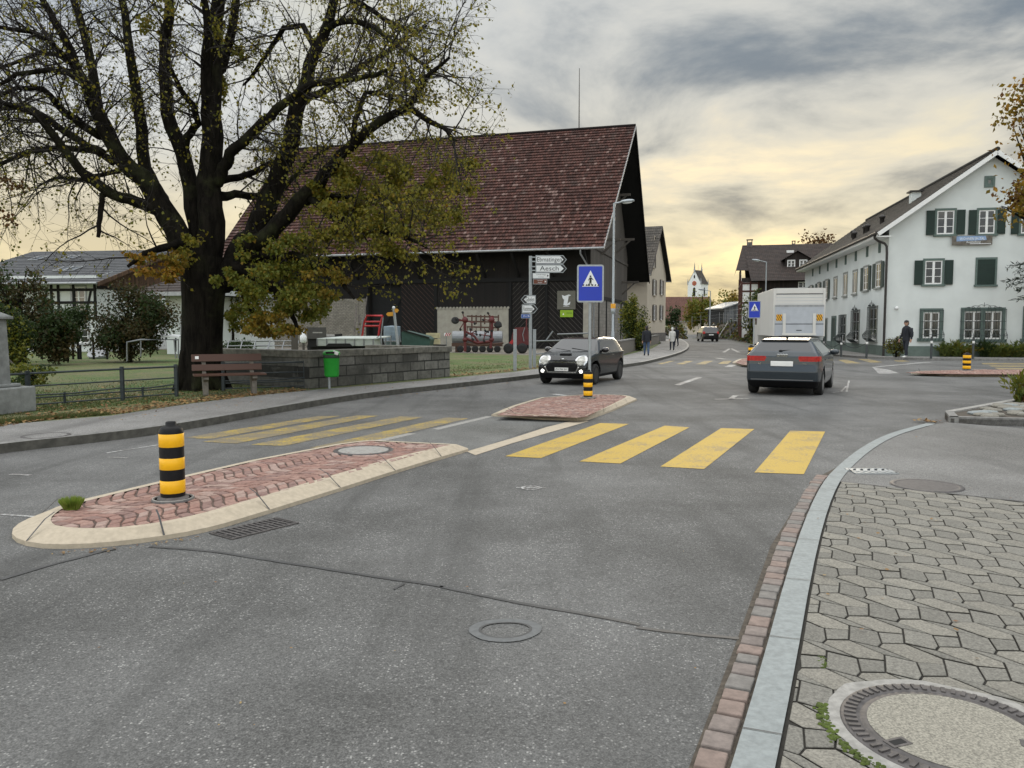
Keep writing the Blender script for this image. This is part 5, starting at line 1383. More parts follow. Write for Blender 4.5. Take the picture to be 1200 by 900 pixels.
for s in (-1, 1): mb.quad([(x + s * 1.6, 1.0, z + .38), (x, 1.0, z + 1.36), (x, 6, z + 1.36), (x + s * 1.6, 6, z + .38)][::s], M['tile_dark'])
dm = mb.build('dormer', frf)
for s in (-1, 1): window(frf, Matrix.Translation((x + s * .62, 1.38, z - .15)), .72, 1.0, M['frame_white'], .05, 2, 3, sill=False)
x, z = FF.front(941, 331.5, 0); window(fh, Matrix.Translation((x, -.02, ez - .45)), .9, .6, M['frame_white'], .04, 2, 2, sill=False)
def chim(root, x, y, z0, z1, w, mat, name='chimney'):
    mb = MB(); mb.b2((x - w / 2, y - w / 2, z0), (x + w / 2, y + w / 2, z1), mat)
    for sx in (-1, 1):
        for sy in (-1, 1): mb.b2((x + sx * w * .42 - .04, y + sy * w * .42 - .04, z1), (x + sx * w * .42 + .04, y + sy * w * .42 + .04, z1 + .25), mat)
    mb.b2((x - w * .6, y - w * .6, z1 + .25), (x + w * .6, y + w * .6, z1 + .32), mat); mb.build(name, root)
x, z = FF.front(878.5, 284, 6); chim(frf, x, 6, rzz - 1, z, .6, M['stone_base'])
x, z = FF.front(930, 285.5, 6.5); chim(frf, x, 6.5, rzz - 1, z, .35, M['stone_base'])
x, z = FF.front(926, 293.5, 4.4); mb = MB(); mb.b2((x - .38, 4.2, z - 1.1), (x + .38, 5.0, z), M['frame_white']); mb.build('chimney', frf)
# ---------------------------------------------------------------- church
M['crate_gold'] = plain('dull gold', (.4, .26, .08), .5)
cy = 300.; cb = D(817, 383, cy); cb.z = 0
ch = thing('church_tower', 'white saddle roofed church tower with red clock and two spires', 'church tower', cb, rad(-42))
M['churchwhite'] = plain('church white', (.70, .71, .72), .9, var=.04)
z_e, z_r = D(817, 333, cy).z, D(817, 317.5, cy).z; z_s = D(817, 308.5, cy).z
mb = MB(); a = 2.75
mb.b2((-a, -a, 0), (a, a, z_e), M['churchwhite'])
mb.extrude([(-a, -a, z_e), (a, -a, z_e), (0, -a, z_r)][::-1], (0, 2 * a, 0), M['churchwhite']); mb.b2((-a - .25, -a - .25, z_e - 6.2), (a + .25, a + .25, z_e - 5.7), M['churchwhite']); mb.b2((-a - .15, -a - .15, 0), (a + .15, a + .15, z_e - 6), M['churchwhite']); mb.build('wall', ch)
mb = MB()
for s in (-1, 1): courses(mb, (s * (a + .25), -s * (a - .1), z_e - .1), (s * (a + .25), s * (a - .1), z_e - .1), (0, s * (a - .1), z_r + .25), (0, -s * (a - .1), z_r + .25), M['tile_grey'], 12, .05)
crf = mb.build('roof', ch)
mb = MB()
for y in (-a, a): mb.lathe([(.32, z_r - .6), (.32, z_r + .4), (.05, z_s - .1), (.10, z_s), (0, z_s + .15)], M['zinc'], (0, y, 0), n=8)
for x in (-a, a):
    for y in (-a, a): mb.lathe([(.22, z_e - .3), (.22, z_e + .8), (.02, z_e + 2.2)], M['zinc'], (x, y, 0), n=8)
mb.tube([(0, 0, z_r), (0, 0, z_r + 2.2)], .05, M['zinc'], 5); mb.build('spire', crf)
mb = MB(); R_ = Matrix.Rotation(PI / 2, 3, 'X'); mb.lathe([(.9, 0), (.9, .1), (.8, .12), (0, .12)], plain('clock red', (.35, .09, .05), .6), (0, -a, z_e + .2), n=28, axis=R_); mb.bar((0, -a - .14, z_e + .2), (.35, -a - .14, z_e + .55), .09, M['crate_gold']); mb.bar((0, -a - .15, z_e + .2), (-.15, -a - .15, z_e + .8), .07, M['crate_gold']); mb.build('clock_face', ch)
for s, T_ in ((0, Matrix.Translation((0, -a, z_e - 3.2))), (1, Matrix.Translation((a, 0, z_e - 3.2)) @ Matrix.Rotation(PI / 2, 4, 'Z')), (2, Matrix.Translation((0, -a, z_e + 2.6)))):
    mb = MB(); mb.M = T_; h, w = (2.9, .55) if s < 2 else (1.0, .3)
    mb.quad([(-w, -.03, -h / 2), (w, -.03, -h / 2), (w, -.03, h / 2), (0, -.03, h / 2 + w), (-w, -.03, h / 2)], M['dark']); mb.build('belfry_opening', ch)
# red roofed house
rb_ = D(775, 383, 170); rb_.z = 0
z0, z1 = D(790, 372, 168).z, D(790, 349, 174).z
rt, rrf = gable_house('red_roofed_house', 'distant house with broad dull red roof below the church', 'house', D(838, 383, 165) * 1, rad(90), 12, 26, 3.2, z1, .6, M['render_cream'], M['tile_red'])
rt.location.z = 0
# small grey shed above the bank
so_ = D(848, 400, 112); so_.z = 0
sh = thing('grey_shed', 'grey boarded shed above the ivy bank', 'shed', so_, rad(8)); z0 = D(850, 378, 112).z; z1 = D(850, 354, 112).z; zl2 = D(850, 361, 112).z
M['shedgrey'] = planks('shed boards', (.12, .125, .13), .35); mb = MB(); mb.extrude([(0, 0, 0), (2.6, 0, 0), (2.6, 0, z1), (0, 0, zl2)], (0, 6, 0), M['shedgrey']); mb.b2((2.6, 0.001, 0), (5.5, 6, z1 - .2), M['shedgrey']); mb.build('wall', sh)
mb = MB(); mb.extrude([(-.4, -.3, zl2 - .15), (2.7, -.3, z1), (5.7, -.3, z1 - .15), (5.7, -.3, z1), (2.7, -.3, z1 + .15), (-.4, -.3, zl2 + .02)], (0, 6.6, 0), M['zinc']); mb.lathe([(.35, z1), (.35, z1 + .7), (.45, z1 + .75), (0, z1 + 1.0)], M['zinc'], (4.2, 2, 0), n=10); mb.build('roof', sh)
lo_ = D(853, 398, 106); mb = MB(); mb.extrude([(lo_.x, lo_.y, 2.3), (lo_.x + 2.6, lo_.y, 2.55), (lo_.x + 2.6, lo_.y, 2.65), (lo_.x, lo_.y, 2.42)], (.4, 2, 0), M['zinc'])
for dx, zt in ((.3, 2.32), (2.2, 2.5)):
    for dy in (.2, 1.7): mb.b2((lo_.x + dx + .2, lo_.y + dy, 0), (lo_.x + dx + .35, lo_.y + dy + .15, zt), M['shedgrey'])
tag(mb.build('carport_roof', origin=(lo_.x, lo_.y, 0)), 'low white carport roof in front of the grey shed', 'carport')
# ---------------------------------------------------------------- houses on the left
lo_ = D(62, 420, 47); lo_.z = ZS
LF = Frame(lo_, rad(-8))
lh = thing('white_house', 'white half timbered house with slate grey roof at the left', 'house', lo_, rad(-8))
ez = LF.front(90, 329, -1.0)[1] - ZS; rzz = D(100, 293.5, 54.5).z - ZS; xe = LF.front(113, 335)[0]; Lh2 = 15.
mb = MB(); xl = -6.5
mb.quad([(xl, 0, -.2), (xe, 0, -.2), (xe, 0, ez + .5), (xl, 0, ez + .5)], M['render_white']); 
mb.quad([(xe, 0, -.2), (xe, Lh2, -.2), (xe, Lh2, ez + .4), (xe, 7.5, rzz - .2), (xe, 0, ez + .4)], M['render_white']); mb.quad([(xl, Lh2, -.2), (xl, 0, -.2), (xl, 0, ez + .4), (xl, 7.5, rzz - .2), (xl, Lh2, ez + .4)], M['render_white']); mb.quad([(xe, Lh2, -.2), (xl, Lh2, -.2), (xl, Lh2, ez + .4), (xe, Lh2, ez + .4)], M['render_white']); mb.build('wall', lh)
mb = MB(); k = M['beam']
for z in (ez - .35, ez - 1.1, 2.0): mb.b2((xl, -.05, z - .08), (xe, -.003, z + .08), k)
for x in (.1, .55, 1.55, xe - .1): mb.b2((x - .08, -.052, 2.0), (x + .08, -.004, ez + .3), k)
mb.bar((xe - .35, -.03, ez - .4), (xe - .75, -.03, 2.1), .12, k, .05); mb.bar((-.2, -.03, ez - .4), (-.55, -.03, 2.1), .12, k, .05)
mb.b2((xe + .003, 0, ez - .3), (xe + .05, Lh2, ez - .1), k); mb.build('timber_frame', lh)
M['brownboard'] = planks('brown gable boards', (.10, .055, .03), .2, (0, 1, 0)); mb = MB(); mb.quad([(xe + .03, .2, ez - .1), (xe + .03, Lh2 - .2, ez - .1), (xe + .03, Lh2 - .2, ez + .3), (xe + .03, 7.5, rzz - .3), (xe + .03, .2, ez + .3)], M['brownboard']); mb.build('gable_boards', lh)
mb = MB(); courses(mb, (xl - .6, -1.0, ez), (xe + .8, -1.0, ez), (xe + .8, 7.5, rzz), (xl - .6, 7.5, rzz), M['tile_house'], 20); courses(mb, (xe + .8, 16, ez), (xl - .6, 16, ez), (xl - .6, 7.5, rzz), (xe + .8, 7.5, rzz), M['tile_house'], 14)
lrf = mb.build('roof', lh); mb = MB(); mb.tube([(xl - .6, -1.08, ez - .03), (xe + .8, -1.08, ez - .03)], .07, M['zinc'], 8); mb.bar((xe + .8, -1.0, ez - .08), (xe + .8, 7.5, rzz - .08), .06, M['brownboard'], .22); mb.quad([(xl - .6, -1.0, ez - .06), (xl - .6, 7.5, rzz - .06), (xe + .8, 7.5, rzz - .06), (xe + .8, -1.0, ez - .06)], M['frame_white']); mb.build('fascia', lrf)
rise = (rzz - ez) / 8.5
for px, py in ((75, 313), (86, 313), (82, 300), (45, 301)):
    y_ = 2.2 if py > 305 else 5.2; x, _ = LF.front(px, py, y_); sl = math.atan(rise); T_ = Matrix.Translation((x, y_, ez + rise * (y_ + 1) + .05)) @ Matrix.Rotation(sl - PI / 2, 4, 'X')
    window(lrf, T_, .62, 1.1, M['zinc'], .06, 1, 1, frame=M['zinc'], sill=False)
for px, py, w, h in ((92.5, 352, .85, 1.8), (95, 388, .95, 1.2), (64, 388, .95, 1.2)):
    x, z = LF.front(px, py); window(lh, Matrix.Translation((x, 0, z - ZS)), w, h, M['zinc'], .1)
# outbuilding behind the trunk
ao = D(196, 418, 43); ao.z = ZS
an = thing('outbuilding', 'low white outbuilding with dark hipped eave behind the lime trunk', 'outbuilding', ao, rad(-16)); AF = Frame(ao, rad(-16)); ez = AF.front(185, 342, -1)[1] - ZS
mb = MB(); mb.b2((0, 0, -.2), (2.2, 7, ez + .3), M['render_white']); mb.build('wall', an)
mb = MB(); courses(mb, (-1.6, -1.2, ez), (3.4, -1.2, ez), (3.0, 3.5, ez + 2.1), (1.0, 3.5, ez + 1.9), M['tile_dark'], 12); courses(mb, (3.4, 8, ez), (-1.6, 8, ez), (1.0, 3.5, ez + 1.9), (3.0, 3.5, ez + 2.1), M['tile_dark'], 10); mb.quad([(-1.6, 8, ez), (-1.6, -1.2, ez), (1.0, 3.5, ez + 1.9)], M['beam']); mb.quad([(-1.6, -1.2, ez - .05), (-1.6, 8, ez - .05), (3.4, 8, ez - .05), (3.4, -1.2, ez - .05)], M['beam']); mb.bar((-1.62, -1.22, ez), (3.4, -1.22, ez), .06, M['zinc'], .2); mb.bar((-1.62, -1.22, ez), (-1.62, 8, ez), .06, M['zinc'], .2); arf = mb.build('roof', an)
mb = MB(); mb.bar((-1.2, -.9, ez - .1), (-.05, -.05, ez - 1.5), .1, M['beam']); mb.build('strut', an)
window(an, Matrix.Translation((1.4, 0, 1.5)), .8, 1.0, M['zinc'], .08)

# ---------------------------------------------------------------- vehicles
def sdpoly(P, x, y):
    P = np.array(P, float); n = len(P); d = np.full(x.shape, 1e9); sgn = np.ones(x.shape)
    j = n - 1
    for i in range(n):
        ex, ey = P[j] - P[i]; wx, wy = x - P[i][0], y - P[i][1]
        t = np.clip((wx * ex + wy * ey) / (ex * ex + ey * ey), 0, 1); bx_, by_ = wx - ex * t, wy - ey * t
        d = np.minimum(d, bx_ * bx_ + by_ * by_)
        c1 = y >= P[i][1]; c2 = y < P[j][1]; c3 = ex * wy > ey * wx
        sgn = np.where((c1 & c2 & c3) | (~c1 & ~c2 & ~c3), -sgn, sgn); j = i
    return sgn * np.sqrt(d)
def smax(a, b, k):
    h = np.clip(.5 + .5 * (a - b) / k, 0, 1); return b + (a - b) * h + k * h * (1 - h)
def car_shell(sp):
    Lh, Wh, Hh = sp['L'] / 2, sp['W'] / 2, sp['H']; st = sp.get('step', .026)
    bx_, by_, z0, z1 = Lh + .25, Wh + .25, .02, Hh + .25
    nx, ny, nz = int(2 * bx_ / st), int(2 * by_ / st), int((z1 - z0) / st)
    gx, gy, gz = np.linspace(-bx_, bx_, nx), np.linspace(-by_, by_, ny), np.linspace(z0, z1, nz)
    V, Q, off = [], [], 0
    def grid(f, a, b, flip):
        nonlocal off
        A, B = np.meshgrid(a, b, indexing='ij'); V.append(np.stack(f(A, B), -1).reshape(-1, 3)); n, m = A.shape
        i = np.arange(n * m).reshape(n, m); q = np.stack([i[:-1, :-1], i[1:, :-1], i[1:, 1:], i[:-1, 1:]], -1).reshape(-1, 4) + off
        Q.append(q[:, ::-1] if flip else q); off += n * m
    o = np.ones_like
    grid(lambda a, b: (a, b, o(a) * z1), gx, gy, False); grid(lambda a, b: (a, b, o(a) * z0), gx, gy, True)
    grid(lambda a, b: (a, o(a) * -by_, b), gx, gz, False); grid(lambda a, b: (a, o(a) * by_, b), gx, gz, True)
    grid(lambda a, b: (o(a) * -bx_, a, b), gy, gz, True); grid(lambda a, b: (o(a) * bx_, a, b), gy, gz, False)
    P = np.concatenate(V); Q = np.concatenate(Q)
    _, idx, inv = np.unique(np.round(P, 5), axis=0, return_index=True, return_inverse=True); P = P[idx]; Q = inv.reshape(-1)[Q]
    core = np.array([[-Lh + .75, -.35, .52], [Lh - .75, .35, .60]]); q = np.clip(P, core[0], core[1]); d = P - q
    R_ = sp['arch']; wx = sp['wheels']
    def Fn(X):
        x, y, z = X[:, 0], np.abs(X[:, 1]), X[:, 2]
        side = sdpoly(sp['side'], x, z); w = y - sp['half'](x, z)
        f = smax(side, w, .10)
        for c in wx:
            r = np.hypot(x - c, z - sp['rw']); f = np.maximum(f, -np.maximum(r - R_, (Wh - .24) - y))
        return f
    n = len(P); lo = np.zeros(n); hi = np.ones(n); found = np.zeros(n, bool); prev = 0.
    for t in np.linspace(0, 1, 70)[1:]:
        f = Fn(q + d * t); new = (~found) & (f > 0); lo[new] = prev; hi[new] = t; found |= new; prev = t
    for _ in range(18):
        mid = (lo + hi) / 2; f = Fn(q + d * mid[:, None]); pos = f > 0; hi = np.where(pos, mid, hi); lo = np.where(pos, lo, mid)
    return q + d * ((lo + hi) / 2)[:, None], Q
def make_car(name, label, sp, loc, heading, group=None):
    t = thing(name, label, 'car', loc, heading, group)
    P, Q = car_shell(sp)
    a, b, c, d = (P[Q[:, k]] for k in range(4)); cen = (a + b + c + d) / 4; nr = np.cross(c - a, d - b); ln = np.linalg.norm(nr, axis=1); nr = nr / np.maximum(ln, 1e-9)[:, None]
    rest = ln > 1e-9
    for pname, mat, pred in sp['parts'] + [('body', sp['paint'], lambda c, n: np.ones(len(c), bool))]:
        m = pred(cen, nr) & rest; rest &= ~m
        if not m.any(): continue
        subs = [m]
        if pname in ('headlight', 'headlight_ring', 'tail_light', 'foglight', 'side_window', 'sill'): subs = [m & (cen[:, 1] > 0), m & (cen[:, 1] <= 0)]
        if pname == 'wheel_arch': subs = [m & (s_ * cen[:, 1] > 0) & (g_ * cen[:, 0] > 0) for s_ in (1, -1) for g_ in (1, -1)]
        for m in subs:
          if not m.any(): continue
          ids = Q[m]; u, inv = np.unique(ids, return_inverse=True); mb = MB(); mb.add([tuple(p) for p in P[u]], [list(map(int, f)) for f in inv.reshape(-1, 4)], mat, True)
          o = mb.build(pname, t); o.data.set_sharp_from_angle(angle=rad(42))
    for cx in sp['wheels']:
        for s in (-1, 1):
            R_ = Matrix.Rotation(-PI / 2 * s, 3, 'X'); r = sp['rw']; y = s * (sp['W'] / 2 - .115); R_ = Matrix.Rotation(-s * PI / 2, 3, 'X')
            w = bpy.data.objects.new('wheel', None); C.objects.link(w); w.parent = t; w.location = (cx, y, r)
            mb = MB(); mb.lathe([(r * .62, -.10), (r * .92, -.105), (r, -.075), (r, .075), (r * .93, .10), (r * .66, .105), (r * .64, .08)], M['tyre'], n=36, axis=R_); mb.build('tyre', w)
            mb = MB(); rm = sp.get('rim', M['rim']); mb.lathe([(r * .66, .10), (r * .60, .085), (r * .58, .02)], rm, n=36, axis=R_); mb.lathe([(r * .6, .012), (0, .012)], M['black'], n=30, axis=R_); mb.lathe([(.055, .05), (.05, .085), (0, .09)], rm, n=16, axis=R_)
            for k in range(sp.get('spokes', 5)):
                w_ = 2 * PI * k / sp.get('spokes', 5)
                for dd in (-.13, .13):
                    A = R_ @ Vector((.04 * math.cos(w_), .04 * math.sin(w_), .075)); B = R_ @ Vector((r * .61 * math.cos(w_ + dd), r * .61 * math.sin(w_ + dd), .085)); mb.bar(A, B, .024, rm, .02)
            mb.build('rim', w)
    return t
M['tyre'] = plain('tyre rubber', (.012, .012, .012), .8, var=.2, scale=20)
M['rim'] = plain('alloy rim', (.38, .39, .40), .3, metal=.8, var=.05); M['rimdark'] = plain('dark rim', (.03, .03, .032), .35, metal=.5, var=.05)
M['carglass'] = plain('car glass', (.012, .015, .018), .03, var=.02, spec=.9)
M['plastic'] = plain('black car plastic', (.007, .007, .008), .55, var=.1, spec=.15)
M['paint_mini'] = plain('anthracite car paint', (.010, .012, .013), .22, var=.04, spec=.35, coat=.35)
M['paint_grey'] = plain('blue grey car paint', (.038, .048, .057), .25, metal=.2, var=.03, spec=.4, coat=.4)
M['paint_black'] = plain('black car paint', (.012, .010, .010), .25, metal=.2, var=.03, coat=1.0)
M['paint_silver'] = plain('silver car paint', (.40, .41, .42), .3, metal=.5, var=.03, coat=1.0)
M['lampglass'] = plain('headlamp glass', (.46, .46, .43), .12, var=.5, scale=14, emit=(1, .95, .82), estr=.03)
M['foglamp'] = plain('lit lamp', (.9, .9, .85), .2, emit=(1, .96, .88), estr=1.2)
M['tail'] = plain('tail lamp red', (.20, .006, .005), .14, var=.5, scale=16, spec=.25, emit=(1, .03, .02), estr=.10)
M['chrome'] = plain('chrome', (.62, .63, .64), .12, metal=1.0, var=.02)
M['plate'] = plain('number plate white', (.78, .78, .76), .5, var=.03)
ss = lambda x: np.clip(x, 0, 1)
# small dark hatchback coming towards us
def half_mini(x, z):
    w = .862 - .12 * ss((x - .9) / 1.02) ** 2.2 - .10 * ss((-x - 1.1) / .85) ** 2.2
    w = w - .30 * ss((z - .92) / .5) - .05 * ss((.42 - z) / .25); return w
arch = lambda sp_, R_: (lambda c, n: sum([(np.hypot(c[:, 0] - wx, c[:, 2] - .31) < R_) & (np.abs(c[:, 1]) > .35) for wx in sp_]).astype(bool))
AB = np.abs
mini = dict(L=3.84, W=1.73, H=1.414, rw=.31, arch=.355, wheels=(1.22, -1.275), half=half_mini, paint=M['paint_mini'], rim=M['rimdark'], spokes=8,
    side=[(-1.80, .24), (-1.90, .42), (-1.90, .66), (-1.84, .90), (-1.78, .98), (-1.58, 1.34), (-1.45, 1.385), (-.5, 1.414), (.15, 1.385), (.40, 1.345), (1.0, .985), (1.25, .955), (1.66, .86), (1.82, .74), (1.90, .55), (1.90, .34), (1.82, .20), (-1.7, .20)],
    parts=[('wheel_arch', M['plastic'], lambda c, n: arch((1.22, -1.275), .40)(c, n)),
        ('sill', M['plastic'], lambda c, n: (c[:, 2] < .30) & (AB(c[:, 0]) < 1.9)),
        ('windscreen', M['carglass'], lambda c, n: (n[:, 0] > .25) & (c[:, 2] > 1.0) & (c[:, 2] < 1.335) & (c[:, 0] > .2) & (AB(c[:, 1]) < .70 - .30 * (c[:, 2] - 1.0))),
        ('rear_window', M['carglass'], lambda c, n: (n[:, 0] < -.4) & (c[:, 2] > 1.02) & (c[:, 2] < 1.30) & (AB(c[:, 1]) < .56)),
        ('side_window', M['carglass'], lambda c, n: (AB(n[:, 1]) > .5) & (c[:, 2] > 1.0) & (c[:, 2] < 1.325) & (c[:, 0] < .80 - (c[:, 2] - 1.0) * 1.65) & (c[:, 0] > -1.52 + (c[:, 2] - 1.0) * .3)),
        ('roof_panel', M['paint_black'], lambda c, n: (c[:, 2] > 1.345) & (n[:, 2] > .4)),
        ('headlight', M['lampglass'], lambda c, n: (c[:, 0] > 1.2) & (((AB(c[:, 1]) - .575) / .135) ** 2 + ((c[:, 2] - .735) / .125) ** 2 < 1)),
        ('headlight_ring', M['chrome'], lambda c, n: (c[:, 0] > 1.2) & (((AB(c[:, 1]) - .575) / .178) ** 2 + ((c[:, 2] - .735) / .163) ** 2 < 1)),
        ('foglight', M['foglamp'], lambda c, n: (c[:, 0] > 1.4) & ((AB(c[:, 1]) - .60) ** 2 + (c[:, 2] - .42) ** 2 < .055 ** 2)),
        ('grille', M['plastic'], lambda c, n: (c[:, 0] > 1.5) & (c[:, 2] > .41) & (c[:, 2] < .665) & (AB(c[:, 1]) < .50 - .55 * AB(c[:, 2] - .535))),
        ('grille_surround', M['chrome'], lambda c, n: (c[:, 0] > 1.5) & (c[:, 2] > .375) & (c[:, 2] < .70) & (AB(c[:, 1]) < .535 - .55 * AB(c[:, 2] - .535))),
        ('lower_intake', M['plastic'], lambda c, n: (c[:, 0] > 1.5) & (c[:, 2] < .345) & (AB(c[:, 1]) < .68)),
        ('tail_light', M['tail'], lambda c, n: (c[:, 0] < -1.6) & (AB(AB(c[:, 1]) - .60) < .1) & (AB(c[:, 2] - .76) < .13))])
fl = G(696, 449); fr_ = G(638, 450.3); h_ = Vector((-.41, -.912, 0)); mid = (fl + fr_) / 2; 
mc = make_car('small_car', 'dark small hatchback with round headlights facing us beside the island', mini, mid - h_ * 1.14, math.atan2(h_.y, h_.x)); mc.scale = (.935, .935, .925)
mb = MB(); mb.box((1.905, 0, .475), (.02, .42, .10), M['plate']); mb.text('ZH 706 261', .075, M['signblack'], Matrix.Translation((1.917, 0, .475)) @ Matrix.Rotation(PI / 2, 4, 'Z') @ Matrix.Rotation(PI / 2, 4, 'X'), width=.36); mb.build('number_plate', mc)
mb = MB(); mb.box((1.55, 0, .905), (.10, .34, .045), M['plastic'], Matrix.Rotation(rad(14), 3, 'Y')); mb.build('bonnet_scoop', mc)
mb = MB(); mb.bar((1.795, -.10, .77), (1.795, .10, .77), .035, M['chrome'], .02); mb.ball((1.80, 0, .77), (.02, .045, .03), M['chrome'], 8); mb.build('badge', mc)
for s in (-1, 1):
    mb = MB(); mb.ball((.62, s * .93, 1.03), (.10, .12, .085), M['paint_black'], 10); mb.tube([(.66, s * .80, .99), (.64, s * .88, 1.0)], .025, M['plastic'], 8); mb.build('mirror', mc)
    mb = MB(); mb.box((-.38, s * .868, .86), (.17, .02, .03), M['chrome']); mb.box((.80, s * .845, .80), (.14, .02, .05), M['chrome']); mb.build('door_handle', mc)
mb = MB()
for k in range(5): mb.box((1.895, 0, .44 + k * .045), (.02, .86 - .1 * abs(k - 2), .010), M['paint_mini'])
mb.build('grille_bar', mc)
mb = MB(); mb.bar((.98, .55, .995), (.86, -.05, 1.075), .018, M['plastic'], .014); mb.bar((.98, -.05, .995), (.86, -.58, 1.065), .018, M['plastic'], .014); mb.build('wiper', mc)
# grey hatchback seen from behind
def half_audi(x, z):
    w = .892 - .12 * ss((x - 1.1) / 1.05) ** 2.2 - .085 * ss((-x - 1.45) / .7) ** 2.2
    return w - .33 * ss((z - .99) / .44) - .06 * ss((.42 - z) / .25)
aw = (1.28, -1.33)
audi = dict(L=4.31, W=1.785, H=1.425, rw=.315, arch=.36, wheels=aw, half=half_audi, paint=M['paint_grey'], spokes=10,
    side=[(-1.98, .22), (-2.10, .36), (-2.15, .60), (-2.10, .78), (-2.09, .98), (-2.02, 1.075), (-1.66, 1.345), (-1.74, 1.385), (-1.30, 1.415), (-.5, 1.43), (.1, 1.40), (.35, 1.35), (1.05, .99), (1.3, .95), (1.8, .84), (2.05, .70), (2.14, .5), (2.06, .22), (1.9, .18), (-1.8, .18)],
    parts=[('wheel_arch', M['plastic'], lambda c, n: arch(aw, .37)(c, n)),
        ('windscreen', M['carglass'], lambda c, n: (n[:, 0] > .25) & (c[:, 2] > 1.0) & (c[:, 2] < 1.335) & (c[:, 0] > .2) & (AB(c[:, 1]) < .66 - .25 * (c[:, 2] - 1.0))),
        ('roof_spoiler', M['plastic'], lambda c, n: (c[:, 0] < -1.55) & (c[:, 2] > 1.315) & (n[:, 2] < .45) & (AB(c[:, 1]) < .56)),
        ('rear_window', M['carglass'], lambda c, n: (n[:, 0] < -.3) & (c[:, 0] < -1.4) & (c[:, 2] > 1.105) & (c[:, 2] < 1.325) & (AB(c[:, 1]) < .64 - .30 * (c[:, 2] - 1.1))),
        ('side_window', M['carglass'], lambda c, n: (AB(n[:, 1]) > .5) & (c[:, 2] > 1.05) & (c[:, 2] < 1.335) & (c[:, 0] < .84 - (c[:, 2] - 1.0) * 1.75) & (c[:, 0] > -1.68 + (c[:, 2] - 1.0) * .75)),
        ('tail_light', M['tail'], lambda c, n: (c[:, 0] < -1.80) & (c[:, 2] > .865) & (c[:, 2] < .99) & (AB(c[:, 1]) > .37 + .5 * AB(c[:, 2] - .94))),
        ('diffuser', M['plastic'], lambda c, n: (c[:, 2] < .375) & (c[:, 0] < -1.6)),
        ('bumper_strip', M['chrome'], lambda c, n: (c[:, 0] < -1.9) & (AB(c[:, 2] - .405) < .014) & (AB(c[:, 1]) < .72)),
        ('sill', M['plastic'], lambda c, n: (c[:, 2] < .25)),
        ('headlight', M['lampglass'], lambda c, n: (c[:, 0] > 1.6) & (AB(c[:, 2] - .74) < .08) & (AB(c[:, 1]) > .45))])
rl_, rr_2, rfw = G(883, 460.6), G(958, 462), G(969, 453.6)
h_ = Vector((.45, .893, 0)); mid = (rl_ + rr_2) / 2
ac = make_car('estate_car', 'blue grey hatchback seen from behind with red tail lights', audi, mid + h_ * 1.33, math.atan2(h_.y, h_.x)); ac.scale = (.96, .955, .935)
mb = MB(); mb.box((-2.125, 0, .80), (.02, .52, .125), M['plate']); mb.build('number_plate', ac, bevel=.02)
mb = MB()
for k in range(4): mb.lathe([(.034, -.008), (.042, 0), (.034, .008), (.034, -.008)], M['chrome'], (-2.085, (-.096 + k * .064), 1.0), n=18, axis=Matrix.Rotation(PI / 2, 3, 'Y'))
mb.text('A3', .07, M['chrome'], Matrix.Translation((-2.118, .52, .80)) @ Matrix.Rotation(-PI / 2, 4, 'Z') @ Matrix.Rotation(PI / 2, 4, 'X')); mb.text('TFSI', .05, M['chrome'], Matrix.Translation((-2.118, -.52, .80)) @ Matrix.Rotation(-PI / 2, 4, 'Z') @ Matrix.Rotation(PI / 2, 4, 'X'))
mb.build('badge', ac)
mb = MB(); mb.bar((-1.96, .02, 1.115), (-1.88, -.33, 1.14), .03, M['plastic'], .03); mb.ball((-1.975, .05, 1.11), (.03, .05, .03), M['plastic'], 6); mb.build('wiper', ac)
mb = MB(); mb.tube([(-1.25, 0, 1.41), (-1.36, 0, 1.47)], [.03, .015], M['plastic'], 8); mb.build('aerial', ac)
mb = MB(); mb.quad([(-2.125, -.66, .60), (-2.125, .66, .60), (-2.128, .66, .606), (-2.128, -.66, .606)], M['plastic']); mb.build('panel_gap', ac)
for s in (-1, 1):
    mb = MB(); mb.ball((.62, s * .97, 1.03), (.09, .12, .075), M['paint_grey'], 10); mb.tube([(.64, s * .80, 1.02), (.63, s * .92, 1.02)], .025, M['plastic'], 8); mb.build('mirror', ac)
    for x in (.28, -.72): mb = MB(); mb.box((x - .32, s * .893, .88), (.18, .02, .03), M['paint_grey']); mb.build('door_handle', ac)
    mb = MB(); mb.tube([(.95, s * .73, 1.03), (.25, s * .60, 1.375), (-.5, s * .575, 1.412), (-1.3, s * .56, 1.395)], .012, M['chrome'], 6, False); mb.build('roof_rail', ac)
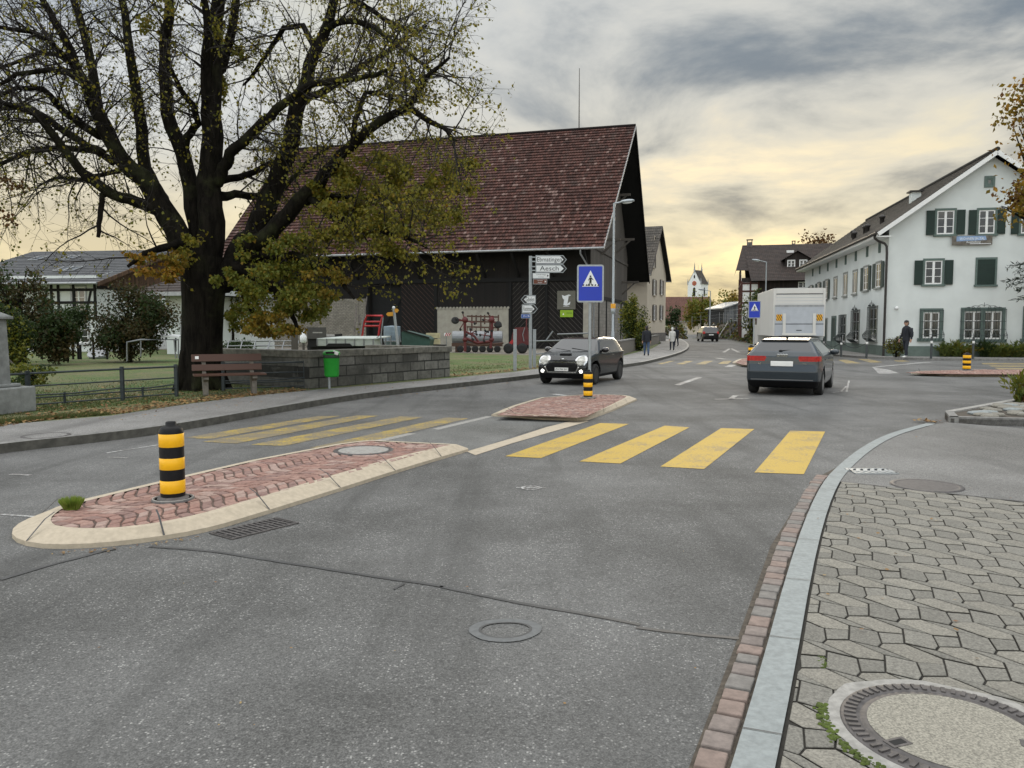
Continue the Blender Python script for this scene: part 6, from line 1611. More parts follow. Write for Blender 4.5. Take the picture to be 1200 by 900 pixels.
# distant dark suv
def half_suv(x, z): return .90 - .10 * ss((AB(x) - 1.5) / .7) ** 2 - .22 * ss((z - 1.0) / .6)
suv = dict(L=4.4, W=1.80, H=1.62, rw=.35, arch=.40, wheels=(1.35, -1.3), half=half_suv, paint=M['paint_black'], step=.05,
    side=[(-2.1, .3), (-2.2, .5), (-2.18, .95), (-2.1, 1.05), (-1.85, 1.55), (-1.5, 1.62), (.2, 1.6), (.5, 1.5), (1.1, 1.08), (1.9, .95), (2.15, .75), (2.15, .35), (2.0, .25), (-2, .25)],
    parts=[('wheel_arch', M['plastic'], arch((1.35, -1.3), .42)),
        ('rear_window', M['carglass'], lambda c, n: (n[:, 0] < -.3) & (c[:, 0] < -1.5) & (c[:, 2] > 1.08) & (c[:, 2] < 1.5) & (AB(c[:, 1]) < .66)),
        ('side_window', M['carglass'], lambda c, n: (AB(n[:, 1]) > .5) & (c[:, 2] > 1.06) & (c[:, 2] < 1.5) & (c[:, 0] < .9 - (c[:, 2] - 1.06) * 1.4) & (c[:, 0] > -1.8)),
        ('windscreen', M['carglass'], lambda c, n: (n[:, 0] > .3) & (c[:, 2] > 1.1) & (c[:, 2] < 1.52) & (c[:, 0] > .2)),
        ('tail_light', M['tail'], lambda c, n: (c[:, 0] < -1.9) & (AB(c[:, 2] - .98) < .12) & (AB(c[:, 1]) > .62))])
q = G(835, 400.5); sc = make_car('suv', 'black off road car driving away below the ivy bank', suv, (q.x, q.y + 2.2, 0), rad(86))
mb = MB(); mb.box((-2.21, 0, .75), (.02, .5, .12), M['plate']); mb.build('number_plate', sc)
suv2 = dict(suv); suv2['paint'] = M['paint_silver']
q = G(800, 395.2); make_car('suv', 'dark car parked far down the street beside the walkers', suv, (q.x - 2, q.y + 2, 0), rad(-150))
q = D(797, 388, 150); q.z = 0; make_car('suv', 'silver car parked far down the bend below the church', suv2, q, rad(-120))
# lorry
h_ = Vector((.182, .983, 0)); rl3 = D(905.5, 394, 40.0); tq = rl3 + Vector((h_.y, -h_.x, 0)) * 1.25; tq.z = 0
lt = thing('box_lorry', 'white box lorry with folded tail lift seen from behind', 'lorry', tq, math.atan2(h_.y, h_.x))
zb0, zb1 = D(905.5, 394, 40).z, D(905.5, 338, 40).z
M['lorrywhite'] = plain('lorry panel white', (.62, .61, .58), .45, var=.04, scale=.8, dirt=.12); M['alu'] = plain('aluminium tail lift', (.42, .45, .50), .4, metal=.45, var=.08, scale=3)
mb = MB(); mb.b2((.02, -1.25, zb0), (6.6, 1.25, zb1), M['lorrywhite']); mb.build('cargo_box', lt, bevel=.02)
mb = MB()
for s in (-1, 1): mb.b2((-.02, s * 1.19 - .06, zb0), (.03, s * 1.19 + .06, zb1), M['lorrywhite'])
mb.b2((-.02, -1.12, zb1 - .26), (.03, 1.12, zb1 + .01), M['lorrywhite']); mb.build('rear_frame', lt)
mb = MB(); mb.b2((.0, -1.12, zb0 + 1.5), (.03, 1.12, zb1 - .26), M['lorrywhite'])
for k in range(4): mb.b2((-.008, -1.12, zb0 + 1.62 + k * .16), (.0, 1.12, zb0 + 1.635 + k * .16), M['alu'])
mb.b2((-.015, -1.12, zb1 - .30), (.002, 1.12, zb1 - .27), M['plastic']); mb.build('roller_door', lt)
mb = MB(); mb.b2((-.08, -1.17, zb0 + .02), (-.021, 1.17, zb0 + 1.48), M['alu']); mb.b2((-.09, -1.17, zb0 + 1.48), (-.02, 1.17, zb0 + 1.58), M['zinc'])
mb.b2((-.085, -1.17, zb0 + .60), (-.079, 1.17, zb0 + .635), M['plastic']); mb.b2((-.087, -.13, zb0 + .28), (-.079, .13, zb0 + .32), M['plastic'])
for s in (-1, 1): mb.b2((-.13, s * .72 - .07, zb0 + .1), (-.081, s * .72 + .07, zb0 + 1.15), M['lorrywhite'])
mb.b2((-.14, -.82, zb0 + .05), (-.10, .82, zb0 + .16), M['lorrywhite']); lift = mb.build('tail_lift', lt)
for s in (-1, 1):
    mb = MB(); mb.b2((-.09, s * .97 - .14, zb0 + .78), (-.081, s * .97 + .14, zb0 + 1.10), M['yellow'])
    for k in range(-1, 4):
        a_ = -.14 + k * .10; pts = clip([Vector((s * .97 + a_, zb0 + .78, 0)), Vector((s * .97 + a_ + .05, zb0 + .78, 0)), Vector((s * .97 + a_ + .23, zb0 + 1.10, 0)), Vector((s * .97 + a_ + .18, zb0 + 1.10, 0))], Vector((s * .97 - .14, 0, 0)), Vector((1, 0, 0)))
        pts = clip(pts, Vector((s * .97 + .14, 0, 0)), Vector((-1, 0, 0))) if pts else pts
        if len(pts) > 2: mb.quad([(-.0925, p.x, p.y) for p in pts], M['timber_red'])
    mb.build('warning_panel', lift)
mb = MB(); mb.b2((.3, -.45, .62), (7.6, .45, zb0), M['plastic']); mb.b2((-.05, -1.1, .55), (.1, 1.1, .75), M['plastic']); mb.build('chassis', lt)
for s in (-1, 1): mb = MB(); mb.box((-.06, s * .95, .66), (.04, .3, .12), M['tail']); mb.build('tail_light', lt)
mb = MB(); mb.b2((6.8, -1.2, .55), (8.6, 1.2, 3.0), M['lorrywhite']); mb.b2((7.0, -1.21, 1.7), (8.4, 1.21, 2.5), M['carglass']); mb.build('cab', lt, bevel=.05)
for x, y in ((1.5, -1.0), (1.5, 1.0), (7.6, -1.05), (7.6, 1.05)):
    mb = MB(); mb.lathe([(.3, -.14), (.48, -.14), (.5, -.1), (.5, .1), (.48, .14), (.3, .14)], M['tyre'], (x, y, .5), n=24, axis=Matrix.Rotation(PI / 2, 3, 'X')); mb.lathe([(.3, -.1), (0, -.05)], M['zinc'], (x, y, .5), n=18, axis=Matrix.Rotation(PI / 2, 3, 'X')); mb.build('wheel', lt)

# ---------------------------------------------------------------- people
M['skin'] = plain('skin', (.46, .27, .19), .6, var=.08); M['navy'] = plain('navy jacket', (.012, .014, .02), .85, var=.2); M['jeans'] = plain('blue jeans', (.05, .08, .14), .9, var=.2); M['djeans'] = plain('dark trousers', (.02, .024, .034), .9, var=.2)
M['coat'] = plain('white coat', (.58, .57, .54), .85, var=.08); M['hair'] = plain('dark hair', (.015, .011, .009), .6, var=.2); M['shoe'] = plain('dark shoe', (.015, .014, .013), .6); M['shoew'] = plain('pale shoe', (.55, .55, .54), .6)
def person(label, loc, yaw, top, legs, shoe, hgt=1.75, stride=.25, coat=0.0, hairmat=None, armswing=.25):
    """faces local -y"""
    root = thing('person', label, 'person', loc, yaw); k = hgt / 1.75
    J = {}; 
    V = [((0, 0, .95), .145), ((0, .0, 1.12), .145), ((0, .01, 1.30), .165), ((0, .01, 1.42), .135), ((0, .0, 1.50), .065), ((0, -.015, 1.56), .062), ((0, -.03, 1.62), .092), ((0, -.02, 1.69), .092), ((0, -.01, 1.74), .055)]
    Ed = [(i, i + 1) for i in range(8)]
    def chain(start, pts):
        p = start
        for q in pts: V.append(q); Ed.append((p, len(V) - 1)); p = len(V) - 1
    for s in (-1, 1):
        f = s * stride
        chain(0, [((s * .10, 0, .90), .115), ((s * .105, -f * .55, .50), .078), ((s * .105, -f * .75 + (.08 if f < 0 else 0), .26), .066), ((s * .105, -f + (.06 if f < 0 else 0), .075), .05), ((s * .115, -f - .10, .045), .048), ((s * .12, -f - .17, .035), .035)])
        a = -s * armswing
        chain(3, [((s * .19, .0, 1.40), .075), ((s * .235, -a * .3 + .02, 1.14), .058), ((s * .245, -a - .02, .92), .045), ((s * .245, -a - .05, .84), .036)])
        hd = len(V) - 1
        for i_, (dx, ln) in enumerate(((-.02, .07), (-.007, .085), (.007, .08), (.02, .065))): chain(hd, [((s * .245 + dx * .6, -a - .06 + dx, .80), .011), ((s * .24 + dx * .5, -a - .055 + dx * 1.2, .80 - ln), .009)])
        chain(hd, [((s * .225, -a - .085, .80), .012), ((s * .22, -a - .10, .76), .010)])
    me = bpy.data.meshes.new('body'); me.from_pydata([tuple(c * k for c in v[0]) for v in V], Ed, []); o = bpy.data.objects.new('body_cage', me); C.objects.link(o)
    o.modifiers.new('skin', 'SKIN'); m2 = o.modifiers.new('sub', 'SUBSURF'); m2.levels = 2; m2.render_levels = 2
    for i, (c, r) in enumerate(V):
        sv = me.skin_vertices[0].data[i]; sv.radius = (r * k, r * k * (.78 if i < 4 else 1)); sv.use_root = i == 0
    dg = bpy.context.evaluated_depsgraph_get(); nm = bpy.data.meshes.new_from_object(o.evaluated_get(dg)); bpy.data.objects.remove(o)
    nm.name = 'body'; nm.materials.clear()
    for m_ in (M['skin'], top, legs, shoe): nm.materials.append(m_)
    for p in nm.polygons:
        c = p.center / k; p.use_smooth = True; hand = abs(c.x) > .17 and c.z < .89
        p.material_index = 0 if c.z > 1.50 or hand and c.z < .88 and abs(c.x) > .19 else 3 if c.z < .10 else 2 if c.z < .93 and abs(c.x) < .19 else 1
    b = bpy.data.objects.new('body', nm); C.objects.link(b); b.parent = root
    mb = MB(); hm = hairmat or M['hair']; mb.ball((0, -.005 * k, 1.685 * k), (.100 * k, .108 * k, .095 * k), hm, 10); mb.ball((0, .04 * k, 1.62 * k), (.09 * k, .07 * k, .10 * k), hm, 8); mb.build('hair', root)
    mb = MB(); mb.ball((0, -.125 * k, 1.615 * k), (.016 * k, .025 * k, .026 * k), M['skin'], 6)
    for s in (-1, 1): mb.ball((s * .035 * k, -.112 * k, 1.64 * k), (.014 * k, .012 * k, .009 * k), M['hair'], 6); mb.ball((s * .097 * k, -.01 * k, 1.63 * k), (.014 * k, .03 * k, .04 * k), M['skin'], 6)
    mb.ball((0, -.113 * k, 1.575 * k), (.026 * k, .010 * k, .007 * k), M['timber_red'], 6); mb.build('face', root)
    mb = MB(); z0 = (.80 - coat) * k
    mb.lathe([(.185 * k, z0), (.19 * k, z0 + .1 * k), (.172 * k, 1.10 * k), (.195 * k, 1.32 * k), (.165 * k, 1.43 * k), (.085 * k, 1.50 * k), (.075 * k, 1.53 * k)], top, (0, .0, 0), n=20, sx=1.08, sy=.80); mb.build('jacket', root)
    return root
q = G(1061, 419.3, .10); man = person('man with dark jacket and jeans walking left past the white house', q, rad(-80), M['navy'], M['djeans'], M['shoew'], 1.80, .07, .0, None, .12)
# his backpack (a thing of its own)
mb = MB(); mb.box((0, 0, 0), (.30, .17, .46), M['djeans'], None, .86); mb.box((0, .095, -.06), (.24, .05, .22), M['navy'])
bp = thing('backpack', 'dark backpack on the back of the man by the white house', 'backpack', q + Vector((.20 * math.cos(rad(10)), .035, 1.22)), rad(-80)); mb.build('bag', bp, bevel=.03)
mb = MB()
for s in (-1, 1): mb.tube([(s * .10, -.08, .2), (s * .11, -.16, .26), (s * .12, -.33, .20), (s * .13, -.35, .0), (s * .12, -.1, -.18)], .018, M['djeans'], 6)
mb.build('strap', bp)
q = G(757.5, 416.8, ZS); person('person in dark jacket and blue jeans walking away past the bush', q, rad(172), M['navy'], M['jeans'], M['shoe'], 1.52, .10, .0)
q = G(787.5, 410.5, ZS); person('walker in white coat and black trousers on the far pavement', q, rad(178), M['coat'], M['djeans'], M['shoe'], 1.42, .10, .12, plain('white cap', (.6, .6, .58), .7))
q = G(792.5, 405.5, ZS); person('walker dressed in black ahead of the white coat', q, rad(185), M['navy'], M['djeans'], M['shoe'], 1.48, .14, .1)
# ---------------------------------------------------------------- foliage
def rvec(r): return Vector((r.gauss(0, 1), r.gauss(0, 1), r.gauss(0, 1))).normalized()
def foliage(mb, c, rads, n, size, mats, seed, lumps=9, shell=.55):
    """leaves gathered in uneven clumps through an ellipsoid"""
    r = random.Random(seed); c = Vector(c); R_ = Vector(rads)
    cl = []
    for _ in range(lumps):
        d = rvec(r) * r.uniform(.25, .85); cl.append((Vector((d.x * R_.x, d.y * R_.y, d.z * R_.z)), r.uniform(.28, .55), r.randrange(len(mats))))
    for _ in range(n):
        o_, k, mi = r.choice(cl); d = rvec(r) * (r.random() ** shell) * k
        p = o_ + Vector((d.x * R_.x, d.y * R_.y, d.z * R_.z)) * 1.15
        mb.leaf(c + p, size * r.uniform(.6, 1.35), mats[mi if r.random() < .7 else r.randrange(len(mats))], rvec(r))
def tree(name, label, cat, base, h, crown, n, size, mats, seed, trunk_r=.15, lumps=14, group=None, trunkmat=None):
    """crown: list of (centre rel. to base, radii)"""
    t = thing(name, label, cat, base, 0, group); r = random.Random(seed)
    mb = MB(); tm = trunkmat or M['bark']
    mb.tube([(0, 0, -.1), (.02 * h, 0, h * .3), (0, .01 * h, h * .6), (.01 * h, 0, h * .9)], [trunk_r * 1.3, trunk_r, trunk_r * .65, trunk_r * .15], tm, 8)
    for c, R_ in crown:
        for _ in range(7):
            d = rvec(r); e = Vector(c) + Vector((d.x * R_[0], d.y * R_[1], d.z * R_[2])) * .85; s = Vector((0, 0, h * r.uniform(.25, .6)))
            if c[2] - R_[2] < s.z: s.z = min(s.z, max(.1, c[2] * .7))
            m = s.lerp(e, .5) + Vector((0, 0, .05 * h)); mb.tube([s, m, e], [trunk_r * .4, trunk_r * .22, trunk_r * .06], tm, 5, False)
    mb.build('trunk', t)
    mb = MB()
    for i, (c, R_) in enumerate(crown): foliage(mb, c, R_, int(n / len(crown)), size, mats, seed + i, lumps)
    mb.build('crown', t); return t
def barkmat():
    m, t = newmat('lime bark'); o = t.obj()
    n = t.noise(t.map(o, (1, 1, .22)), 9, 8, .7, .6); g = t.noise(o, 1.2, 5, .6)
    c = t.mix(t.step(n, .3, .7), (.004, .0033, .0026), (.017, .0145, .011)); c = t.mix(t.math('MULTIPLY', t.step(g, .5, .7), .6), c, (.045, .05, .022))
    t.out(c, .95, 0, n, bdist=.07, bstr=1.0, spec=.1); return m
M['bark'] = barkmat(); M['twig'] = plain('twig', (.014, .011, .009), .9, var=.3)
LG = leafmat('olive leaves', [(.08, .105, .014), (.125, .145, .018), (.18, .175, .022), (.10, .125, .02), (.23, .19, .022)])
LD = leafmat('deep green leaves', [(.018, .035, .010), (.03, .055, .014), (.045, .07, .02), (.025, .04, .014)])
LY = leafmat('yellow leaves', [(.17, .125, .014), (.24, .16, .015), (.13, .11, .02), (.30, .17, .015)])
LO = leafmat('orange leaves', [(.26, .13, .012), (.34, .19, .014), (.20, .09, .012), (.30, .22, .03)])
LB = leafmat('brown leaves', [(.10, .045, .015), (.16, .075, .022), (.07, .035, .015), (.20, .11, .03)])
LS = leafmat('bronze shrub leaves', [(.035, .032, .012), (.055, .048, .015), (.075, .05, .015), (.03, .035, .012)])

# ---------------------------------------------------------------- the lime tree
TB = G(236, 456, ZS); TY = TB.y
lime = thing('lime_tree', 'big old lime tree losing its leaves behind the bench', 'tree', TB)
def P3(px, py, dy): return D(px, py, TY + dy) - TB
sc_ = TY / FOC * .80
rT = random.Random(21)
mt = MB()
tr = [(235, 460, 34), (235, 452, 32), (236, 430, 29.5), (237, 390, 28.5), (238, 355, 29), (239, 325, 32), (241, 300, 30)]
mt.tube([P3(x, y, 0) for x, y, r in tr], [r * sc_ for x, y, r in tr], M['bark'], 22)
for k in range(7):
    w = k / 7 * 2 * PI + .4; mt.tube([Vector((.33 * math.cos(w), .33 * math.sin(w), .9)), Vector((.44 * math.cos(w), .44 * math.sin(w), .3)), Vector((.66 * math.cos(w), .66 * math.sin(w), -.05))], [.16, .15, .07], M['bark'], 8)
LIMBS = [  # photo points (x, y, radius px), depth at start, depth at end
    ([(236, 312, 20), (213, 283, 17), (180, 222, 14.5), (143, 188, 11.5), (123, 157, 9), (100, 100, 7), (73, 40, 5.2), (50, 0, 4.2), (38, -60, 3), (20, -110, 1.6)], 0, -.8),
    ([(143, 190, 9), (124, 145, 7.5), (117, 133, 7), (103, 57, 6), (87, 0, 5), (82, -70, 3.4), (70, -130, 1.5)], -.1, .9),
    ([(190, 235, 11), (170, 195, 9), (162, 130, 8), (150, 40, 6), (143, 0, 5.2), (150, -80, 3.4), (160, -150, 1.5)], .1, 1.2),
    ([(200, 268, 10), (187, 247, 9), (160, 238, 8), (133, 227, 7.4), (100, 207, 6.4), (77, 177, 5.6), (43, 133, 4.6), (0, 120, 3.4), (-60, 135, 1.8)], 0, -1.8),
    ([(133, 190, 6), (110, 176, 5), (73, 173, 4.5), (33, 178, 4), (0, 193, 3), (-40, 225, 1.6)], .3, 1.7),
    ([(125, 160, 7), (110, 156, 6), (77, 133, 5), (50, 104, 4.2), (20, 103, 3.4), (-10, 118, 2.6), (-50, 140, 1.4)], 0, -1.0),
    ([(120, 180, 7), (103, 173, 6), (67, 147, 5), (33, 124, 4.4), (0, 128, 3.4), (-60, 150, 1.6)], -.3, 1.2),
    ([(105, 110, 5), (97, 97, 4.6), (80, 86, 4), (60, 82, 3.6), (20, 87, 3), (-10, 105, 2.2), (-40, 140, 1.2)], -.2, -2.2),
    ([(98, 92, 4.4), (83, 73, 4), (66, 64, 3.4), (45, 62, 3), (0, 80, 2.4), (-40, 90, 1.2)], -.3, 1.5),
    ([(88, 78, 4.5), (77, 67, 4), (60, 50, 3.5), (40, 38, 3), (0, 32, 2.6), (-60, 40, 1.3)], -.4, -2.0),
    ([(128, 227, 4), (120, 228, 4), (117, 255, 3.6), (115, 278, 2.6)], -.58, -.75),
    ([(140, 200, 4), (120, 205, 3.4), (95, 210, 3), (65, 208, 2.4), (45, 218, 1.4)], .2, 1.4),
    ([(236, 300, 14), (228, 245, 12.5), (213, 180, 11), (197, 133, 9.6), (192, 67, 8), (198, 20, 7), (196, -40, 5), (205, -110, 2.2)], .2, .9),
    ([(216, 186, 7), (219, 160, 6), (232, 145, 5), (228, 125, 4.4), (212, 105, 3.6), (200, 80, 2.6)], .3, -1.0),
    ([(244, 300, 20), (246, 240, 17.5), (247, 200, 16), (248, 133, 14), (250, 67, 11.5), (255, 0, 9), (258, -60, 6.6), (262, -140, 3)], 0, -.3),
    ([(246, 140, 8), (240, 80, 6.6), (243, 30, 5.4), (236, -20, 4), (225, -80, 2)], -.2, -1.6),
    ([(252, 95, 8), (258, 80, 7.4), (267, 58, 6.8), (277, 0, 5.6), (287, -60, 4), (300, -130, 2)], 0, 1.1),
    ([(254, 215, 9), (262, 196, 8.4), (270, 180, 7.6), (285, 165, 7), (300, 151, 6.6), (325, 128, 6), (347, 110, 5.2), (367, 97, 4.6), (410, 93, 4), (440, 88, 3), (457, 80, 1.8)], -.1, -2.2),
    ([(256, 330, 22), (280, 300, 19), (305, 262, 16.5), (323, 213, 14), (340, 167, 12.5), (353, 110, 10.5), (370, 60, 8.6), (387, 17, 7), (400, -25, 5), (420, -80, 2.4)], .1, .5),
    ([(290, 292, 13), (318, 272, 12), (346, 240, 10.5), (372, 217, 9.5), (400, 180, 7.6), (433, 150, 6.4), (477, 127, 5), (500, 90, 3.4), (527, 67, 1.8)], -.3, -1.6),
    ([(352, 238, 7), (375, 230, 6), (400, 231, 5.4), (440, 234, 4.6), (477, 230, 3.8), (505, 212, 2.8), (540, 205, 1.6)], -.5, .6),
    ([(412, 172, 4.6), (417, 140, 4), (428, 108, 3.4), (448, 110, 2.6), (470, 120, 1.4)], -.8, .4),
    ([(370, 60, 4.6), (355, 30, 4.2), (333, 33, 4), (320, 52, 3.6), (300, 83, 3), (285, 100, 1.6)], .4, 1.6),
    ([(378, 38, 5.5), (392, 27, 5), (415, 24, 4.4), (440, 33, 3.8), (473, 60, 3), (510, 85, 1.6)], .4, -.8),
    ([(396, -10, 5), (425, 5, 4.2), (443, 17, 3.6), (457, 27, 3), (490, 40, 1.5)], .4, 1.8),
    ([(478, 126, 4.5), (500, 140, 3.8), (520, 150, 3), (535, 165, 1.5)], -1.2, -2.4),
    ([(260, 230, 7), (275, 228, 6), (300, 230, 5.2), (330, 222, 4.6), (360, 190, 3.6), (390, 170, 2)], 0, 2.0),
    ([(258, 212, 6), (290, 205, 5), (320, 190, 4), (335, 185, 2)], .2, 1.3),
    ([(350, 118, 6), (385, 105, 5.4), (420, 80, 4.6), (455, 60, 3.6), (500, 30, 1.8)], .3, 2.3),
    ([(285, 300, 9), (310, 300, 8), (345, 300, 6.4), (375, 312, 5), (400, 330, 3.4), (415, 350, 1.6)], -.2, -1.6),
    ([(275, 312, 8), (300, 325, 6.6), (330, 345, 5), (345, 375, 3.2), (350, 392, 1.4)], -.3, -1.3),
    ([(265, 318, 6), (285, 345, 5), (300, 372, 3.4), (305, 385, 1.5)], -.2, 1.0),
    ([(360, 228, 6), (390, 255, 5), (430, 268, 4), (470, 275, 3), (500, 290, 1.6)], -.6, -2.4),
    ([(214, 285, 7), (196, 290, 5.6), (170, 296, 4.2), (150, 312, 2)], -.4, -1.8),
]
limbs3 = []
for pts, d0, d1 in LIMBS:
    n = len(pts); P_ = [P3(x, y, d0 + (d1 - d0) * (i / (n - 1)) ** 1.2) for i, (x, y, r) in enumerate(pts)]; R_ = [r * sc_ for x, y, r in pts]
    # refine with wobble
    Q, RR = [], []
    for i in range(n - 1):
        for k in range(3):
            f = k / 3; q = P_[i].lerp(P_[i + 1], f)
            if i > 0 or k > 0: q = q + rvec(rT) * R_[i] * .22
            Q.append(q); RR.append(R_[i] + (R_[i + 1] - R_[i]) * f)
    Q.append(P_[-1]); RR.append(R_[-1])
    mt.tube(Q, RR, M['bark'], 12 if RR[0] > .12 else 8); limbs3.append((Q, RR))
mt.build('trunk', lime)
tw = MB(); tips = []
def branch(p, d, L, r, nseg, curve, droop):
    pts = [p.copy()]; d = d.normalized()
    for k in range(nseg):
        d = (d + rvec(rT) * curve + Vector((0, 0, droop))).normalized(); pts.append(pts[-1] + d * (L / nseg))
    return pts
def sample(Q, f):
    x = f * (len(Q) - 1); i = min(int(x), len(Q) - 2); return Q[i].lerp(Q[i + 1], x - i), (Q[i + 1] - Q[i]).normalized(), i
for Q, RR in limbs3:
    L = sum((b - a).length for a, b in zip(Q, Q[1:])); n = int(L / .17)
    for k in range(n):
        f = .18 + .82 * (k + rT.random()) / n; p, tn, i = sample(Q, min(f, .999)); r0 = RR[i]
        if r0 > .16 and rT.random() < .72: continue
        side = rvec(rT); side = (side - tn * side.dot(tn)).normalized()
        d = tn * .55 + side * .9 + Vector((0, 0, .12)); l2 = rT.uniform(.7, 1.9) * (1.1 if r0 < .12 else .7)
        b = branch(p, d, l2, 0, 7, .22, rT.uniform(-.08, .06))
        if min(q_.z for q_ in b) < 2.3: continue
        r1 = min(.022, r0 * .5)
        tw.tube(b, [r1 * (1 - .8 * q / 7) for q in range(8)], M['twig'], 5, False)
        for _ in range(int(l2 / .13)):
            p2, t2, _i = sample(b, rT.uniform(.15, .999)); s2 = rvec(rT); s2 = (s2 - t2 * s2.dot(t2)).normalized()
            b2 = branch(p2, t2 * .6 + s2 * .8, rT.uniform(.25, .8), 0, 4, .25, -.05); tw.tube(b2, [.006, .005, .004, .003, .002], M['twig'], 3, False)
            tips.append(b2)
            for _ in range(2):
                p3, t3, _i = sample(b2, rT.uniform(.3, .95)); b3 = branch(p3, t3 * .7 + rvec(rT) * .7, rT.uniform(.12, .38), 0, 2, .2, -.06); tw.tube(b3, [.0035, .003, .002], M['twig'], 3, False); tips.append(b3)
tw.build('twigs', lime)
lv = MB()
LT = leafmat('lime leaves', [(.13, .135, .018), (.18, .17, .02), (.24, .205, .024), (.10, .11, .02), (.30, .22, .024)], trans=.45)
for b in tips:
    e = b[-1]
    # the low right side is still leafy, the rest nearly bare
    dens = .75
    if e.x > .5: dens += .55 * min(1, (e.x - .5) / 2)
    if e.z < 4.6 and e.x > .3: dens += .9
    if e.x > 3.5 : dens += .25
    if e.x < -2.5: dens *= .6
    if e.z > 7: dens *= .75
    n = int(dens * .9 * rT.uniform(.4, 2.0) + rT.random())
    for _ in range(n):
        p = b[rT.randrange(1, len(b))] + rvec(rT) * .04; d = (rvec(rT) + Vector((0, 0, -.9))).normalized(); lv.leaf(p, rT.uniform(.05, .095), LT, d, .8)
for x, y, rx_, ry, dy, n, mt_ in ((320, 340, 48, 38, -1, 1500, LG), (360, 352, 40, 28, -.8, 1100, LG), (320, 380, 42, 20, -1.1, 900, LY), (285, 372, 26, 24, .6, 600, LG), (345, 300, 50, 34, -.6, 1100, LG), (400, 262, 52, 34, -1.2, 1100, LT), (455, 245, 55, 40, -1.4, 1100, LT), (515, 235, 50, 42, -1, 800, LT), (440, 200, 55, 28, -.9, 800, LT), (540, 205, 34, 28, -.8, 380, LT), (392, 215, 42, 28, -1, 600, LT), (475, 285, 42, 22, -2, 420, LT), (300, 290, 34, 22, -.4, 500, LG), (270, 330, 26, 28, -.5, 320, LG), (380, 330, 36, 22, -1.4, 260, LY),
        (190, 318, 24, 16, -1.2, 260, LO), (215, 300, 22, 16, -.8, 180, LY), (165, 300, 26, 12, -1.3, 150, LO), (235, 290, 24, 30, -.5, 200, LT), (248, 110, 16, 80, -.3, 300, LT), (195, 30, 40, 34, .2, 260, LT), (270, 40, 30, 40, 0, 200, LT), (10, 235, 24, 40, -1.5, 150, LB)):
    c = P3(x, y, dy); k = sc_
    cl = [(rvec(rT), rT.uniform(.2, .5)) for _ in range(max(6, n // 60))]
    for _ in range(int(n * 2.1)):
        o_, q = rT.choice(cl); d = o_ * .72 + rvec(rT) * q * rT.random() ** .6
        lv.leaf(c + Vector((d.x * rx_ * k, d.y * .9, d.z * ry * k)), rT.uniform(.055, .105), mt_ if rT.random() < .8 else rT.choice((LG, LT, LY)), (rvec(rT) + Vector((0, 0, -.8))).normalized(), .8)
lv.build('crown', lime)

# ---------------------------------------------------------------- other trees and shrubs
q = D(25, 425, 30); q.z = ZS; tree('evergreen_shrub', 'tall dark green bushy tree at the left before the white house', 'tree', q, 3.6, [((0, 0, 2.0), (1.5, 1.6, 1.9)), ((-1.4, .5, 1.8), (1.3, 1.3, 1.8)), ((1.1, .6, 1.2), (.9, 1.1, 1.0))], 14000, .13, [LD, LS], 31, .14, 14)
q = D(8, 428, 25); q.z = ZS; tree('leafy_shrub', 'bright green leafy shrub right behind the stone fountain', 'shrub', q, 2.2, [((0, 0, 1.2), (1.0, .9, 1.25))], 6500, .10, [LD, LG], 33, .07, 12)
q = D(78, 422, 34); q.z = ZS; tree('leafy_shrub', 'blue green shrub covering the lower windows of the left house', 'shrub', q, 2.6, [((.2, 0, 1.9), (1.15, 1.0, .9)), ((-.8, 0, 1.6), (.8, .9, 1.3))], 5200, .11, [LD], 35, .08, 10)
q = D(152, 420, 33); q.z = ZS; tree('bronze_shrub', 'round bronze leaved shrub left of the lime trunk', 'shrub', q, 3.4, [((.1, 0, 2.05), (1.75, 1.5, 1.8)), ((.9, 0, 1.3), (1.1, 1.2, 1.2)), ((-.4, 0, 1.0), (1.1, 1.2, 1.0))], 17000, .11, [LS, LD, LS], 37, .08, 16)
q = D(30, 449, 17.5); q.z = ZS; tree('low_shrub', 'low green shrub behind the railing near the fountain', 'shrub', D(38, 448, 20) * 1, .5, [((0, 0, .3), (.65, .5, .32))], 700, .09, [LG, LD], 39, .03, 8).location.z = ZS
q = D(280, 420, 36); q.z = ZS; tree('low_shrub', 'dark green ground shrub between trunk and metal gates', 'shrub', q, .8, [((0, 0, .45), (1.0, .8, .5))], 1200, .10, [LD], 41, .03, 9)
q = D(272, 395, 45); q.z = ZS; tree('small_tree', 'slim small tree seen under the lime crown', 'tree', q, 3.5, [((0, 0, 2.3), (1.0, 1.0, 1.0))], 900, .13, [LG, LY], 43, .07, 9)
q = G(741, 411, ZS); tree('gable_bush', 'tall olive bush growing against the barn gable', 'bush', q, 3.6, [((0, 0, 1.5), (.95, .9, 1.5)), ((-.1, .3, 2.5), (.6, .7, 1.0)), ((.35, 0, 1.0), (.9, .9, 1.0))], 7500, .12, [LG, LD, LG], 45, .07, 14)
q = G(1058, 419.2, .1); q.y += .7; tree('clipped_shrub', 'rounded olive shrub behind the man at the white house', 'shrub', q, 1.1, [((0, 0, .55), (.62, .5, .55))], 1500, .08, [LG, LS], 47, .04, 10)
q = D(822, 396, 135); q.z = 0; tree('street_tree', 'round green and yellow tree below the church tower', 'tree', q, 8, [((0, 0, 4.2), (3.0, 2.6, 3.2)), ((1.6, 0, 4.0), (2.4, 2.4, 2.8)), ((-1.2, 0, 3.0), (1.8, 2, 2.2))], 4200, .38, [LG, LG, LY], 51, .25, 18)
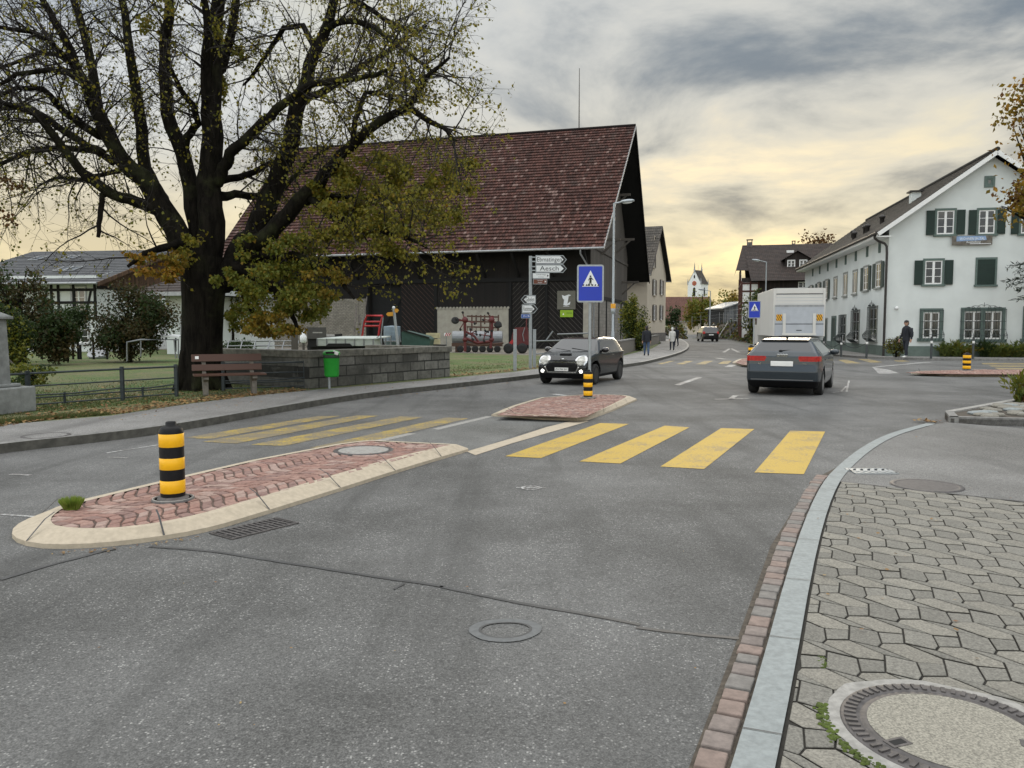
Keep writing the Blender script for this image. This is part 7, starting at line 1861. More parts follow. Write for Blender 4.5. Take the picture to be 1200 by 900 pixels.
q = D(857, 390, 120); q.z = 0; tree('street_tree', 'thin yellowing tree above the grey shed', 'tree', q, 8, [((0, 0, 5.6), (2.4, 2.2, 2.0))], 1100, .34, [LY, LG], 53, .2, 14)
q = D(882, 396, 80); q.z = 0; tree('street_tree', 'green tree in front of the farmhouse corner', 'tree', q, 5.0, [((0, 0, 3.0), (1.3, 1.2, 2.6)), ((.6, 0, 2.2), (1.2, 1.1, 2.0))], 2600, .24, [LG, LD, LG], 55, .14, 14)
q = D(787, 392, 110); q.z = 0; tree('street_tree', 'dark evergreen tree beside the pale house', 'tree', q, 4.8, [((0, 0, 2.4), (1.4, 1.3, 2.3))], 1500, .26, [LD], 57, .14, 10)
q = D(796, 392, 118); q.z = 0; tree('street_tree', 'light green bush at the bend of the street', 'bush', q, 2.2, [((0, 0, 1.2), (1.3, 1.2, 1.1))], 900, .24, [LG, LG, LY], 59, .08, 9)
q = D(955, 400, 118); q.z = 0; tree('copper_tree', 'copper leaved tree rising behind the farmhouse roof', 'tree', q, 17, [((0, 0, 14.2), (2.5, 2.2, 2.5))], 520, .42, [LB], 61, .22, 22)
q = D(1228, 440, 15.6); q.z = .1; tree('maple_tree', 'tree with orange autumn leaves at the right edge', 'tree', q, 6.6, [((.15, 0, 4.9), (1.05, 1.0, 1.45)), ((-.22, 0, 4.05), (.92, .9, .55)), ((-.2, 0, 5.8), (.86, .9, .7))], 5200, .095, [LO, LY, LB], 63, .14, 24)
# conifer with its sprays reaching into the picture
q = D(1254, 420, 37.3); q.z = .1; con = thing('conifer', 'dark conifer with spreading sprays at the right edge', 'tree', q); LN = leafmat('conifer needles', [(.012, .022, .012), (.02, .034, .018), (.03, .045, .022)], trans=.1)
mb = MB(); mb.tube([(0, 0, 0), (0, 0, 8.5)], [.18, .03], M['bark'], 8); nb = MB(); rc = random.Random(71)
for k in range(30):
    z = rc.uniform(3.0, 8); w = rc.uniform(0, 2 * PI) if k > 7 else PI + rc.uniform(-.5, .5); L = (3.0 - z * .3) * rc.uniform(.8, 1.1)
    if k <= 7: z = 3.2 + k * .22; L = 2.9
    b = [Vector((math.cos(w) * L * f, math.sin(w) * L * f, z + .1 * L * f - .25 * L * f * f)) for f in (0, .3, .6, 1)]; mb.tube(b, [.035, .025, .016, .006], M['bark'], 5, False)
    for _ in range(150):
        f = rc.uniform(.2, 1); i = min(2, int(f * 3)); p = b[i].lerp(b[i + 1], f * 3 - i if f < 1 else 1); d = (b[-1] - b[0]).normalized() * .5 + rvec(rc) * .8; nb.leaf(p + rvec(rc) * .06, rc.uniform(.12, .30), LN, d, .18)
mb.build('trunk', con); nb.build('crown', con)
# plants along the white house
rp2 = random.Random(77); LF_ = leafmat('fern green', [(.10, .14, .03), (.14, .17, .035), (.075, .11, .03), (.18, .18, .045)])
def plant(label, base, h, w, n, mats, seed, wide=.02):
    r = random.Random(seed); t = thing('border_plant', label, 'plant', base, 0, 'plants along the white house'); mb = MB()
    for _ in range(n):
        a = r.uniform(0, 2 * PI); L = h * r.uniform(.6, 1.15); lean = r.uniform(.1, .9) * w; x0, y0 = r.uniform(-.25, .25) * w, r.uniform(-.2, .2) * w; m_ = r.choice(mats)
        pts = [Vector((x0 + math.cos(a) * lean * f ** 1.5, y0 + math.sin(a) * lean * f ** 1.5, L * (f - .28 * f * f))) for f in (0, .35, .7, 1)]
        for p, q_ in zip(pts, pts[1:]):
            for _ in range(3): mb.leaf(p.lerp(q_, r.random()), L * r.uniform(.12, .24), m_, ((q_ - p).normalized() + rvec(r) * .7), .45)
        mb.tube(pts, [.006, .005, .004, .002], m_, 3, False)
    mb.build('fronds', t)
for i, (px, h, w, mats, lb) in enumerate(((1104, .85, .8, [LF_], 'loose green fern left of the single grilled window post'), (1117, 1.0, .9, [LF_, LG], 'tall arching fern under the single grilled window'), (1129, .75, .7, [LG, LY], 'yellowish low plant behind the right bollard'), (1149, 1.0, .6, [LD], 'dark blue green plant under the double window'),
        (1160, .85, .8, [LF_], 'bright green plant under the right half of the double window'), (1174, .8, .9, [LG, LF_], 'green plant below the right end of the double window'), (1187, .95, .9, [LF_], 'tall green fern right of the double window'), (1201, .9, 1.0, [LF_, LG], 'green plant at the right picture edge'))):
    fx0, fz0 = WF.front(px, 410); b = WF.o + WF.u * fx0 - WF.v * .45; b.z = .1; plant(lb, b, h * .9, w, 62, mats, 80 + i)
b = G(1196, 471.5, .1); plant('weedy plant with reddish leaves in the stone bed at the right', Vector((b.x, b.y, .11)), .62, .38, 40, [LF_, LG, LB], 99)
# grass tuft on the island
q = G(84, 597, TI); gt = MB(); rg2 = random.Random(5); gm = leafmat('tuft green', [(.16, .26, .03), (.24, .33, .05), (.32, .36, .09)])
for _ in range(900):
    a = rg2.uniform(0, 2 * PI); s0 = rg2.random() ** .5 * .05; L = rg2.uniform(.07, .13) * (1.15 - s0 * 6); p = Vector((q.x + s0 * 1.2 * math.cos(a), q.y + s0 * .8 * math.sin(a), TI)); d = Vector((math.cos(a) * .6 * s0 / .07, math.sin(a) * .6 * s0 / .07, 1)).normalized(); w = Vector((-math.sin(a), math.cos(a), 0)) * .0025
    gt.add([p - w, p + w, p + d * L * .6 + w * .7, p + d * L + Vector((d.x, d.y, -.3)) * L * .25, p + d * L * .6 - w * .7], [[0, 1, 2, 3, 4]], gm)
tag(gt.build('grass_tuft', origin=q), 'small green grass tuft on the tip of the long island', 'plant')
# ivy bank beside the far street
bank = [G(800, 398), G(812, 397.2), G(845, 397.8), G(862, 400.5), G(880, 404.5), G(892, 408)]
bk = thing('ivy_bank', 'overgrown bank with leaning posts along the far street', 'hedge', bank[2]); O2 = Vector(bank[2]); mb = MB(); rb2 = random.Random(9)
hts = [1.2, 1.9, 2.3, 2.0, 1.9, 1.8]
core = MB()
for i in range(len(bank) - 1):
    a, b = bank[i] - O2, bank[i + 1] - O2; t_ = (b - a).normalized(); nrm = Vector((-t_.y, t_.x, 0)); 
    core.quad([a + nrm * .8, b + nrm * .8, b + nrm * 2.6 + Vector((0, 0, hts[i + 1] * .93)), a + nrm * 2.6 + Vector((0, 0, hts[i] * .93))], M['soil']); core.quad([a + nrm * 2.6 + Vector((0, 0, hts[i] * .93)), b + nrm * 2.6 + Vector((0, 0, hts[i + 1] * .93)), b + nrm * 9 + Vector((0, 0, hts[i + 1])), a + nrm * 9 + Vector((0, 0, hts[i]))], M['lawn'])
    L = (b - a).length
    for _ in range(int(L * 75)):
        f, g = rb2.random(), rb2.random(); p = a.lerp(b, f) + nrm * (.7 + 2.0 * g) + Vector((0, 0, g * (hts[i] + (hts[i + 1] - hts[i]) * f) + rb2.uniform(0, .25))); mb.leaf(p, rb2.uniform(.2, .5), rb2.choice((LS, LD, LS, LB, LG)), rvec(rb2) + Vector((0, 0, -.5)), .6)
    for k in range(int(L / 2.2)):
        f = (k + .5) / max(1, int(L / 2.2)); p = a.lerp(b, f) + nrm * .65; core.bar(p, p + nrm * 1.9 + Vector((0, 0, (hts[i] + (hts[i + 1] - hts[i]) * f) * 1.0)), .13, M['concrete'])
core.build('slope', bk); tag(mb.build('ivy', bk), None, None, None, 'stuff')
gb = MB(); strip(gb, [p for p in bank[1:]], [p + Vector((.35, 2.2, 0)) for p in bank[1:]], .03, M['lawn']); struct(gb.build('grass_verge'))
# fence on top of the bank
fb = thing('wire_fence', 'grey wire fence on top of the ivy bank', 'fence', bank[2]); mb = MB()
for i in range(1, len(bank) - 1):
    for f in (0, .33, .66):
        p = bank[i].lerp(bank[i + 1], f) - O2 + Vector((.5, 2.9, 0)); mb = MB(); h0 = hts[i] * (1 - f) + hts[i + 1] * f; mb.b2((p.x - .02, p.y - .02, h0 - .2), (p.x + .02, p.y + .02, h0 + 1.2), M['zinc']); mb.build('post', fb)
for z in (.5, .9, 1.45):
    mb = MB(); mb.tube([bank[i] - O2 + Vector((.5, 2.9, hts[i] + z)) for i in range(1, len(bank))], .006, M['zinc'], 4); mb.build('wire', fb)
# low board wall by the barn gable
a, b = G(727, 416.5, ZS), G(772, 402.5, ZS); lwall = MB(); d_ = (b - a); L = d_.length; wy = math.atan2(d_.y, d_.x); z = D(727, 399, a.y).z - ZS
t = thing('garden_wall', 'low dark concrete garden wall along the barn gable pavement', 'wall', a, wy); lwall.b2((0, 0, -.1), (L, .25, z * .92), M['concrete2']); lwall.build('masonry', t)
mb = MB(); mb.b2((-.03, -.03, z * .92), (L + .03, .28, z), M['oldkerb']); mb.build('coping', t)
# distant wood so no gap shows bare ground
wood = MB(); rw = random.Random(17)
for k in range(150):
    a = rad(-62 + 124 * k / 150); R_ = rw.uniform(330, 420); x, y = R_ * math.sin(a), R_ * math.cos(a); h = rw.uniform(5, 9)
    for _ in range(60): 
        d = rvec(rw); wood.leaf((x + d.x * 7, y + d.y * 7, max(.2, h * .5 + d.z * h * .5)), rw.uniform(1.2, 2.6), rw.choice((LD, LS, LG)), rvec(rw), .8)
tag(wood.build('distant_woods'), 'low far woods along the horizon', None, None, 'stuff')

# ---------------------------------------------------------------- fallen leaves and grass
fl_ = MB(); rf_ = random.Random(23); DL = leafmat('fallen leaves', [(.22, .13, .05), (.30, .18, .07), (.13, .07, .035), (.34, .24, .10), (.18, .08, .04)], .7, .1)
def litter(n, fn, z, s0=.04, s1=.09):
    for _ in range(n):
        p = fn(); 
        if p is None: continue
        d = Vector((rf_.gauss(0, 1), rf_.gauss(0, 1), rf_.gauss(0, .12))).normalized(); w = Vector((-d.y, d.x, rf_.gauss(0, .25))).normalized(); s = rf_.uniform(s0, s1); q = Vector((p.x, p.y, z + rf_.uniform(.003, .02)))
        fl_.add([q, q + d * s * .5 + w * s * .38, q + d * s, q + d * s * .5 - w * s * .38], [[0, 1, 2, 3]], DL)
def along(P, spread, bias=0.):
    def f():
        i = rf_.randrange(len(P) - 1); p = P[i].lerp(P[i + 1], rf_.random()); t_ = (P[i + 1] - P[i]).normalized(); nn = Vector((-t_.y, t_.x, 0)); return p + nn * (abs(rf_.gauss(0, spread)) + bias)
    return f
litter(2600, along([G(x, y, ZS) for x, y in ((-60, 508), (60, 492), (150, 484), (230, 472), (300, 464), (365, 457))], .42, .02), ZS)
litter(700, along([G(x, y, ZS) for x, y in ((531, 441.5), (600, 435), (660, 428))], .32, .0), ZS, .05, .11)
litter(1500, along([G(x, y, ZS) for x, y in ((-60, 508), (60, 492), (150, 484), (230, 472), (300, 464), (365, 457))], 2.6, .3), ZS)
litter(220, along([G(x, y, ZS) for x, y in ((60, 492), (230, 472), (365, 457), (527, 443))], -.9, -1.2), ZS, .025, .05)
litter(70, along([G(x, y) for x, y in ((430, 467.5), (530, 456.5), (600, 448.5))], .05, -.12), .002, .03, .06)
litter(50, along([G(x, y) for x, y in ((1080, 494), (1110, 498))], .12, -.2), ZR, .04, .08)
litter(26, lambda: G(rf_.uniform(950, 1200), rf_.uniform(505, 800), 0), ZR + .002, .02, .035)
litter(18, lambda: G(rf_.uniform(100, 900), rf_.uniform(480, 880), 0), .004, .008, .02)
litter(60, along([G(x, y) for x, y in ((62, 648), (140, 643.5), (235, 629))], .03, -.06), .003, .012, .03)
tag(fl_.build('fallen_leaves'), 'brown and yellow fallen leaves along the lawn and kerbs', None, None, 'stuff')
gs = MB(); rg3 = random.Random(29); GM = leafmat('lawn blades', [(.06, .095, .02), (.09, .115, .03), (.13, .12, .05), (.05, .08, .02)])
def blades(n, fn, h):
    for _ in range(n):
        p = fn(); a = rg3.uniform(0, 2 * PI); L = h * rg3.uniform(.5, 1.3); w = Vector((math.cos(a), math.sin(a), 0)) * .007; d = Vector((rg3.gauss(0, .4), rg3.gauss(0, .4), 1)).normalized() * L
        q = Vector((p.x, p.y, ZS - .005)); gs.add([q - w, q + w, q + d], [[0, 1, 2]], GM)
rf_ = rg3
blades(9000, along([G(x, y, ZS) for x, y in ((-60, 507), (0, 497.5), (60, 491.5), (130, 486))], .25, .0), .055)
blades(14000, along([G(x, y, ZS) for x, y in ((-60, 500), (60, 484), (150, 476), (230, 468), (365, 453))], 3.2, .2), .05)
blades(2500, along([G(x, y, ZS) for x, y in ((531, 438), (600, 431), (690, 422))], 1.5, .2), .06)
tag(gs.build('grass'), 'short lawn grass blades', None, None, 'stuff')
# ---------------------------------------------------------------- farm things in the yard
M['red'] = plain('farm red', (.36, .014, .018), .45, var=.12, scale=6, dirt=.2)
M['darkred'] = plain('dull red', (.10, .014, .015), .6, var=.25, scale=6, dirt=.4)
M['rust'] = plain('rusty iron', (.075, .04, .028), .8, var=.35, scale=12)
M['galv'] = plain('bright galvanised tube', (.20, .21, .22), .4, metal=.4, var=.08)
def atY(px, py, Y): return D(px, py, Y)
def ground(px, Y): 
    p = D(px, 400, Y); p.z = ZS; return p
class Pix:
    """points measured in the photo at one depth, local to a base on the ground"""
    def __init__(s, px, Y): s.b = ground(px, Y); s.Y = Y
    def __call__(s, x, y, dy=0.): return D(x, y, s.Y + dy) - s.b
# red loader frame by the dark doorway
k = Pix(436, 44); t = thing('loader_frame', 'bright red front loader frame before the dark barn doorway', 'farm tool', k.b); mb = MB()
for dy in (0, .9):
    mb.tube([k(424, 396, dy), k(426, 380, dy), k(430, 370, dy), k(448, 370, dy)], .06, M['red'], 8); mb.tube([k(443, 398, dy), k(445, 382, dy), k(448.5, 370, dy)], .06, M['red'], 8); mb.tube([k(426, 382, dy), k(445, 382, dy)], .055, M['red'], 8); mb.tube([k(427, 377, dy), k(447, 377, dy)], .05, M['red'], 8)
for x, y in ((424, 396), (430, 370), (448, 370), (443, 398)): mb.tube([k(x, y, 0), k(x, y, .9)], .05, M['red'], 8)
mb.tube([k(424, 396), k(424, 412)], .06, M['red'], 8); mb.tube([k(443, 398), k(443, 412)], .06, M['red'], 8); mb.build('frame', t)
mb = MB(); mb.tube([k(449, 372, -.1), k(446, 398, -.1)], .035, M['galv'], 8); mb.tube([k(426, 372, -.1), k(423, 392, -.1)], .03, M['galv'], 8); mb.build('hydraulic_ram', t)
# flat trailer with pale boards behind the wall
k = Pix(410, 27); t = thing('flat_trailer', 'flat trailer with pale folded tarpaulin behind the stone wall', 'trailer', k.b); mb = MB()
M['tarp'] = plain('pale tarpaulin', (.42, .46, .43), .5, var=.15, scale=3, bump=.02, bscale=8)
z0, z1 = k(410, 405).z, k(410, 397.5).z; xa, xb = k(377, 400).x, k(441, 400).x
mb.b2((xa, -.6, z0), (xb, 1.2, z1), M['tarp']); mb.extrude([(xa - .02, -.62, z1), (xb + .02, -.62, z1), (xb + .3, 1.3, z1 + .06), (xa + .5, 1.3, z1 + .06)], (0, 0, .035), M['tarp'])
for x in np.linspace(xa, xb, 7): mb.b2((x - .02, -.63, z0), (x + .02, -.601, z1 + .03), M['galv'])
mb.build('load_bed', t, bevel=.015); mb = MB(); mb.extrude([(k(386, 400).x, -.64, z0 - .02), (k(418, 400).x, -.64, z0 - .02), (k(414, 400).x, -.64, k(400, 402).z), (k(390, 400).x, -.64, k(400, 402).z)], (0, .03, 0), M['dark'])
for x in (xa + .5, xb - .5): mb.lathe([(.3, -.1), (.34, -.06), (.34, .06), (.3, .1)], M['tyre'], (x, -.4, .34), n=20, axis=Matrix.Rotation(PI / 2, 3, 'X'))
mb.b2((xa, -.5, .3), (xb, 1.1, z0 - .001), M['plastic']); mb.build('chassis', t)
mb = MB(); mb.tube([k(375, 411), k(375, 398)], .03, M['galv'], 6); mb.tube([k(440, 397), k(446, 392), (k(447, 405))], .025, M['galv'], 6); mb.build('stake', t)
# leaning yellow footpath sign
k = Pix(464, 26); t = thing('footpath_sign', 'leaning grey pole with two yellow footpath arrows', 'signpost', k.b); mb = MB(); mb.tube([k(468, 440), k(466.5, 408), k(464, 385), k(461.5, 361.5)], .045, M['steel'], 10); mb.ball(k(461.3, 360.5), .05, M['signwhite'], 8); mb.build('pole', t)
M['pathyellow'] = plain('footpath yellow', (.62, .30, .03), .5, var=.08)
for pts in ([(452.3, 368), (454.5, 366), (460.5, 365.6), (460.5, 370.2), (454.5, 370.5)], [(462.5, 361.8), (465.5, 361.6), (467.3, 363.6), (465.5, 366.3), (462.5, 366)]):
    mb = MB(); mb.extrude([k(x, y, -.06) for x, y in pts][::-1], (0, .02, 0), M['pathyellow']); mb.build('arrow_board', t)
# blue grey drum, green skip, crates
k = Pix(459, 33); t = thing('water_drum', 'blue grey metal drum on a stand behind the stone wall', 'drum', k.b); mb = MB(); c = k(459.5, 392, .5); r_ = (k(470, 400).x - k(450, 400).x) / 2; M['drum'] = plain('drum blue grey', (.17, .22, .26), .5, metal=.2, var=.15)
mb.lathe([(r_, -.1), (r_ * 1.02, 0), (r_, .1), (r_, .5), (r_ * .98, .55), (0, .58)], M['drum'], (c.x, c.y, c.z - .2), n=24); mb.lathe([(r_ * .5, -.5), (r_, -.1)], M['drum'], (c.x, c.y, c.z - .2), n=24); mb.build('drum', t); mb = MB()
for x in (452, 458, 468): mb.tube([k(x, 393, 0), k(x - .5, 412, 0)], .035, M['galv'], 6)
mb.tube([k(450, 400, 0), k(470, 400, 0)], .03, M['galv'], 6); mb.build('stand', t)
k = Pix(487, 31); t = thing('covered_skip', 'dark green tarpaulin covered skip behind the wall', 'skip', k.b); mb = MB(); M['gtarp'] = plain('dark green tarpaulin', (.022, .060, .048), .6, var=.2, scale=3, bump=.02, bscale=7)
mb.extrude([k(471, 412), k(502, 412), k(504.5, 397.5), (k(500, 394)), k(473, 387.5), k(470.5, 389)], (0, 1.6, 0), M['gtarp']); mb.build('cover', t, bevel=.03)
mb = MB(); mb.bar(k(472, 387, -.03), k(503, 396, -.03), .05, M['beam']); mb.build('batten', t)
M['crate'] = plain('pale crate wood', (.44, .39, .24), .8, var=.15, scale=4, dirt=.2)
k = Pix(508, 33); 
for (xa, xb, ya, yb, lb) in ((503, 515, 397.5, 403.5, 'pale wooden crate at the right end of the wall'), (499.5, 514.5, 390.3, 396.5, 'pale board box on top of the wooden crate')):
    a, b = k(xa, yb), k(xb, ya); t = thing('wooden_crate', lb, 'crate', k.b + Vector((a.x, 0, a.z))); w, h = b.x - a.x, b.z - a.z; mb = MB(); mb.b2((0, 0, 0), (w, .5, h), M['crate'])
    for zz in (.02, .52): mb.b2((-.012, -.014, h * zz), (w + .012, -.001, h * (zz + .4)), M['crate'])
    mb.build('boards', t)
    if ya > 395:
        pass
mb = MB(); a = k(509, 404); b2_ = k.b + a; tb = thing('trestle', 'dark trestle table under the pale crates', 'table', (b2_.x, b2_.y, ZS)); mb.b2((-.45, -.1, b2_.z - ZS - .05), (.45, .7, b2_.z - ZS), M['beam'])
mb.build('table_top', tb)
for x in (-.38, .38):
    for y in (0, .6): mb = MB(); mb.b2((x - .04, y - .04, 0), (x + .04, y + .04, b2_.z - ZS - .05), M['beam']); mb.build('leg', tb)
# hay tedder, harrow grid, silver roller
k = Pix(562, 43); t = thing('hay_tedder', 'red hay tedder with folded arms and tine wheels before the cream panel', 'farm machine', k.b); mb = MB()
mb.tube([k(545, 412), k(545, 390), k(544.5, 371)], .08, M['darkred'], 8); mb.tube([k(575, 408), k(576, 390), k(577, 370)], .08, M['darkred'], 8); mb.tube([k(545, 396), k(560, 402), k(575, 400)], .08, M['darkred'], 8); mb.tube([k(545, 388), k(556, 394), k(562, 402)], .06, M['darkred'], 8); mb.tube([k(545, 402), k(560, 405), k(590, 402)], .05, M['rust'], 8)
for x in (545, 576): mb.ball(k(x, 375), .17, M['darkred'], 8); mb.ball(k(x, 398), .14, M['darkred'], 8)
mb.build('frame', t)
for cx, cy in ((545, 376), (576.5, 376), (552, 391), (568, 393)):
    mb = MB(); r_ = random.Random(cx)
    for j in range(5 if cy > 380 else 4):
        a = j * 2 * PI / 5 + r_.random(); ln = 11 if cy < 380 else 6; e = (cx + math.cos(a) * ln, cy + math.sin(a) * ln); mb.tube([k(cx, cy), k(*e)], .03, M['darkred'], 6); mb.tube([k(*e, -.05), k(e[0] + 1.2, e[1] + 1.6, -.1)], .06, M['dark'], 6)
    mb.build('tine_rotor', t)
for cx, cy in ((533.5, 375.5), (583.5, 380.5)):
    mb = MB(); c = k(cx, cy); mb.lathe([(.10, -.07), (.19, -.06), (.20, 0), (.19, .06), (.10, .07)], M['tyre'], (c.x, c.y, c.z), n=16, axis=Matrix.Rotation(rad(70), 3, 'X'), sx=1.1); mb.tube([k(cx, cy), k(545 if cx < 560 else 576, 376)], .04, M['darkred'], 6); mb.build('wheel', t)
k = Pix(566, 50.4); t = thing('harrow_grid', 'rusty harrow grid hanging on the cream barn panel', 'farm tool', k.b); mb = MB()
for y in (371, 377, 383.5): mb.bar(k(547, y - .5), k(585, y + .6), .10, M['rust'], .10)
for x in (553, 558, 563.5, 568, 574, 584): mb.bar(k(x, 369), k(x, 388 if x not in (558, 568) else 380), .09, M['rust'], .09)
for x in range(548, 586, 5): mb.bar(k(x, 383.5), k(x, 388.5), .05, M['rust'])
mb.build('grid', t)
k = Pix(560, 45.5); t = thing('silver_roller', 'ribbed silver roller body under the hay tedder', 'farm machine', k.b); mb = MB(); a, b = k(530, 396.5, .4), k(589, 396.5, .4); 
L = b.x - a.x; mb.lathe([(.30, 0), (.42, .02)] + [(.42 + (.015 if j % 2 else 0), .02 + (L - .04) * j / 16) for j in range(1, 16)] + [(.42, L - .02), (.30, L)], M['galv'], (a.x, a.y, a.z), n=20, axis=Matrix.Rotation(PI / 2, 3, 'Y'), smooth=False); mb.build('drum', t)
mb = MB(); mb.b2((a.x, a.y - .5, .35), (b.x, a.y + .5, .55), M['rust']); mb.b2((a.x + .2, a.y - .45, .0), (a.x + .5, a.y - .35, .36), M['rust'])
for x in np.linspace(a.x + .5, b.x - .3, 6): mb.lathe([(.12, -.06), (.2, -.05), (.2, .05), (.12, .06)], M['tyre'], (x, a.y - .5, .2), n=14, axis=Matrix.Rotation(PI / 2, 3, 'X'))
mb.build('undercarriage', t)
k = Pix(606, 43.5); t = thing('red_mower', 'dark red mower with wheels behind the grey signpost', 'farm machine', k.b); mb = MB()
mb.extrude([k(598, 405), k(620, 404), k(621, 396), k(618, 383), k(604, 384), k(600, 392)], (0, .9, 0), M['darkred']); mb.extrude([k(590, 410, -.1), k(600, 398, -.1), k(603, 399, -.1), k(595, 411, -.1)], (0, .3, 0), M['red']); mb.build('hood', t, bevel=.04)
mb = MB(); mb.tube([k(614, 400, -.1), k(612.5, 392, -.1), k(615, 384, -.1)], .03, M['galv'], 6); mb.tube([k(617, 390), k(617, 372)], .04, M['darkred'], 6); mb.build('lever', t)
for x in (596, 612):
    c = k(x, 407.5, -.1); mb = MB(); mb.lathe([(.15, -.1), (.28, -.08), (.29, 0), (.28, .08), (.15, .1)], M['tyre'], (c.x, c.y, .29), n=18, axis=Matrix.Rotation(PI / 2, 3, 'X')); mb.lathe([(.15, -.08), (0, -.06)], M['rust'], (c.x, c.y, .29), n=14, axis=Matrix.Rotation(PI / 2, 3, 'X')); mb.build('wheel', t)
k = Pix(527, 44); t = thing('barrier_board', 'small red and white striped board beside the silver roller', 'barrier', k.b); mb = MB(); a, b = k(520.5, 393.8), k(527.5, 390.2); mb.b2((a.x, 0, a.z), (b.x, .04, b.z), M['signwhite'])
for j in range(3): x = a.x + (b.x - a.x) * (.1 + .3 * j); mb.quad([(x, -.003, a.z), (x + .06, -.003, a.z), (x + .14, -.003, b.z), (x + .08, -.003, b.z)], M['red'])
mb.build('panel', t); mb = MB(); mb.b2((a.x + .1, .01, 0), (a.x + .14, .04, a.z), M['galv']); mb.build('leg', t)
# fence rails behind the small car
k = Pix(655, 38); t = thing('field_gate', 'galvanised field gate behind the dark small car', 'gate', k.b); mb = MB()
for a, b in (((626, 399.8), (690, 398)), ((640, 399), (648, 388)), ((653, 391.8), (690, 390.5)), ((626, 415), (650, 413))): mb.tube([k(*a), k(*b)], .035, M['galv'], 8)
mb.tube([k(626, 416), k(626, 398)], .035, M['galv'], 6); mb.tube([k(690, 416), k(690, 388)], .035, M['galv'], 6); mb.build('rail', t)
# poles leaning by the brick panel, planks, dark board
for x0, y0, x1, y1, w, lb in ((413, 392, 418, 358, .10, 'thin weathered plank leaning on the pale brick panel'), (421, 393, 430, 348, .05, 'slender pole leaning beside the dark doorway'), (419, 392, 421, 369, .13, 'short grey plank leaning by the dark doorway')):
    A = D(x0, y0, 49); B = D(x1, y1, 51.0); A.z = ZS + .0; b_ = Vector((A.x, A.y, ZS)); mb = MB(); mb.bar((0, 0, 0), B - b_, w, M['plank_grey'], .06); tag(mb.build('leaning_plank', origin=None), lb, 'plank', 'planks leaning on the barn'); bpy.data.objects[-1] if False else None
    C.objects[-1].location = b_
k = Pix(372, 42); t = thing('dark_cart', 'dark boarded cart end with faint lettering beneath the lime leaves', 'cart', k.b); mb = MB(); a, b = k(360, 397), k(382, 383.5); M['cartboard'] = plain('cart board', (.055, .052, .048), .8, var=.2); mb.b2((a.x, 0, a.z), (b.x, .08, b.z), M['cartboard']); mb.b2((a.x, .08, a.z), (b.x, 2, a.z + .1), M['cartboard']); mb.quad([(a.x + .3, -.004, a.z + .30), (b.x - .2, -.004, a.z + .30), (b.x - .2, -.004, a.z + .36), (a.x + .3, -.004, a.z + .36)], M['concrete']); mb.build('board', t)
mb = MB()
for x in (a.x + .2, b.x - .2): mb.lathe([(.2, -.05), (.36, -.05), (.38, 0), (.36, .05), (.2, .05)], M['tyre'], (x, .6, .38), n=18, axis=Matrix.Rotation(PI / 2, 3, 'X'))
mb.b2((a.x, .1, .4), (b.x, 1.9, a.z), M['beam']); mb.build('undercarriage', t)
for i, (x, lb) in enumerate(((386, 'first slanted grey panel stacked before the brick panel'), (394, 'dark slanted panel leaning nearest the red loader'))):
    k = Pix(x, 44 + i * .5); mb = MB(); w = .5 if i == 0 else .75; mb.box((0, 0, .55), (w, .05, 1.05), M['concrete'] if i == 0 else M['plank_dark'], Matrix.Rotation(rad(-14), 3, 'X') @ Matrix.Rotation(rad(-6 if i else 3), 3, 'Y')); o = tag(mb.build('leaning_board'), lb, 'panel', 'panels leaning in the yard'); o.location = k.b
# wooden post with white jug-like float near the gates
k = Pix(348, 30); mb = MB(); a, b = k(342.5, 430), k(348.5, 383); mb.b2((a.x, -.07, 0), (b.x, .07, b.z), M['plank_grey']); o = tag(mb.build('wooden_post'), 'weathered wooden post between metal gates and stone wall', 'post'); o.location = k.b
k = Pix(355.5, 31); mb = MB(); c = k(355.5, 397); r_ = .13; mb.lathe([(.08, -.16), (r_, -.1), (r_, .1), (.05, .2), (.04, .32), (0, .33)], M['signwhite'], (0, 0, c.z), n=16); mb.lathe([(.05, -c.z), (.05, -.16)], M['plank_grey'], (0, 0, c.z), n=8); o = tag(mb.build('white_canister'), 'white canister set on a stake beside the wooden post', 'canister'); o.location = k.b
# metal sheep gates leaning on the lawn
for i, (xs, lb) in enumerate((((268, 316), 'left galvanised sheep gate lying on the lawn behind the bench'), ((300, 350), 'right galvanised sheep gate propped beside the wooden post'))):
    k = Pix(sum(xs) / 2, 30 + i * .6); mb = MB(); x0, x1 = xs; t = thing('sheep_gate', lb, 'gate', k.b, 0, 'galvanised sheep gates')
    lean = 1.3
    for y, f in ((400, 1), (405.5, .7), (410, .45), (414.5, .2), (419, 0)): mb.tube([k(x0 + (1 - f) * -4, y, lean * f), k(x1 - (1 - f) * 6, y - .6, lean * f)], .022, M['galv'], 6)
    for f in (0, .33, .66, 1): mb.tube([k(x0 + (x1 - x0) * f, 400, lean), k(x0 - 4 + (x1 - x0 - 2) * f, 419, 0)], .022, M['galv'], 6)
    mb.build('bars', t)
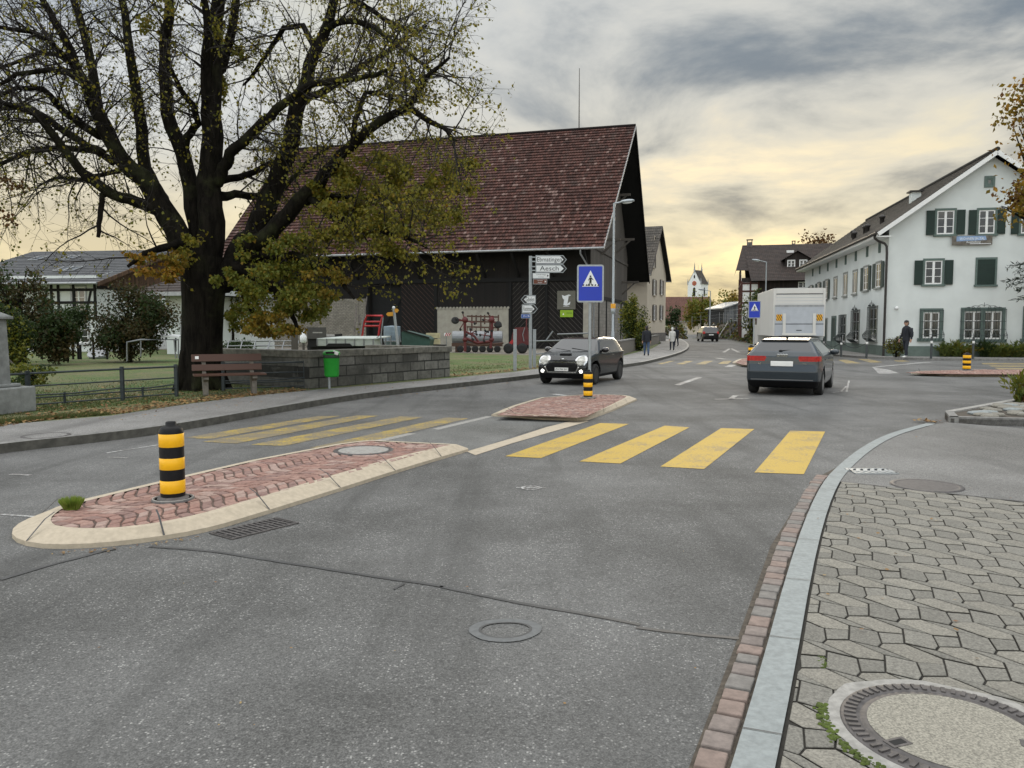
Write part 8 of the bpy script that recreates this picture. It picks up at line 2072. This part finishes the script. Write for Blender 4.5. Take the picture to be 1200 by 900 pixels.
# white hoop rail and pale sheet under the bronze shrub
k = Pix(178, 28); t = thing('hoop_rail', 'white metal hoop rail on the lawn left of the trunk', 'rail', k.b); mb = MB(); mb.tube([k(149, 423), k(149, 401), k(165, 398), k(209, 398), k(209, 420)], .03, M['galv'], 8); mb.tube([k(165, 398), k(165, 418)], .025, M['galv'], 6); mb.tube([k(204, 398), k(206, 420)], .025, M['galv'], 6); mb.build('bars', t)
k = Pix(178, 33); mb = MB(); r_ = random.Random(3); P_ = [(142, 392.5), (160, 393), (176, 394.5), (195, 392), (210, 393)]
for (xa, ya), (xb, yb) in zip(P_, P_[1:]): mb.quad([k(xa, ya + 1.5), k(xb, yb + 1.5), k(xb + 2, yb - .5, 1.6), k(xa + 2, ya - .5, 1.6)], M['signwhite']); mb.quad([k(xa, ya + 3.2), k(xb, yb + 3.2), k(xb, yb + 1.5), k(xa, ya + 1.5)], M['signwhite'])
for x in (146, 176, 206): mb.tube([k(x, 395.5, .3), k(x, 412, .3)], .03, M['beam'], 6)
o = tag(mb.build('cover_sheet'), 'pale sheet stretched over low stakes left of the trunk', 'sheet'); o.location = k.b
k = Pix(116, 37); mb = MB(); c = k(117, 414); mb.lathe([(.2, 0), (.42, .05), (.48, .3), (.44, .31), (.3, .08), (0, .06)], M['zinc'], (0, 0, 0), n=20); o = tag(mb.build('zinc_tub'), 'grey tub tipped on the lawn by the stakes', 'tub'); o.location = k.b; o.rotation_euler = (rad(25), 0, 0)
# wire fence with stakes before the left house
k = Pix(90, 36); t = thing('stake_fence', 'fence of dark wooden stakes with wire before the left house', 'fence', k.b)
for x, yt in ((18, 404), (27, 401), (48, 402), (65, 402), (74, 402), (85, 401), (91, 397), (94, 404), (109, 397), (125, 402)):
    mb = MB(); a = k(x, yt); mb.tube([(a.x, a.y, -.05), a], .05, M['beam'], 6); mb.build('stake', t)
mb = MB()
for z in (.35, .6, .85): mb.tube([(k(10, 400).x, 0, z), (k(125, 400).x, 0, z)], .008, M['zinc'], 4)
mb.build('wire', t)
k = Pix(52, 24); mb = MB(); mb.tube([(0, 0, 0), k(22, 408)], .03, M['plank_grey'], 6); o = tag(mb.build('leaning_stake'), 'pale stake leaning behind the railing by the low shrub', 'stake'); o.location = Vector(D(28, 425, 24).xy.to_3d()) + Vector((0, 0, ZS))
q = G(26, 478, ZS)
